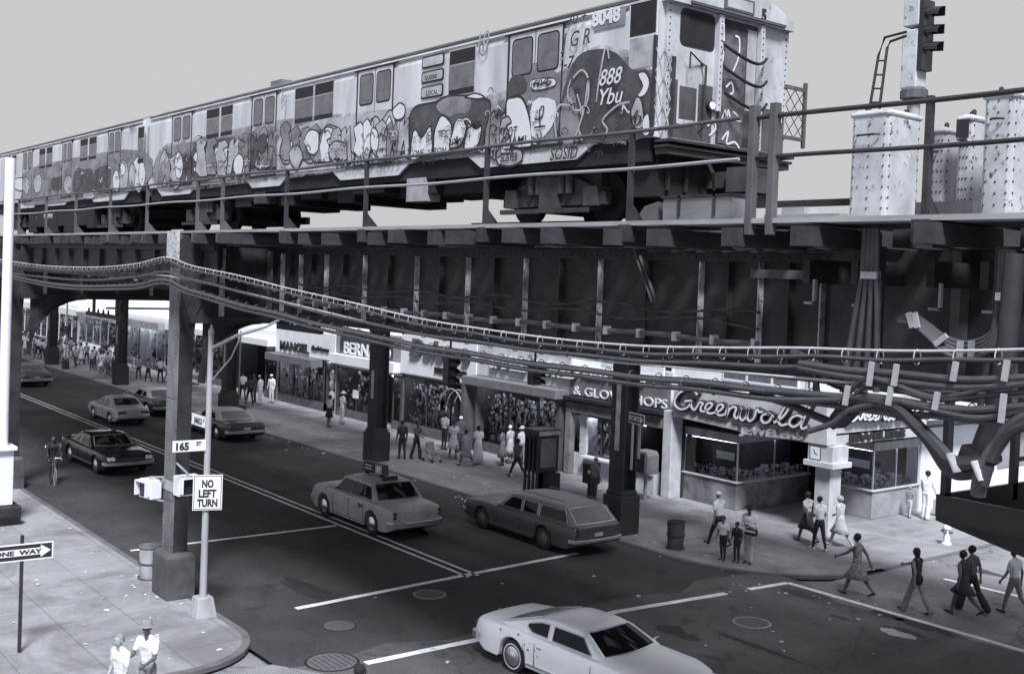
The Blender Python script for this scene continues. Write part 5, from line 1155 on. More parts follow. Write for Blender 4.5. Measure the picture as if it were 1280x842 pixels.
# ============================================================ VEHICLES
def car(sp, loc, heading, label, cat, group='cars driving along the avenue'):
    L, Wd, H = sp['L'], sp['W'], sp['H']; r = empty(sp.get('name', 'car'), (0,0,0), label, cat, group)
    paint, top = sp['paint'], sp.get('top', sp['paint'])
    zt = sorted(sp['deck']); X_ = [p[0] for p in zt]; Z_ = [p[1] for p in zt]
    fa, ra = sp['fa'], sp['ra']; wr = sp.get('wr', .34); ar = wr+.07
    xs = sorted(set([round(-L/2+L*i/74, 4) for i in range(75)]+[round(c+ar*math.cos(R_(a)), 4) for c in (fa, ra) for a in range(0, 181, 12)]))
    hw = Wd/2; rows = []
    for x in xs:
        t = abs(x)/(L/2); e = sp.get('round', .10); w = hw*(1-e*max(0, (t-.72)/.28)**2.2)
        top_z = float(np.interp(x, X_, Z_)); zb = .24+.14*max(0, (t-.86)/.14)
        za = zb
        for c in (fa, ra):
            d = abs(x-c)
            if d < ar: za = max(za, wr-.02+math.sqrt(max(0, ar*ar-d*d)))
        if t > .975: top_z -= .05*(t-.975)/.025*1.0
        zm = min(max(.58, za+.02), top_z-.12)
        rows.append([(x,0,top_z+.035), (x,.5*w,top_z+.025), (x,.82*w,top_z), (x,.95*w,top_z-.035), (x,.995*w,top_z-.11), (x,w,zm), (x,.975*w,max(za, zb)), (x,.78*w,max(za,zb)+.0), (x,.70*w,zb if za == zb else za-.0), (x,0,zb)])
    b = MB(); n = len(rows[0]); vs = []
    for row in rows: vs += row+[(x, -y, z) for x, y, z in row[::-1][1:-1]]
    m = n+n-2; fs = []; mi = []
    for i in range(len(rows)-1):
        for k in range(m):
            fs.append([i*m+k, i*m+(k+1)%m, (i+1)*m+(k+1)%m, (i+1)*m+k]); mi.append(1 if 7 <= k <= 10 else 0)
    fs += [list(range(m)), [(len(rows)-1)*m+k for k in range(m)][::-1]]; mi += [0,0]
    b.v = vs; b.f = fs; b.mi = mi; body = b.build('body', [paint, black], r, smooth=True)
    # greenhouse
    xA, xB, xC, xD = sp['gh']; wb = hw*.90; wt = hw*sp.get('tumble', .72); zb = lambda x: float(np.interp(x, X_, Z_))+.0
    def surf(u, y, off=0):     # u 0..1 : 0 front base,1 ws top,2 rear top,3 rear base ; y -1..1
        bf = .12*(1-y*y)
        pts = [(xA+bf*1.2, wb, zb(xA)-.0), (xB+bf*.8, wt, H-.075), (xC-bf*.5, wt, H-.085), (xD-bf*.9, wb, zb(xD)-.0)]
        i = min(int(u), 2); f = u-i; p, q = pts[i], pts[i+1]
        x = p[0]+(q[0]-p[0])*f; w = p[1]+(q[1]-p[1])*f; z = p[2]+(q[2]-p[2])*f
        if 1 <= u <= 2: z += .075*math.sin(pi*min(1,max(0,(u-1))))**.4*(1-.35*abs(y)**3)
        else: z += .03*(1-y*y)*(f if i == 0 else 1-f)
        return Vector((x, y*w, z))
    us = [0,.25,.5,.75,.97,1.0,1.06,1.15,1.3,1.5,1.7,1.85,1.94,2,2.03,2.25,2.5,2.75,3]; ys = [-1,-.93,-.75,-.5,-.25,0,.25,.5,.75,.93,1]
    def sh(u, y):
        p = surf(u, y)
        if 1 <= u <= 2 and abs(y) > .9: p.z -= .03*(abs(y)-.9)/.1
        return p
    vs = [sh(u, y) for u in us for y in ys]; m_ = len(ys)
    fs = [[i*m_+j, i*m_+j+1, (i+1)*m_+j+1, (i+1)*m_+j] for i in range(len(us)-1) for j in range(m_-1)]
    gh = MB(); base = len(us)*m_
    vs2 = vs+[Vector((surf(u, s).x, surf(u, s).y, zb(surf(u,s).x)-.06)) for u in (0,3) for s in (-1,1)]
    gh.add(vs2, fs)
    # sides
    for s, j in ((-1, 0), (1, m_-1)):
        gh.add([vs[i*m_+j] for i in range(len(us))], [list(range(len(us)))])
    gh.build('roof', top, r, smooth=True)
    def side(x, t, s, off=.012):   # x at belt level param, t height fraction
        z0 = zb(x); zz = z0+(H-.085-z0)*t; w = wb+(wt-wb)*t
        return (x, s*(w+off), zz)
    for s in (-1, 1):
        for pane in sp['panes']:
            pts = [side(x, t, s) for x, t in pane]; MB().add(pts, [list(range(len(pts)))]).build('side_window', glass_d, r, fix=False)
            q = MB()
            for a, c in zip(pts, pts[1:]+pts[:1]): q.bar(Vector(a)+Vector((0,s*.004,0)), Vector(c)+Vector((0,s*.004,0)), .016, .022)
            q.build('window_trim', sp.get('trim', chrome), r)
    for nm, u0, u1, rev in (('windshield', .10, .93, 1), ('rear_window', 2.08, 2.90, 1)):
        yy = [-.86+1.72*i/8 for i in range(9)]; uu = [u0+(u1-u0)*i/4 for i in range(5)]; vv = []
        nrm = (surf(u1,0)-surf(u0,0)).cross(Vector((0,1,0))).normalized(); nrm = nrm if nrm.z > 0 else -nrm
        for u in uu:
            for y in yy: vv.append(surf(u, y)+nrm*.012)
        MB().add(vv, [[i*9+j, i*9+j+1, (i+1)*9+j+1, (i+1)*9+j] for i in range(4) for j in range(8)]).build(nm, sp.get('rg', glass_d) if nm == 'rear_window' else glass_d, r, smooth=True, fix=False)
        ring = [vv[j] for j in range(9)]+[vv[i*9+8] for i in range(1,5)]+[vv[4*9+j] for j in range(7,-1,-1)]+[vv[i*9] for i in range(3,-1,-1)]
        MB().tube([p+nrm*.004 for p in ring], .013, 5).build('window_trim', sp.get('trim', chrome), r)
    # wheels
    for c in (fa, ra):
        for s in (-1, 1):
            y0 = s*(hw-.24); y1 = s*(hw-.035); w = MB()
            w.tube([(c,y0,wr),(c,y0+s*.02,wr),(c,y1-s*.02,wr),(c,y1,wr)], [wr-.03,wr,wr,wr-.035], 28); wo = w.build('wheel', black, r, smooth=True)
            q = MB().tube([(c,y1+s*.002,wr),(c,y1+s*.012,wr)], [wr*.60,wr*.56], 24); q.tube([(c,y1+s*.012,wr),(c,y1+s*.035,wr)], [wr*.33,wr*.22], 16); q.build('hubcap', sp.get('cap', chrome), wo, smooth=True)
            if sp.get('ww'): 
                ringv = MB(); k = 28
                ringv.add([(c+rr_*math.cos(2*pi*i/k), y1+s*.004, wr+rr_*math.sin(2*pi*i/k)) for rr_ in (wr*.70, wr*.78) for i in range(k)], [[i,(i+1)%k,k+(i+1)%k,k+i] for i in range(k)]); ringv.build('whitewall', white_p, wo, fix=False)
    # bumpers, lamps, grille
    zf = float(np.interp(L/2-.1, X_, Z_)); zr_ = float(np.interp(-L/2+.1, X_, Z_)); bw_ = hw*.97
    for sx, nm in ((1, 'front_bumper'), (-1, 'rear_bumper')):
        q = MB(); pts = [(sx*(L/2-.22), -bw_-.02, .50), (sx*(L/2+.02), -bw_*.93, .50), (sx*(L/2+.09), -bw_*.5, .50), (sx*(L/2+.10), 0, .50), (sx*(L/2+.09), bw_*.5, .50), (sx*(L/2+.02), bw_*.93, .50), (sx*(L/2-.22), bw_+.02, .50)]
        for a, c in zip(pts[:-1], pts[1:]): q.bar(a, c, .06, sp.get('bh', .13))
        q.build(nm, chrome, r, bevel=.012)
    ft = sp.get('front', 'four')
    MB().box(L/2-.02, L/2+.015, -hw*.62, hw*.62, .58, zf-.12).build('grille', metal_dk, r)
    for s in (-1, 1):
        for k in ((.66,.80) if ft == 'four' else (.74,)):
            rr_ = .075 if ft == 'four' else .1
            MB().tube([(L/2-.06, s*hw*k, (zf+.50)/2+.02), (L/2+.022, s*hw*k, (zf+.50)/2+.02)], rr_, 16).build('headlight', white_p, r)
        if sp.get('tail', 'bar') == 'bar': MB().box(-L/2-.018, -L/2+.03, *sorted((s*hw*.42, s*hw*.86)), zr_-.24, zr_-.12).build('tail_light', mat('tail_lens', .06, .25), r, bevel=.01)
        else:
            for zz in (.74, .86): MB().tube([(-L/2+.02, s*hw*.84, zz), (-L/2-.045, s*hw*.84, zz)], .052, 12).build('tail_light', mat('tail_lens', .06, .25), r)
    MB().box(-L/2-.03, -L/2+.0, -.16, .16, .60, .70).build('number_plate', gr_l, r)
    # door seams, handles, sill trim, mirror
    q = MB()
    for xd in sp['doors']:
        for s in (-1, 1):
            q.box(xd-.006, xd+.006, s*hw*.999-.006, s*hw*.999+.006, .34, float(np.interp(xd, X_, Z_))-.13)
    q.build('door_seams', black, r)
    q = MB()
    for xd in sp['doors'][1:]:
        for s in (-1, 1): q.box(xd+.08, xd+.22, s*(hw+.003)-.012, s*(hw+.003)+.012, float(np.interp(xd, X_, Z_))-.2, float(np.interp(xd, X_, Z_))-.175)
    q.build('door_handles', chrome, r)
    if sp.get('side_trim', True):
        q = MB()
        for s in (-1, 1): q.box(ra+ar+.02, fa-ar-.02, s*(hw+.001)-.008, s*(hw+.001)+.008, .31, .34)
        q.build('sill_trim', chrome, r)
    MB().obox((xA-.12, hw*.93, zb(xA)+.06), (.05,.14,.1), Matrix.Identity(3)).build('wing_mirror', chrome, r, bevel=.01)
    r.location = loc; r.rotation_euler = (0,0,R_(heading)); return r
def paintm(n, v, r=.32, **k): return mat(n, v, r, k.pop('var', .12), k.pop('scale', 1.4), **k)
# window panes: (x, t) corner lists, x at belt
sedan_p = lambda a, b, c, d: [[(a-.10,.08),(a-.42,.86),(b+.04,.86),(b+.04,.08)], [(b-.04,.08),(b-.04,.86),(c+.25,.86),(c+.05,.08)]]
checker = dict(name='taxi', L=5.15, W=1.94, H=1.60, paint=paintm('taxi_paint', .36, .42, spots=.06), deck=[(-2.58,.90),(-2.45,1.0),(-1.5,1.04),(-.9,1.05),(.95,1.04),(1.6,1.05),(2.35,.98),(2.58,.82)], gh=(1.02,.58,-1.05,-1.52), fa=1.62, ra=-1.42, wr=.36,
 panes=[[(.86,.08),(.52,.86),(.02,.86),(.02,.08)],[(-.08,.08),(-.08,.86),(-.74,.86),(-.80,.08)],[(-.88,.08),(-.82,.86),(-1.08,.80),(-1.28,.08)]], doors=[.98,-.03,-.95], bh=.17, tail='round', front='two', tumble=.76, cap=chrome, round=.09, trim=metal_dk)
x0, y0 = -30.95, 18.95
tx_ = car(checker, (x0, y0, -.03), 180, 'pale checkered-era taxi with a dark advertisement box on its roof', 'taxi')
tx_['label'] = 'pale rounded taxi with a dark advertising box on its roof'
def local_part(par, mb, nm, m, **k):
    o = mb.build(nm, m, None, **k); o.parent = par; o.location = (0,0,0); return o
ad = MB().prism([(-.18,1.62),(.18,1.62),(.06,2.0),(-.06,2.0)], 'x', -.62, .62)
ao = local_part(tx_, MB().prism([(.62,1.66),(-.70,1.66),(-.62,1.98),(.52,1.98)], 'y', -.12, .12), 'roof_advert', blackp, bevel=.015)
local_part(tx_, MB().box(-.5,-.45,-.1,.1,1.55,1.67).box(.4,.45,-.1,.1,1.55,1.67).box(-1.0,-.85,-.26,.26,1.56,1.68), 'roof_lamp', steel, bevel=.01)
for s in (-1,1):
    q = MB(); put_text(q, 'N', (-.30*s*1.0, -s*.125 if s>0 else .125, 1.70), (s,0,0), (0,0,1), .32, .003, .01); 
for sgn in (1,-1):
    q = MB(); q.box(-.62,-.22,sgn*.1205-.002,sgn*.1205+.002,1.69,1.96); local_part(tx_, q, 'advert_panel', stiff_lt)
    q = MB(); q.obox((-.46,sgn*.126,1.83), (.06,.006,.2), Matrix.Rotation(.3,3,'Y')).obox((-.36,sgn*.126,1.83), (.06,.006,.2), Matrix.Rotation(-.3,3,'Y')).box(.0,.45,sgn*.123-.002,sgn*.123+.002,1.76,1.79).box(.0,.4,sgn*.123-.002,sgn*.123+.002,1.86,1.89); local_part(tx_, q, 'advert_art', white_p)
q = MB(); put_text(q, 'TAXI', (-.60, .975, .78), (-1,0,0), (0,0,1), .14, .002, .004); local_part(tx_, q, 'door_lettering', letter_k)
local_part(tx_, MB().box(-2.61,-2.585,-.45,.45,.66,.9), 'boot_panel', checker['paint'], bevel=.01)
wag = dict(name='station_wagon', L=5.6, W=2.0, H=1.46, paint=paintm('wagon_paint', .06, .38, spots=.0), top=paintm('wagon_roof', .13, .45), deck=[(-2.8,.86),(-2.6,.96),(-1.0,.94),(1.0,.92),(1.9,.93),(2.6,.86),(2.8,.72)], gh=(.98,.30,-2.15,-2.68), fa=1.72, ra=-1.38,
 panes=[[(.74,.08),(.30,.86),(-.22,.86),(-.22,.08)],[(-.32,.08),(-.32,.86),(-1.02,.86),(-1.02,.08)],[(-1.12,.08),(-1.12,.86),(-2.24,.86),(-2.42,.08)]], doors=[.9,-.27,-1.08], tail='round', tumble=.80, cap=steel_mid, bh=.10, rg=glass_m)
wg = car(wag, (-26.85, 22.55, -.03), 180, 'long dark station wagon beside the far kerb', 'station wagon')
q = MB()
for s in (-1,1): q.tube([(.2,s*.62,1.47),(.1,s*.62,1.52),(-2.0,s*.62,1.52),(-2.1,s*.62,1.47)], .014, 5)
q.box(-2.81,-2.79,-.8,.8,.88,.93); local_part(wg, q, 'roof_rails', chrome)
coupe = dict(name='white_coupe', L=5.2, W=1.96, H=1.32, paint=paintm('white_car_paint', .86, .3, var=.05), deck=[(-2.6,.80),(-2.5,.88),(-1.9,.92),(-1.2,.96),(-.8,.93),(.4,.90),(1.2,.90),(2.0,.88),(2.5,.80),(2.6,.66)], rg=glass_m, gh=(1.12,.42,-.70,-1.75), fa=1.62, ra=-1.30,
 panes=[[(.88,.10),(.50,.84),(-.30,.84),(-.22,.10)],[(-.34,.12),(-.42,.84),(-.66,.80),(-.98,.52),(-.98,.30),(-.8,.12)]], doors=[.95,-.62], ww=True, tumble=.68, cap=chrome, tail='bar', round=.16, trim=chrome)
g0 = G(640, 838, .02)
wc = car(coupe, (-16.55, 15.40, -.03), 4, 'big white two-door coupe crossing at the bottom of the picture', 'coupe')
q = MB()
for (a, b, s_) in ((-1.1,.86,.03),(-.9,.70,.02),(-.8,.62,.03),(-.75,.76,.015),(-.6,.66,.02),(-.52,.56,.02),(-1.65,.82,.03)): q.ell((a,-.985,b), (s_,.004,s_*.7), 6, 3)
local_part(wc, q, 'rust_spots', steel)
bk = dict(name='black_sedan', L=5.5, W=2.0, H=1.36, paint=paintm('black_car_paint', .012, .12), deck=[(-2.75,.80),(-2.6,.90),(-1.4,.93),(-.6,.90),(1.0,.90),(2.2,.88),(2.65,.84),(2.75,.70)], gh=(.98,.38,-.86,-1.60), fa=1.70, ra=-1.36,
 panes=[[(.76,.10),(.42,.84),(-.30,.84),(-.26,.10)],[(-.36,.12),(-.40,.84),(-.76,.80),(-1.1,.14)]], doors=[.85,-.32], tail='bar', round=.10, cap=chrome)
car(bk, (-44.95, 14.85, -.03), 1, 'shiny black sedan with chrome bumper driving towards the camera', 'sedan')
sv = dict(name='silver_sedan', L=4.5, W=1.75, H=1.34, paint=paintm('silver_car_paint', .36, .35), deck=[(-2.25,.84),(-2.1,.90),(-1.3,.93),(-.6,.90),(.9,.88),(1.7,.86),(2.15,.80),(2.25,.68)], gh=(.90,.30,-.78,-1.40), fa=1.38, ra=-1.20, wr=.31,
 panes=[[(.70,.10),(.36,.84),(-.18,.84),(-.18,.10)],[(-.26,.10),(-.26,.84),(-.70,.80),(-.98,.12)]], doors=[.8,-.22,-.9], tail='bar')
car(sv, (-57.2, 19.5, -.03), 180, 'small silver sedan in the lane next to the centre line', 'sedan')
s2 = dict(bk, name='vinyl_roof_sedan', paint=paintm('dark_blue_paint', .04, .25), top=paintm('white_roof', .55, .5), L=5.3, rg=glass_m)
s2['deck'] = [(a*.963, b) for a, b in bk['deck']]
car(s2, (-60.1, 22.5, -.03), 180, 'dark car with a white roof half hidden behind the near column', 'sedan')
s3 = dict(s2, name='light_rear_sedan', paint=paintm('dark_grey_paint', .03, .25), top=paintm('pale_roof', .30, .5), rg=glass_m)
car(s3, (-50.6, 22.35, -.03), 180, 'dark sedan with a pale rear deck stopped behind the street sign pole', 'sedan')
s4 = dict(s2, name='old_sedan', paint=paintm('old_car_paint', .09, .3), top=paintm('old_roof', .22, .4))
car(s4, (-76.2, 19.9, -.03), 180, 'old grey sedan farthest away in the left gap', 'sedan')
# ============================================================ STREET FURNITURE
def P3(x, y, z): return Vector((x, y, z))
# --- sign pole with street light arm
bx, by = G(253, 770)
sp_ = empty('street_light_pole', (bx,by,0), 'pale round street light pole carrying the street name and no left turn signs', 'street light')
q = MB(); q.add([(bx-.26,by-.26,0),(bx+.26,by-.26,0),(bx+.26,by+.26,0),(bx-.26,by+.26,0),(bx-.18,by-.18,.48),(bx+.18,by-.18,.48),(bx+.18,by+.18,.48),(bx-.18,by+.18,.48)], [[0,1,2,3],[0,1,5,4],[1,2,6,5],[2,3,7,6],[3,0,4,7],[4,5,6,7]]); q.build('pole_base', galv, sp_, bevel=.02)
MB().tube([(bx,by,.46),(bx,by,6.6)], [.085,.062], 14).tube([(bx,by,6.6),(bx,by,6.72)], [.075,.05], 12).tube([(bx,by,6.72),(bx,by,6.8)], .03, 8).build('pole', galv, sp_, smooth=True)
ax, az_ = PY(350, 399, by+.9)
MB().tube([(bx,by,6.25),(bx+.9,by+.25,6.62),(bx+1.7,by+.55,6.86),(ax,by+.9,az_)], [.045,.04,.035,.03], 8).tube([(bx,by,5.45),(bx+.7,by+.2,6.1),(bx+1.0,by+.28,6.62)], .018, 6).build('lamp_arm', galv, sp_, smooth=True)
def signboard(par, name, c, w, h, xd, mats, txt, m0=white_p, mt=letter_k, border=True, th=.012):
    xd = Vector(xd).normalized(); nd = xd.cross(Vector((0,0,1))); c = Vector(c); M = Matrix((xd, nd, Vector((0,0,1)))).transposed()
    o = MB().obox(c, (w, th, h), M).build(name, m0, par)
    if border:
        q = MB()
        for dz, ww, hh, dx in ((h/2-.03, w-.04, .015, 0), (-h/2+.03, w-.04, .015, 0), (0, .015, h-.045, w/2-.03), (0, .015, h-.045, -w/2+.03)): q.obox(c+xd*dx+Vector((0,0,dz))+nd*(th/2+.002), (ww,.002,hh), M)
        q.build('border', mt, o)
    for (s, size, dx, dz, wid, off) in txt:
        q = MB(); put_text(q, s, c+xd*(dx-wid/2)+Vector((0,0,dz))+nd*(th/2+.003), xd, (0,0,1), size, .001, off, width=wid); q.build('lettering', mt, o)
    return o
cam_dir = lambda x, y: Vector((-x, -y, 0)).normalized()
# text faces along +nd where nd = xd x z ; for xd=(1,0,0) nd=(0,-1,0): faces the camera
sx, sz = PY(261, 618, by-.1)
signboard(sp_, 'no_left_turn_sign', (bx+.12, by-.02, sz), .66, .82, (.36,.93,0), None, [('NO', .24, .0, .12, .26, .012), ('LEFT', .24, .0, -.105, .40, .012), ('TURN', .24, .0, -.325, .46, .012)])
sx, sz = PY(240, 548, by); signboard(sp_, 'street_name_sign', (bx+.04, by-.46, sz), .78, .26, (.05,1,0), None, [('165', .23, -.16, -.085, .30, .012), ('ST', .12, .22, -.0, .12, .006)], border=False)
sx, sz = PY(250, 526, by); signboard(sp_, 'street_name_sign', (bx-.46, by-.04, sz+.02), .84, .26, (1,.0,0), None, [('JAMAICA', .2, -.04, -.08, .48, .008), ('AV', .1, .29, .0, .08, .004)], border=False)
# --- one way sign, lower left
ox, oy = G(24, 815)
ow = empty('one_way_sign', (ox,oy,0), 'black and white one way sign on a dark post at the lower left', 'road sign')
MB().box(ox-.035, ox+.035, oy-.03, oy+.03, 0, 2.45).build('post', steel, ow)
zc = PY(26, 688, oy)[1]
def oneway(par, c, w, h, xd, words=True):
    o = signboard(par, 'sign_plate', c, w, h, xd, None, [], m0=white_p, border=False)
    xd = Vector(xd).normalized(); nd = xd.cross(Vector((0,0,1))); c = Vector(c); f = c+nd*.008
    def pp(pts, off): return [f+nd*off+xd*a+Vector((0,0,b)) for a, b in pts]
    MB().add(pp([(-w/2+.03,-h/2+.03),(w/2-.03,-h/2+.03),(w/2-.03,h/2-.03),(-w/2+.03,h/2-.03)], .001), [[0,1,2,3]]).build('field', letter_k, o, fix=False)
    a = w/2-.05; MB().add(pp([(-a,-h*.2),(a-.2,-h*.2),(a-.2,-h*.36),(a,0),(a-.2,h*.36),(a-.2,h*.2),(-a,h*.2)], .003), [[0,1,2,3,4,5,6]]).build('arrow', white_p, o, fix=False)
    if words: q = MB(); put_text(q, 'ONE  WAY', f+nd*.005+xd*(-a+.05)+Vector((0,0,-h*.13)), xd, (0,0,1), h*.36, .001, .006, width=w-.32); q.build('lettering', letter_k, o)
xw = PX(-14, 690, ox+.05)[0]; xe = PX(66, 686, ox+.05)[0]
oneway(ow, (ox+.05, (xw+xe)/2, zc), xe-xw, .36, (.06,1,0))
# --- far one way sign on the column, phone beside it
wx, wz = PY(795, 523, 24.8)
w2 = empty('one_way_sign', (wx, 24.8, 3.6), 'small one way arrow sign mounted on the far steel column', 'road sign')
oneway(w2, (wx+.05, 24.78, wz), .95, .34, (1,-.25,0))
MB().box(wx-.2, wx-.12, 24.82, 24.85, 2.2, wz-.15).box(wx+.1, wx+.2, 24.82, 24.85, 2.6, wz-.15).build('mounting_strap', steel_lt, w2)
# --- left edge pale pole with base
lx, ly = G(2, 655)
lp_ = empty('pale_steel_pole', (lx,ly,0), 'pale out-of-focus pole with a numbered cabinet at the left edge', 'pole')
lp_['label'] = 'tall pale pole with a white numbered cabinet at the left edge'
MB().tube([(lx-.1,ly,1.0),(lx-.1,ly,11.2)], .15, 16).build('pole', white_b, lp_, smooth=True)
MB().box(lx-.6, lx+.22, ly-.25, ly+.25, .62, 2.35).build('numbered_cabinet', white_b, lp_, bevel=.02)
MB().prism([(lx-.6,0.0),(lx+.30,0.0),(lx+.46,.3),(lx+.46,.6),(lx-.6,.6)], 'y', ly-.45, ly+.45).build('pole_base', steel, lp_, bevel=.03)
q = MB(); put_text(q, '3', (lx-.12, ly-.26, 1.2), (1,0,0), (0,0,1), .62, .004, .01); q.build('number', stiff_lt, lp_)
MB().box(lx-.7, lx+.36, ly-.32, ly+.32, 2.3, 2.42).build('cabinet_lid', white_b, lp_, bevel=.02)
# --- trash cans
def can(u, v, label, r_=.28, h=.85, m=steel_mid, mesh=True):
    x, y = G(u, v); r = empty('trash_can', (x,y,0), label, 'trash can', 'trash cans on the sidewalks')
    MB().lathe([(r_*.82,0.006),(r_*.86,.03),(r_*.96,h*.6),(r_,h),(r_*.93,h),(r_*.9,h*.55),(r_*.8,.1)], (x,y,0), 20).build('body', m, r, smooth=True)
    q = MB()
    for z in (.03,h*.5,h*.97): q.tube([(x+r_*1.03*math.cos(a),y+r_*1.03*math.sin(a),z) for a in [i*pi/10 for i in range(21)]], .014, 5, caps=False)
    q.build('hoops', steel, r); MB().lathe([(r_*.88,0),(r_*.6,.08)], (x,y,h*.6), 14).build('rubbish', goods_m, r)
can(844, 685, 'dark trash can on the sidewalk in front of the corner jewellers'); can(187, 722, 'pale trash can beside the near steel column', m=steel_lt); can(301, 527, 'dark trash can behind the pale street light pole')
# --- fire hydrant
hx, hy = G(1183, 680)
hy_ = empty('fire_hydrant', (hx,hy,0), 'white fire hydrant near the side street kerb', 'fire hydrant')
MB().lathe([(.16,0.006),(.16,.05),(.11,.07),(.10,.5),(.13,.52),(.13,.56),(.115,.6),(.08,.70),(.03,.74),(.03,.80)], (hx,hy,0), 16).build('barrel', white_p, hy_, smooth=True)
for d in ((1,0),(-1,0),(0,-1)): MB().tube([(hx,hy,.43),(hx+d[0]*.16,hy+d[1]*.16,.43)], .06, 12).tube([(hx+d[0]*.16,hy+d[1]*.16,.43),(hx+d[0]*.21,hy+d[1]*.21,.43)], .045, 8).build('outlet_cap', gr_m, hy_)
# --- newsstand-like booth behind the wagon
kx, ky = G(655, 612); kx1, ky1 = G(706, 612)
kb = empty('phone_booth_row', ((kx+kx1)/2, ky+.4, 0), 'dark double phone booth on legs behind the station wagon', 'phone booth')
w = kx1-kx
MB().box(kx, kx1, ky, ky+1.05, .75, 2.15).build('cabin', blackp, kb, bevel=.02)
MB().box(kx-.06, kx1+.06, ky-.06, ky+1.1, 2.15, 2.38).build('roof_box', steel, kb, bevel=.02); MB().box(kx1+.06, kx1+.075, ky, ky+1.05, 2.18, 2.34).build('lit_sign', steel_lt, kb)
MB().box(kx-.05, kx1+.05, ky-.05, ky+1.1, 2.381, 2.40).build('roof_sheet', steel_mid, kb)
for i in range(4): MB().box(kx+w*i/3.0-.04-(.0 if i < 3 else 0.0), kx+w*i/3.0+.04, ky-.02, ky+.06, 0, 2.14).build('post', blackp, kb)
MB().box(kx+.3, kx+.75, ky+.3, ky+.9, 0, .75).box(kx+w*.62, kx+w*.62+.6, ky+.3, ky+.9, 0, .75).build('pedestal', blackp, kb)
for i in range(3): MB().box(kx+w*(i+.12)/3, kx+w*(i+.88)/3, ky-.012, ky-.001, .85, 2.05).build('panel', glass_d, kb)
MB().box(kx1+.001, kx1+.01, ky+.15, ky+.9, .95, 2.05).build('side_glass', glass_m, kb)
# --- mailbox on a post
mx_, my_ = G(738, 622)
mb_ = empty('mailbox', (mx_,my_,0), 'dark street mailbox with a white sticker between booth and far column', 'mailbox')
MB().box(mx_-.27, mx_+.27, my_-.22, my_+.22, .55, 1.25).build('box', blackp, mb_, bevel=.03)
MB().prism([(my_-.22+.0,1.25)]+[(my_+.22*math.cos(R_(a)), 1.25+.12*math.sin(R_(a))) for a in range(180,-1,-20)], 'x', mx_-.27, mx_+.27).build('rounded_top', blackp, mb_)
MB().box(mx_-.08, mx_+.08, my_-.1, my_+.1, 0, .55).build('post', steel, mb_)
MB().tube([(mx_+.12,my_-.222,1.02),(mx_+.12,my_-.235,1.02)], .075, 14).build('sticker', white_p, mb_)
# --- pay phone on a post beside far column
fx_, fy_ = G(806, 626)
pp_ = empty('pay_phone', (fx_,fy_,0), 'pay phone in a rounded grey hood on a post right of the far column', 'pay phone')
MB().box(fx_-.05, fx_+.05, fy_-.05, fy_+.05, 0, 1.2).build('post', steel_lt, pp_)
MB().prism([(fx_-.42,1.05),(fx_+.36,1.05),(fx_+.36,1.75),(fx_+.25,1.9),(fx_-.35,1.9),(fx_-.42,1.8)], 'y', fy_-.3, fy_+.3).build('hood', stone_md, pp_, bevel=.03)
MB().box(fx_-.36, fx_+.2, fy_-.312, fy_-.301, 1.12, 1.8).build('phone_panel', blackp, pp_)
# --- traffic signals hanging from the railway
def tsignal(u, v0, v1, y, label):
    x, z1 = PY(u, v0, y); _, z0 = PY(u, v1, y)
    r = empty('traffic_signal', (x,y,z0), label, 'traffic signal', 'traffic signals hung under the railway')
    MB().box(x-.17, x+.15, y-.17, y+.17, z0, z1).build('housing', blackp, r, bevel=.02)
    MB().tube([(x,y,z1),(x,y,8.0)], .035, 8).build('hanger', steel, r)
    for k in range(3):
        zc = z0+(z1-z0)*(k+.5)/3; q = MB()
        for a in range(-110, 110, 22):
            c, s_, c2, s2 = math.cos(R_(a)), math.sin(R_(a)), math.cos(R_(a+22)), math.sin(R_(a+22))
            q.add([(x+.15,y+.14*s_,zc+.14*c),(x+.15,y+.14*s2,zc+.14*c2),(x+.40,y+.12*s2,zc-.03+.13*c2),(x+.40,y+.12*s_,zc-.03+.13*c)], [[0,1,2,3]])
        o = q.build('hood', blackp, r, fix=False); sm = o.modifiers.new('s','SOLIDIFY'); sm.thickness = .008
        MB().tube([(x+.15,y,zc),(x+.165,y,zc)], .12, 14).build('lens', glass_m, r)
    return r
tsignal(563, 446, 481, 20.5, 'dark traffic signal hanging in front of the shoe shop sign')
tsignal(669, 454, 481, 22.5, 'dark traffic signal hanging in front of the children\'s shop sign')
# cyclist's bicycle and stroller are further below
cx_, cy_ = G(66, 603)
bc = empty('bicycle', (cx_,cy_,0), 'bicycle ridden by the dark clothed cyclist', 'bicycle')
Mb = lambda f, z, s=0: (cx_+f*math.cos(BA)-s*math.sin(BA), cy_+f*math.sin(BA)+s*math.cos(BA), z-.03)
BA = R_(-8)
for f, nm in ((-.52,'wheel'),(.52,'wheel')):
    q = MB(); ring = [Mb(f+.33*math.cos(a), .34+.33*math.sin(a)) for a in [i*pi/14 for i in range(29)]]; q.tube(ring, .016, 6, caps=False); wo = q.build('wheel', mat('gum_tyre', .25, .6), bc, smooth=True)
    q = MB(); 
    for i in range(12): a = i*pi/6; q.tube([Mb(f,.34), Mb(f+.32*math.cos(a), .34+.32*math.sin(a))], .003, 4)
    q.build('spokes', chrome, wo)
q = MB()
for a, b in (((-.52,.34),(-.08,.33)),((-.52,.34),(-.18,.82)),((-.08,.33),(-.2,.9)),((-.08,.33),(.34,.76)),((-.18,.82),(.34,.84)),((.52,.34),(.34,.84)),((.34,.84),(.33,.95))): q.tube([Mb(*a), Mb(*b)], .016, 6)
q.build('frame', chrome, bc, smooth=True)
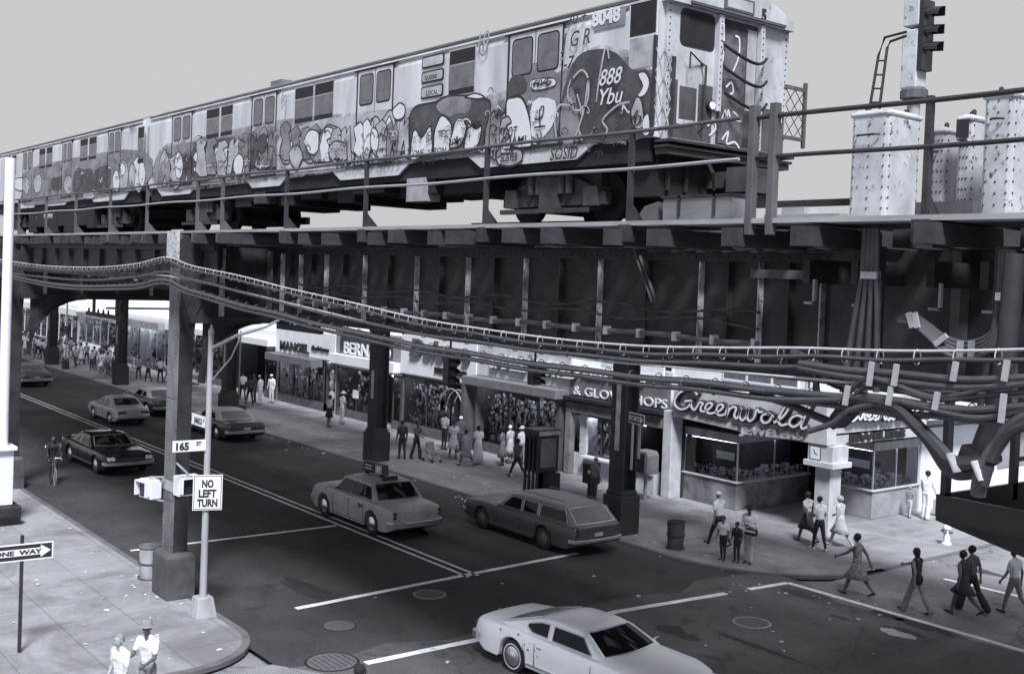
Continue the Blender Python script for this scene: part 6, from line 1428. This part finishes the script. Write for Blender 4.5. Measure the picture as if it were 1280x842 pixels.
MB().tube([Mb(.45,.9,-.22),Mb(.4,1.0,-.2),Mb(.33,.98,0),Mb(.4,1.0,.2),Mb(.45,.9,.22)], .014, 6).build('handlebar', chrome, bc, smooth=True)
MB().ell(Mb(-.22,.93), (.14,.07,.04), 10, 6).build('saddle', black, bc, smooth=True)
# ============================================================ PEOPLE
skinD = mat('skin_dark', .10, .6, .15, 5); skinM = mat('skin_mid', .20, .6, .15, 5); skinL = mat('skin_light', .38, .6, .12, 5)
clW = mat('white_cloth', .76, .85, .12, 7, bump=.7); clL = mat('light_cloth', .50, .85, .2, 7, bump=.7); clM = mat('grey_cloth', .24, .85, .3, 7, bump=.7); clG = mat('dark_grey_cloth', .08, .85, .3, 7, bump=.7); clK = mat('black_cloth', .022, .85, .3, 6, bump=.1)
clP = mat('print_cloth', .22, .85, .9, 22, v2=.05, detail=2); clS = mat('speckled_cloth', .45, .85, .6, 20, v2=.12, detail=2)
hairK = mat('black_hair', .012, .8, .3, 20, bump=.5); hairB = mat('blond_hair', .38, .7, .3, 20, bump=.5); hairG = mat('grey_hair', .25, .8, .3, 20, bump=.5)
MT = dict(sd=skinD, sm=skinM, sl=skinL, W=clW, L=clL, M=clM, G=clG, K=clK, P=clP, S=clS)
def person(x, y, face, h, sk='sd', top='W', bot='K', shoe='K', hair='short', label='', group=None, ll=0, lr=0, kl=5, kr=5, al=0, ar=0, el=20, er=20, abl=8, abr=8, lean=2, flare=0, skirt=None, dress=False, sleeve='short', hat=None, vox=None, z0=0.006, sit=False, turn=0, hw=1., fine=True, fold=False, hairm=None, bend=0):
    vox = vox or (.0135 if fine else .024); H = h; P = []      # prims: (a, b, ra, rb, tag)
    T_, B_ = top, bot
    def rot(v, ax, a): return Matrix.Rotation(R_(a), 3, ax)@Vector(v)
    def cap(a, b, ra, rb, t): P.append((Vector(a), Vector(b), ra, rb, t))
    hipz = .515*H
    joints = {}
    for s, th, k in ((1, ll, kl), (-1, lr, kr)):
        hip = Vector((0, s*.048*H, hipz)); d = Vector((math.sin(R_(th)), 0, -math.cos(R_(th)))); kn = hip+d*.245*H+Vector((0,s*.004*H,0))
        a2 = th-k; d2 = Vector((math.sin(R_(a2)), 0, -math.cos(R_(a2)))); an = kn+d2*.235*H; fa = max(-35, min(20, a2*.6))
        fd = Vector((math.cos(R_(fa)), s*.12, math.sin(R_(fa)))); heel = an-fd*.02*H+Vector((0,0,-.018*H)); toe = an+fd*.10*H+Vector((0,0,-.024*H))
        bare = skirt is not None or bot == 'shorts'
        lt = 'skin' if (skirt is not None) else 'bot'
        cap(hip, kn, .055*H*hw, .036*H, 'bot' if not skirt else 'skin'); 
        if bot == 'shorts' and not skirt: cap(kn, an, .034*H, .021*H, 'skin')
        else: cap(kn, an, .037*H+flare*.3, .023*H+flare, 'skin' if skirt else 'bot')
        cap(heel, toe, .021*H, .017*H, 'shoe'); joints[s] = (hip, kn, an, toe)
    L = Vector((0,0,0))
    up = rot((0,0,1), 'Y', lean+bend); fw = rot((1,0,0), 'Y', lean+bend)
    pel = Vector((0,0,.53*H))
    sp = lambda f, z, s: pel+fw*f*H+up*(z-.53)*H+Vector((0,s*H,0))
    cap(sp(0,.535,-.030), sp(0,.535,.030), .063*H*hw, .063*H*hw, 'bot' if not (dress) else 'top')
    cap(sp(0,.60,-.022), sp(0,.60,.022), .058*H*hw, .058*H*hw, 'top'); 
    for s in (-1, -.4, .4, 1): cap(sp(0,.60,s*.024), sp(.005,.745,s*.052), .052*H, .056*H, 'top')
    for s in (-1, 1): cap(sp(-.004,.845,s*.02), sp(-.004,.800,s*.098), .026*H, .032*H, 'top'); cap(sp(.004,.74,s*.055), sp(-.002,.795,s*.080), .052*H, .040*H, 'top')
    cap(sp(-.004,.80,-.085), sp(-.004,.80,.085), .034*H, .034*H, 'top'); cap(sp(.012,.75,-.03), sp(.012,.75,.03), .058*H, .058*H, 'top')
    cap(sp(0,.81,0), sp(.008,.875,0), .032*H, .028*H, 'skin')
    hc = sp(.018,.932,0); hx = rot((1,0,0), 'Z', turn)
    cap(hc+Vector((0,0,.014*H)), hc+Vector((0,0,-.022*H))+hx*.012*H, .049*H, .036*H, 'skin')
    cap(hc+hx*.042*H+Vector((0,0,-.004*H)), hc+hx*.055*H+Vector((0,0,-.014*H)), .008*H, .009*H, 'skin')
    cy = rot((0,1,0), 'Z', turn)
    for s in (-1, 1): cap(hc+cy*s*.047*H+Vector((0,0,.004*H)), hc+cy*s*.049*H+Vector((0,0,-.014*H)), .010*H, .007*H, 'skin')
    hands = {}
    for s, a, e, ab in ((1, al, el, abl), (-1, ar, er, abr)):
        sh = sp(-.004,.80,s*.108); d = rot(rot((0,0,-1), 'Y', -a-0), 'X', s*ab); elb = sh+d*.165*H
        d2 = rot(rot((0,0,-1), 'Y', -a-e), 'X', s*ab*(.6 if not fold else -1)); 
        if fold: d2 = Vector((.55, -s*.8, .12)).normalized()
        wri = elb+d2*.140*H
        if sleeve == 'none': cap(sh, elb, .030*H, .024*H, 'skin')
        elif sleeve == 'short': m = sh+(elb-sh)*.62; cap(sh, m, .034*H, .031*H, 'top'); cap(m, elb, .025*H, .023*H, 'skin')
        else: cap(sh, elb, .034*H, .028*H, 'top')
        cap(elb, wri, .0235*H, .0155*H, 'top' if sleeve == 'long' else 'skin')
        pm = wri+d2*.045*H; cap(wri+d2*.01*H, pm, .0155*H, .017*H, 'skin')
        side = d2.cross(Vector((0,1,0))); side = (side if side.length > .1 else Vector((1,0,0))).normalized()
        fn = side; lens = (.036,.042,.039,.030)
        for k in range(4):
            b0 = pm+fn*(k-1.5)*.0115*H; b1 = b0+(d2+Vector((0,-s*.25,0))).normalized()*lens[k]*H*.6+fn*(k-1.5)*.002*H; b2 = b1+(d2+Vector((0,-s*.9,0))).normalized()*lens[k]*H*.45
            cap(b0, b1, .0062*H, .0056*H, 'skin'); cap(b1, b2, .0056*H, .0048*H, 'skin')
        t0 = wri+d2*.015*H-fn*.014*H*(-1); cap(wri+d2*.018*H+fn*.012*H, wri+d2*.038*H+fn*.030*H, .0068*H, .0058*H, 'skin')
        hands[s] = pm
    # drop so the lowest foot point rests on the ground
    low = min(min(a.z-ra, b.z-rb) for a, b, ra, rb, t in P if t == 'shoe'); dz = -low
    m = MB()
    for a, b, ra, rb, t in P:
        a = a+Vector((0,0,dz)); b = b+Vector((0,0,dz)); d = (b-a); Ln = d.length; d = d.normalized() if Ln > 1e-6 else Vector((0,0,1))
        pts = [a-d*ra*.98, a-d*ra*.70, a-d*ra*.0, b, b+d*rb*.70, b+d*rb*.98]; rr = [ra*.2, ra*.72, ra, rb, rb*.72, rb*.2]; m.tube(pts, rr, 10)
    tmp = m.build('tmp', [skinD], None); md = tmp.modifiers.new('r', 'REMESH'); md.mode = 'VOXEL'; md.voxel_size = vox; md.use_smooth_shade = True
    sm = tmp.modifiers.new('s', 'SMOOTH'); sm.factor = .5; sm.iterations = 3
    dg = bpy.context.evaluated_depsgraph_get(); me = bpy.data.meshes.new_from_object(tmp.evaluated_get(dg)); om = tmp.data; bpy.data.objects.remove(tmp); bpy.data.meshes.remove(om)
    n = len(me.vertices); co = np.empty(n*3, np.float32); me.vertices.foreach_get('co', co); co = co.reshape(-1, 3)
    nf = len(me.polygons); ce = np.empty(nf*3, np.float32); me.polygons.foreach_get('center', ce); ce = ce.reshape(-1, 3)
    best = np.full(nf, 1e9, np.float32); idx = np.zeros(nf, np.int32); TG = {'skin':0,'top':1,'bot':2,'shoe':3}
    for a, b, ra, rb, t in P:
        a = np.array(a)+[0,0,dz]; b = np.array(b)+[0,0,dz]; ab = b-a; L2 = max(ab@ab, 1e-9); tt = np.clip(((ce-a)@ab)/L2, 0, 1); dd = np.linalg.norm(ce-(a+tt[:,None]*ab), axis=1)-(ra+(rb-ra)*tt)
        k = dd < best; best[k] = dd[k]; idx[k] = TG[t]
    me.materials.clear()
    for mm in (MT[sk], MT[top], MT[bot] if bot in MT else clG, MT.get(shoe, clK)): me.materials.append(mm)
    me.polygons.foreach_set('material_index', idx); me.polygons.foreach_set('use_smooth', [True]*nf); me.update()
    root = bpy.data.objects.new('person', me); COL.objects.link(root); tag(root, label, 'person', group)
    def child(mb, nm, mt, smooth=True):
        o = mb.build(nm, mt, None, smooth=smooth); o.parent = root; return o
    D = Vector((0,0,dz)); hc = hc+D
    if hair != 'none' and not (hat == 'full'):
        hm = hairm or hairK; q = MB()
        if hair == 'afro': q.ell(hc+Vector((0,0,.018*H))-hx*.017*H, (.057*H,.059*H,.058*H), 14, 10)
        elif hair == 'curly': 
            for i in range(26):
                a = i*2.4; b = math.acos(1-1.5*(i+.5)/26); p = hc+Vector((0,0,.012*H))-hx*.012*H+Vector((math.sin(b)*math.cos(a), math.sin(b)*math.sin(a), math.cos(b)))*.046*H; q.ell(p, (.022*H,)*3, 8, 6)
        elif hair == 'long': q.ell(hc+Vector((0,0,.014*H))-hx*.013*H, (.055*H,.054*H,.056*H), 14, 10).ell(hc-Vector((0,0,.03*H))-hx*.030*H, (.034*H,.046*H,.062*H), 12, 8)
        else: q.ell(hc+Vector((0,0,.016*H))-hx*.011*H, (.0535*H,.0525*H,.052*H), 14, 10)
        child(q, 'hair', hm)
    if fine:
        q = MB()
        for s in (-1, 1): q.ell(hc+hx*.0465*H+cy*s*.017*H+Vector((0,0,.003*H)), (.005*H,.006*H,.0035*H), 8, 6)
        child(q, 'eyes', hairK); q = MB().ell(hc+hx*.044*H+Vector((0,0,-.031*H)), (.006*H,.013*H,.0035*H), 8, 6); child(q, 'mouth', mat('lips', .08, .5))
    if hat == 'cap': child(MB().ell(hc+Vector((0,0,.030*H)), (.056*H,.055*H,.040*H), 14, 8).ell(hc+hx*.055*H+Vector((0,0,.024*H)), (.035*H,.035*H,.006*H), 12, 6), 'cap', clW)
    if hat in ('brim', 'brimw'): child(MB().lathe([(.10*H,0),(.10*H,.006*H),(.056*H,.01*H),(.050*H,.055*H),(.03*H,.065*H)], hc+Vector((0,0,.026*H)), 20), 'hat', clK if hat == 'brim' else clL)
    if hat == 'bucket': child(MB().lathe([(.075*H,-.006*H),(.056*H,.016*H),(.052*H,.05*H),(.035*H,.062*H)], hc+Vector((0,0,.026*H)), 18), 'hat', clM)
    if skirt or dress:
        ln, mt = skirt or (.3, top); zt = .62*H if not dress else .64*H; zh = ln*H
        q = MB(); k = 24; prof = [(zt, .060), (.56*H, .078*hw), (.50*H, .088*hw), ((.50*H+zh)/2, .098*hw+.01), (zh, .108*hw+.018)]
        mid = {s: joints[s] for s in joints}; vs = []
        for (z, r_) in prof:
            f = max(0, min(1, (.50*H-z)/(.50*H-zh+1e-6)))
            spread = abs(mid[1][1].x-mid[-1][1].x)/2; cxm = (mid[1][1].x+mid[-1][1].x)/2*f
            for i in range(k): a = 2*pi*i/k; w = 1+(.06*math.sin(a*6)*f); vs.append(D+Vector((cxm+(r_*H*.86+spread*f*.9)*math.cos(a)*w, r_*H*1.12*math.sin(a)*w, z)))
        q.add(vs, [[i*k+j, i*k+(j+1)%k, (i+1)*k+(j+1)%k, (i+1)*k+j] for i in range(len(prof)-1) for j in range(k)])
        o = q.build('dress_skirt' if dress else 'skirt', MT[mt], None, smooth=True, fix=False); o.parent = root
        s_ = o.modifiers.new('s', 'SOLIDIFY'); s_.thickness = .012
    root.location = (x, y, z0); root.rotation_euler = (0, 0, R_(face))
    root['_h'] = h; root_h = {s: hands[s]+D for s in hands}
    Mw = Matrix.Translation(root.location)@Matrix.Rotation(R_(face), 4, 'Z'); 
    return root, {s: Mw@root_h[s] for s in root_h}
def at(u, v, z=0): return G(u, v, z)
RZ = -.024
# facing: 180 = towards -x (left in the picture), 0 = towards +x / camera right, -90 = towards the camera side, 90 = towards the shops
def pp(u, v, face, h, label, **k):
    x, y = G(u, v, k.get('z0', 0)); return person(x, y, face, h, label=label, **k)
# -------- corner group
w1, hd1 = pp(935, 704, -75, 1.72, 'woman in a dark brimmed hat and pale trousers holding a bag at the kerb', top='W', bot='L', hat='brim', hair='short', fold=True, sleeve='long', flare=.02, ll=4, lr=-4)
bp = hd1[1]; bag = MB().obox((bp.x+.20,bp.y+.02,bp.z-.16), (.36,.14,.2), Matrix.Rotation(.1,3,'Z')).build('handbag', clK, org=(bp.x+.2,bp.y,bp.z-.26), bevel=.02); tag(bag, 'black and white handbag held by the woman in the brimmed hat', 'handbag')
MB().obox((bp.x+.20,bp.y-.055,bp.z-.13), (.35,.012,.05), Matrix.Rotation(.1,3,'Z')).tube([(bp.x+.08,bp.y,bp.z-.07),(bp.x+.12,bp.y,bp.z+.05),(bp.x+.26,bp.y,bp.z+.05),(bp.x+.32,bp.y,bp.z-.07)], .01, 6).build('stripe', clW, bag)
pp(903, 700, -80, 1.32, 'child in a white shirt and dark trousers beside the woman with the brimmed hat', top='W', bot='K', sleeve='short', ll=3, lr=-3, shoe='K')
pp(920, 703, -80, 1.20, 'smaller child dressed all in black between the woman and the other child', top='K', bot='K', sleeve='long', hair='afro')
pp(897, 682, 175, 1.76, 'man in a white cap and white shirt striding behind the group at the kerb', top='W', bot='K', hat='cap', ll=25, lr=-22, kl=5, kr=25, al=-15, ar=18, sk='sm', hair='none')
pp(1008, 678, 175, 1.68, 'woman in a ruffled pale blouse and dark skirt walking left past the pillar', top='S', bot='K', skirt=(.30,'K'), ll=22, lr=-20, kr=20, al=-35, ar=20, hair='afro')
pp(1023, 688, 165, 1.70, 'person in white shirt and white shoes with crossed arms by the pillar', top='W', bot='K', shoe='W', ll=14, lr=-14, fold=True, sleeve='short')
pp(1049, 683, 180, 1.66, 'woman with curly blond hair in a pale knee-length dress walking left', top='L', dress=True, skirt=(.29,'L'), bot='L', shoe='W', sk='sl', hair='curly', hairm=hairB, ll=24, lr=-22, kr=20, al=-10, ar=25, er=40, sleeve='none')
pp(1070, 744, -170, 1.72, 'woman in a patterned sleeveless dress stepping off the kerb with arms swung out', top='P', dress=True, skirt=(.30,'P'), bot='P', sk='sd', hair='afro', ll=24, lr=-24, kr=18, al=48, ar=-32, el=15, er=10, abl=18, abr=14, sleeve='none', z0=RZ)
pp(1144, 766, 178, 1.72, 'woman in a dark sleeveless top and grey flared trousers crossing with an outstretched arm', top='K', bot='M', flare=.045, sk='sm', hair='long', hat=None, ll=22, lr=-22, kr=12, al=-25, ar=62, er=10, abl=14, sleeve='none', z0=RZ)
x_, y_ = G(1144, 766, RZ); x_ += .34; y_ -= .0; o = MB().ell((x_-.15,y_-.22,.93), (.12,.07,.16), 12, 8).tube([(x_-.15,y_-.2,1.05),(x_-.26,y_-.16,1.32),(x_-.33,y_-.12,1.43)], .012, 6).build('shoulder_bag', clK, org=(x_-.15,y_,.85), smooth=True); tag(o, 'black shoulder bag hanging at the back of the woman in flared trousers', 'bag')
pp(1202, 769, 176, 1.70, 'woman in a dark short dress crossing in front of the companion in wide trousers', top='K', bot='K', dress=True, skirt=(.36,'K'), sk='sd', hair='afro', ll=20, lr=-25, kr=30, al=-12, ar=10, sleeve='none', z0=RZ)
pp(1213, 763, 176, 1.74, 'companion in dark wide flared trousers half hidden behind the woman in the short dress', top='G', bot='K', flare=.07, sk='sm', hair='afro', ll=22, lr=-24, kr=10, al=10, ar=-20, z0=RZ)
pp(1266, 768, 174, 1.74, 'bearded man in a white t-shirt and grey trousers at the right edge of the crossing', top='W', bot='M', sk='sm', hair='short', ll=18, lr=-20, kr=25, al=12, ar=-14, turn=-8, z0=RZ)
pp(1157, 649, 100, 1.74, 'person in all white clothes seen from behind at the show case', top='W', bot='W', shoe='L', sleeve='long', sk='sm', flare=.05, hair='afro', al=15, ar=15, ll=4, lr=-4)
pp(1136, 647, 95, 1.12, 'small boy in a striped shirt looking into the show case', top='M', bot='L', sk='sl', hair='short', hairm=hairG, ll=8, lr=-6)
o_x, o_y = G(1172, 645); o = MB().box(o_x-.16, o_x+.16, o_y-.08, o_y+.08, .12, .62).tube([(o_x-.1,o_y,.62),(o_x-.06,o_y,.8),(o_x+.06,o_y,.8),(o_x+.1,o_y,.62)], .01, 5).build('shopping_bag', clL, org=(o_x,o_y,.12), bevel=.02); tag(o, 'pale shopping bag hanging beside the person in white', 'bag')
pp(1140, 630, -120, 1.66, 'shopper in a grey top behind the right hand show case', top='M', bot='G', sk='sm', fine=False, hair='short')
# -------- bottom left pair and the head at the bottom edge
x_, y_ = G(186, 790, 1.55); person(x_, y_, -60, 1.74, 'sd', 'W', 'M', label='man in a banded bucket hat and white shirt on the near sidewalk', hat='bucket', hair='none', al=20, el=60, ar=25, er=55, turn=15)
x_, y_ = G(152, 800, 1.55); person(x_, y_, -70, 1.66, 'sl', 'W', 'L', label='grey haired person in a pale shirt beside the man in the bucket hat', hair='short', hairm=hairG, al=10)
x_, y_ = G(448, 836, 1.68); person(x_, y_, 90, 1.76, 'sd', 'K', 'G', label='person whose dark round head shows at the bottom edge of the crossing', hair='afro', z0=RZ)
# -------- cyclist
cy = person(cx_-.16, cy_, -8, 1.72, 'sd', 'K', 'K', label='cyclist in black with white arm bands riding towards the camera', hair='afro', sleeve='long', ll=68, lr=38, kl=78, kr=42, al=52, ar=52, el=8, er=8, abl=10, abr=10, lean=12, z0=.10)[0]
q = MB()
for s in (-1,1): q.tube([(.10,s*.21,1.24),(.16,s*.215,1.19)], [.066,.064], 12)
o = q.build('arm_bands', clW, None); o.parent = cy
# -------- by the shops, mid distance
grp = 'shoppers on the far sidewalk'
pp(502, 574, 170, 1.70, 'man in black clothes with a satchel by the shoe shop corner', top='K', bot='K', sleeve='long', ll=8, lr=-8, group=grp)
st_, hs = pp(520, 574, 20, 1.68, 'woman in dark flared trousers pushing a stroller', top='G', bot='K', flare=.04, al=35, ar=35, el=40, er=40, ll=14, lr=-14, hair='afro', group=grp)
sx_, sy_ = G(540, 577)
sr = empty('stroller', (sx_,sy_,0), 'light folding stroller with small wheels pushed past the shoe shop', 'stroller')
q = MB().tube([(sx_-.55,sy_-.2,1.0),(sx_+.1,sy_-.2,.35),(sx_+.35,sy_-.2,.08)], .014, 6).tube([(sx_-.55,sy_+.2,1.0),(sx_+.1,sy_+.2,.35),(sx_+.35,sy_+.2,.08)], .014, 6).tube([(sx_-.35,sy_-.2,.08),(sx_+.25,sy_-.2,.6)], .014, 6).tube([(sx_-.35,sy_+.2,.08),(sx_+.25,sy_+.2,.6)], .014, 6).tube([(sx_-.55,sy_-.2,1.0),(sx_-.55,sy_+.2,1.0)], .014, 6).build('frame', chrome, sr)
MB().prism([(sx_-.25,.55),(sx_-.15,.35),(sx_+.2,.33),(sx_+.22,.40),(sx_-.08,.45),(sx_-.2,.85),(sx_-.27,.84)], 'y', sy_-.18, sy_+.18).build('seat', clP, sr)
for dx in (-.35,.33):
    for s in (-1,1): MB().tube([(sx_+dx,sy_+s*.2,.075),(sx_+dx,sy_+s*.23,.075)], .075, 12).build('wheel', black, sr)
P_ = [
 (411,534,95,1.66,'woman in a white top and dark skirt looking at the hats',dict(top='W',bot='K',skirt=(.32,'K'),shoe='K',sk='sm')),
 (427,530,95,1.70,'person in pale clothes and a white hat at the fashion shop door',dict(top='L',bot='L',hat='brimw',sk='sm')),
 (555,562,100,1.74,'man in a checked shirt and black trousers at the shoe shop window',dict(top='S',bot='K',sk='sm',hair='afro')),
 (566,573,-20,1.70,'woman in a white knee-length dress walking past the shoe shop',dict(top='W',dress=True,skirt=(.28,'W'),bot='W',sk='sd',ll=16,lr=-16)),
 (582,583,-160,1.62,'girl in a patterned skirt in front of the woman in the long white dress',dict(top='S',bot='P',skirt=(.28,'P'),sk='sd',ll=22,lr=-22,kr=18,al=30)),
 (597,580,165,1.66,'woman in a floor-length white dress beside the patterned skirt girl',dict(top='W',dress=True,skirt=(.04,'W'),bot='W',sk='sd',hair='long')),
 (575,566,160,1.68,'shopper in a white headscarf behind the girl in the patterned skirt',dict(top='G',bot='G',hair='short',hairm=clW)),
 (627,582,-150,1.64,'woman in a grey dress with folded arms before the toy shop window',dict(top='M',dress=True,skirt=(.22,'M'),bot='M',fold=True,sk='sd',hair='afro')),
 (637,579,-170,1.66,'woman with a pale headscarf beside the grey dress woman',dict(top='L',dress=True,skirt=(.26,'L'),bot='L',sk='sm',hairm=clW)),
 (652,580,170,1.62,'shopper with a pale hat behind the striding figure near the booth',dict(top='L',bot='M',hat='brimw',sk='sl')),
 (646,598,178,1.72,'person in dark clothes striding left beside the phone booth',dict(top='G',bot='K',ll=32,lr=-30,kr=25,al=-20,ar=25,sk='sd',hair='afro')),
 (742,628,90,1.66,'person with grey hair standing behind the dark mailbox',dict(top='M',bot='G',sk='sm',hair='short',hairm=hairG)),
 (325,506,-150,1.74,'man in a white cap and white clothes left of the other man in white',dict(top='W',bot='W',hat='cap',sk='sm',sleeve='long')),
 (339,504,-60,1.74,'man in white with a dark bag by the fashion shop pier',dict(top='W',bot='W',hat='cap',sk='sm',sleeve='long')),
 (312,506,-170,1.72,'man in dark clothes leaning in the arcade shade',dict(top='G',bot='K',ll=20,lr=-12,sk='sd')),
 (318,503,-100,1.70,'dark dressed man directly behind the two men in white',dict(top='K',bot='K',sk='sd')),
 (303,500,170,1.70,'person in a pale shirt walking beside the far trash can',dict(top='L',bot='K',ll=20,lr=-20,sk='sd')),
]
for u, v, f, h, lb, k in P_: pp(u, v, f, h, lb, group=grp, fine=False, **k)
# -------- distant crowd
far = 'distant pedestrians on the far sidewalk'
base = []
specs = [dict(top='W',bot='K'),dict(top='S',bot='G'),dict(top='L',bot='K'),dict(top='W',dress=True,skirt=(.28,'W'),bot='W'),dict(top='M',bot='K'),dict(top='K',bot='M'),dict(top='W',bot='M'),dict(top='P',bot='P',dress=True,skirt=(.28,'P'))]
FAR = [(94,456,'woman in a dark waistcoat and white skirt between pole and column',0),(108,455,'blurred pedestrian in a speckled top below the two mannequins',1),(117,461,'person in a pale shirt left of the broad backed figure',2),(126,458,'broad figure in grey seen from behind',4),(137,457,'woman in a white dress left of the banded column',3),(131,452,'short figure in black behind the broad grey figure',5),
 (144,477,'child in a pale grey top nearest the banded column',2),(141,470,'dark figure behind the pale grey child',5),(166,461,'person in dark clothes right of the banded column',5),(173,474,'person in a speckled shirt and light trousers by the stall',1),(185,477,'person in a pale wide hat bending by the stall',4),(200,478,'person in a white jacket seen from behind near the riveted column',0),(208,477,'small figure in white next to the white jacket',6),(193,462,'dark pair member under the pale canopy, left',5),(206,462,'dark pair member under the pale canopy, right',5),
 (34,444,'dark figure farthest left on the distant sidewalk',5),(47,447,'person in a white shirt left of the most distant column',0),(54,448,'person in a white shirt and black trousers touching the distant column',6),(60,440,'pale figure partly behind the distant column',2),(83,443,'woman in a patterned dress right of the distant column',7),(88,446,'person in a white top beside the patterned dress',6),(80,440,'person in a white dress behind the patterned dress',3),(100,447,'person in a pale shirt beyond the waistcoat woman',2),(40,442,'woman in a white dress beside the farthest left figure',3),(75,441,'grey figure among the crowd by the distant sign post',4),(29,441,'person in a white top at the edge of the distant gap',0),(152,455,'grey figure behind the banded column base',4)]
for i, (u, v, lb, k) in enumerate(FAR):
    if k >= len(base) or base[k] is None if k < len(base) else True:
        while len(base) <= k: base.append(None)
        o = pp(u, v, random.choice([180,0,90,-90,150]), 1.7, lb+' in the distance' if len(lb.split()) < 9 else lb, group=far, fine=False, ll=random.uniform(8,20), lr=-random.uniform(8,20), kr=15, al=-10, ar=15, sk=random.choice(['sd','sm']), **specs[k])[0]; base[k] = o
    else:
        c = copy_tree(base[k]); x, y = G(u, v); c.location = (x, y, .006); c.rotation_euler = (0,0,R_(random.choice([175,5,90,-80,150,-150]))); s = random.uniform(.93,1.04); c.scale = (s,s,s); c['label'] = lb
    if 'child' in lb or 'small' in lb: (base[k] if base[k]['label'] == lb else c).scale = (.78,.78,.78)
for i in range(26):
    k = random.choice([0,1,2,3,6,3,0]); c = copy_tree(base[k]); t = random.random(); u = random.uniform(24,150); v = 303+.2985*(u+450)-random.uniform(5,13)*(.6+u/200); x, y = G(u, v); c.location = (x, min(y,30.2), .006); c.rotation_euler = (0,0,random.uniform(0,6.28)); s = random.uniform(.9,1.05); c.scale = (s,s,s); c['label'] = 'small blurred pedestrian deep in the crowd beyond the last columns'
# pale stall by the arcade, parking meters and low details
x_, y_ = G(192, 480)
stl = empty('street_stall', (x_,y_+1.2,0), 'low covered street stall beyond the riveted near column', 'stall')
MB().box(x_-.6, x_+1.6, y_+1.6, y_+2.6, .7, .82).build('table_top', wood_lt, stl); 
for dx in (-.5,1.5):
    for dy in (1.65,2.5): MB().box(x_+dx-.03, x_+dx+.03, y_+dy-.03, y_+dy+.03, 0, .7).build('leg', steel, stl)
g_ = MB(); goods(g_, x_-.5, x_+1.5, y_+1.65, y_+2.5, .85, 1.1, 40, 77); o = g_.build('goods', [goods_l, goods_m, goods_d], stl); o['kind'] = 'stuff'
# slim pole beside distant column
x_, y_ = G(82, 461); r = empty('sign_post', (x_,y_,0), 'slim post with a small dark sign beside the distant column', 'sign post'); MB().tube([(x_,y_,0),(x_,y_,5.6)], .06, 8).build('post', steel_lt, r); MB().lathe([(.28,0),(.22,.6),(.08,.7)], (x_,y_,0), 12).build('base', steel, r); MB().box(x_-.3, x_+.3, y_-.05, y_-.01, 2.6, 3.2).build('sign_plate', steel, r)
x_, y_ = G(298, 508); r = empty('meter_post', (x_,y_,0), 'thin pale post right of the far column behind the light pole', 'post'); MB().tube([(x_,y_,0),(x_,y_,4.4)], .05, 8).build('post', steel_lt, r); MB().lathe([(.12,0),(.08,.1)], (x_,y_,0), 10).build('base', steel, r)
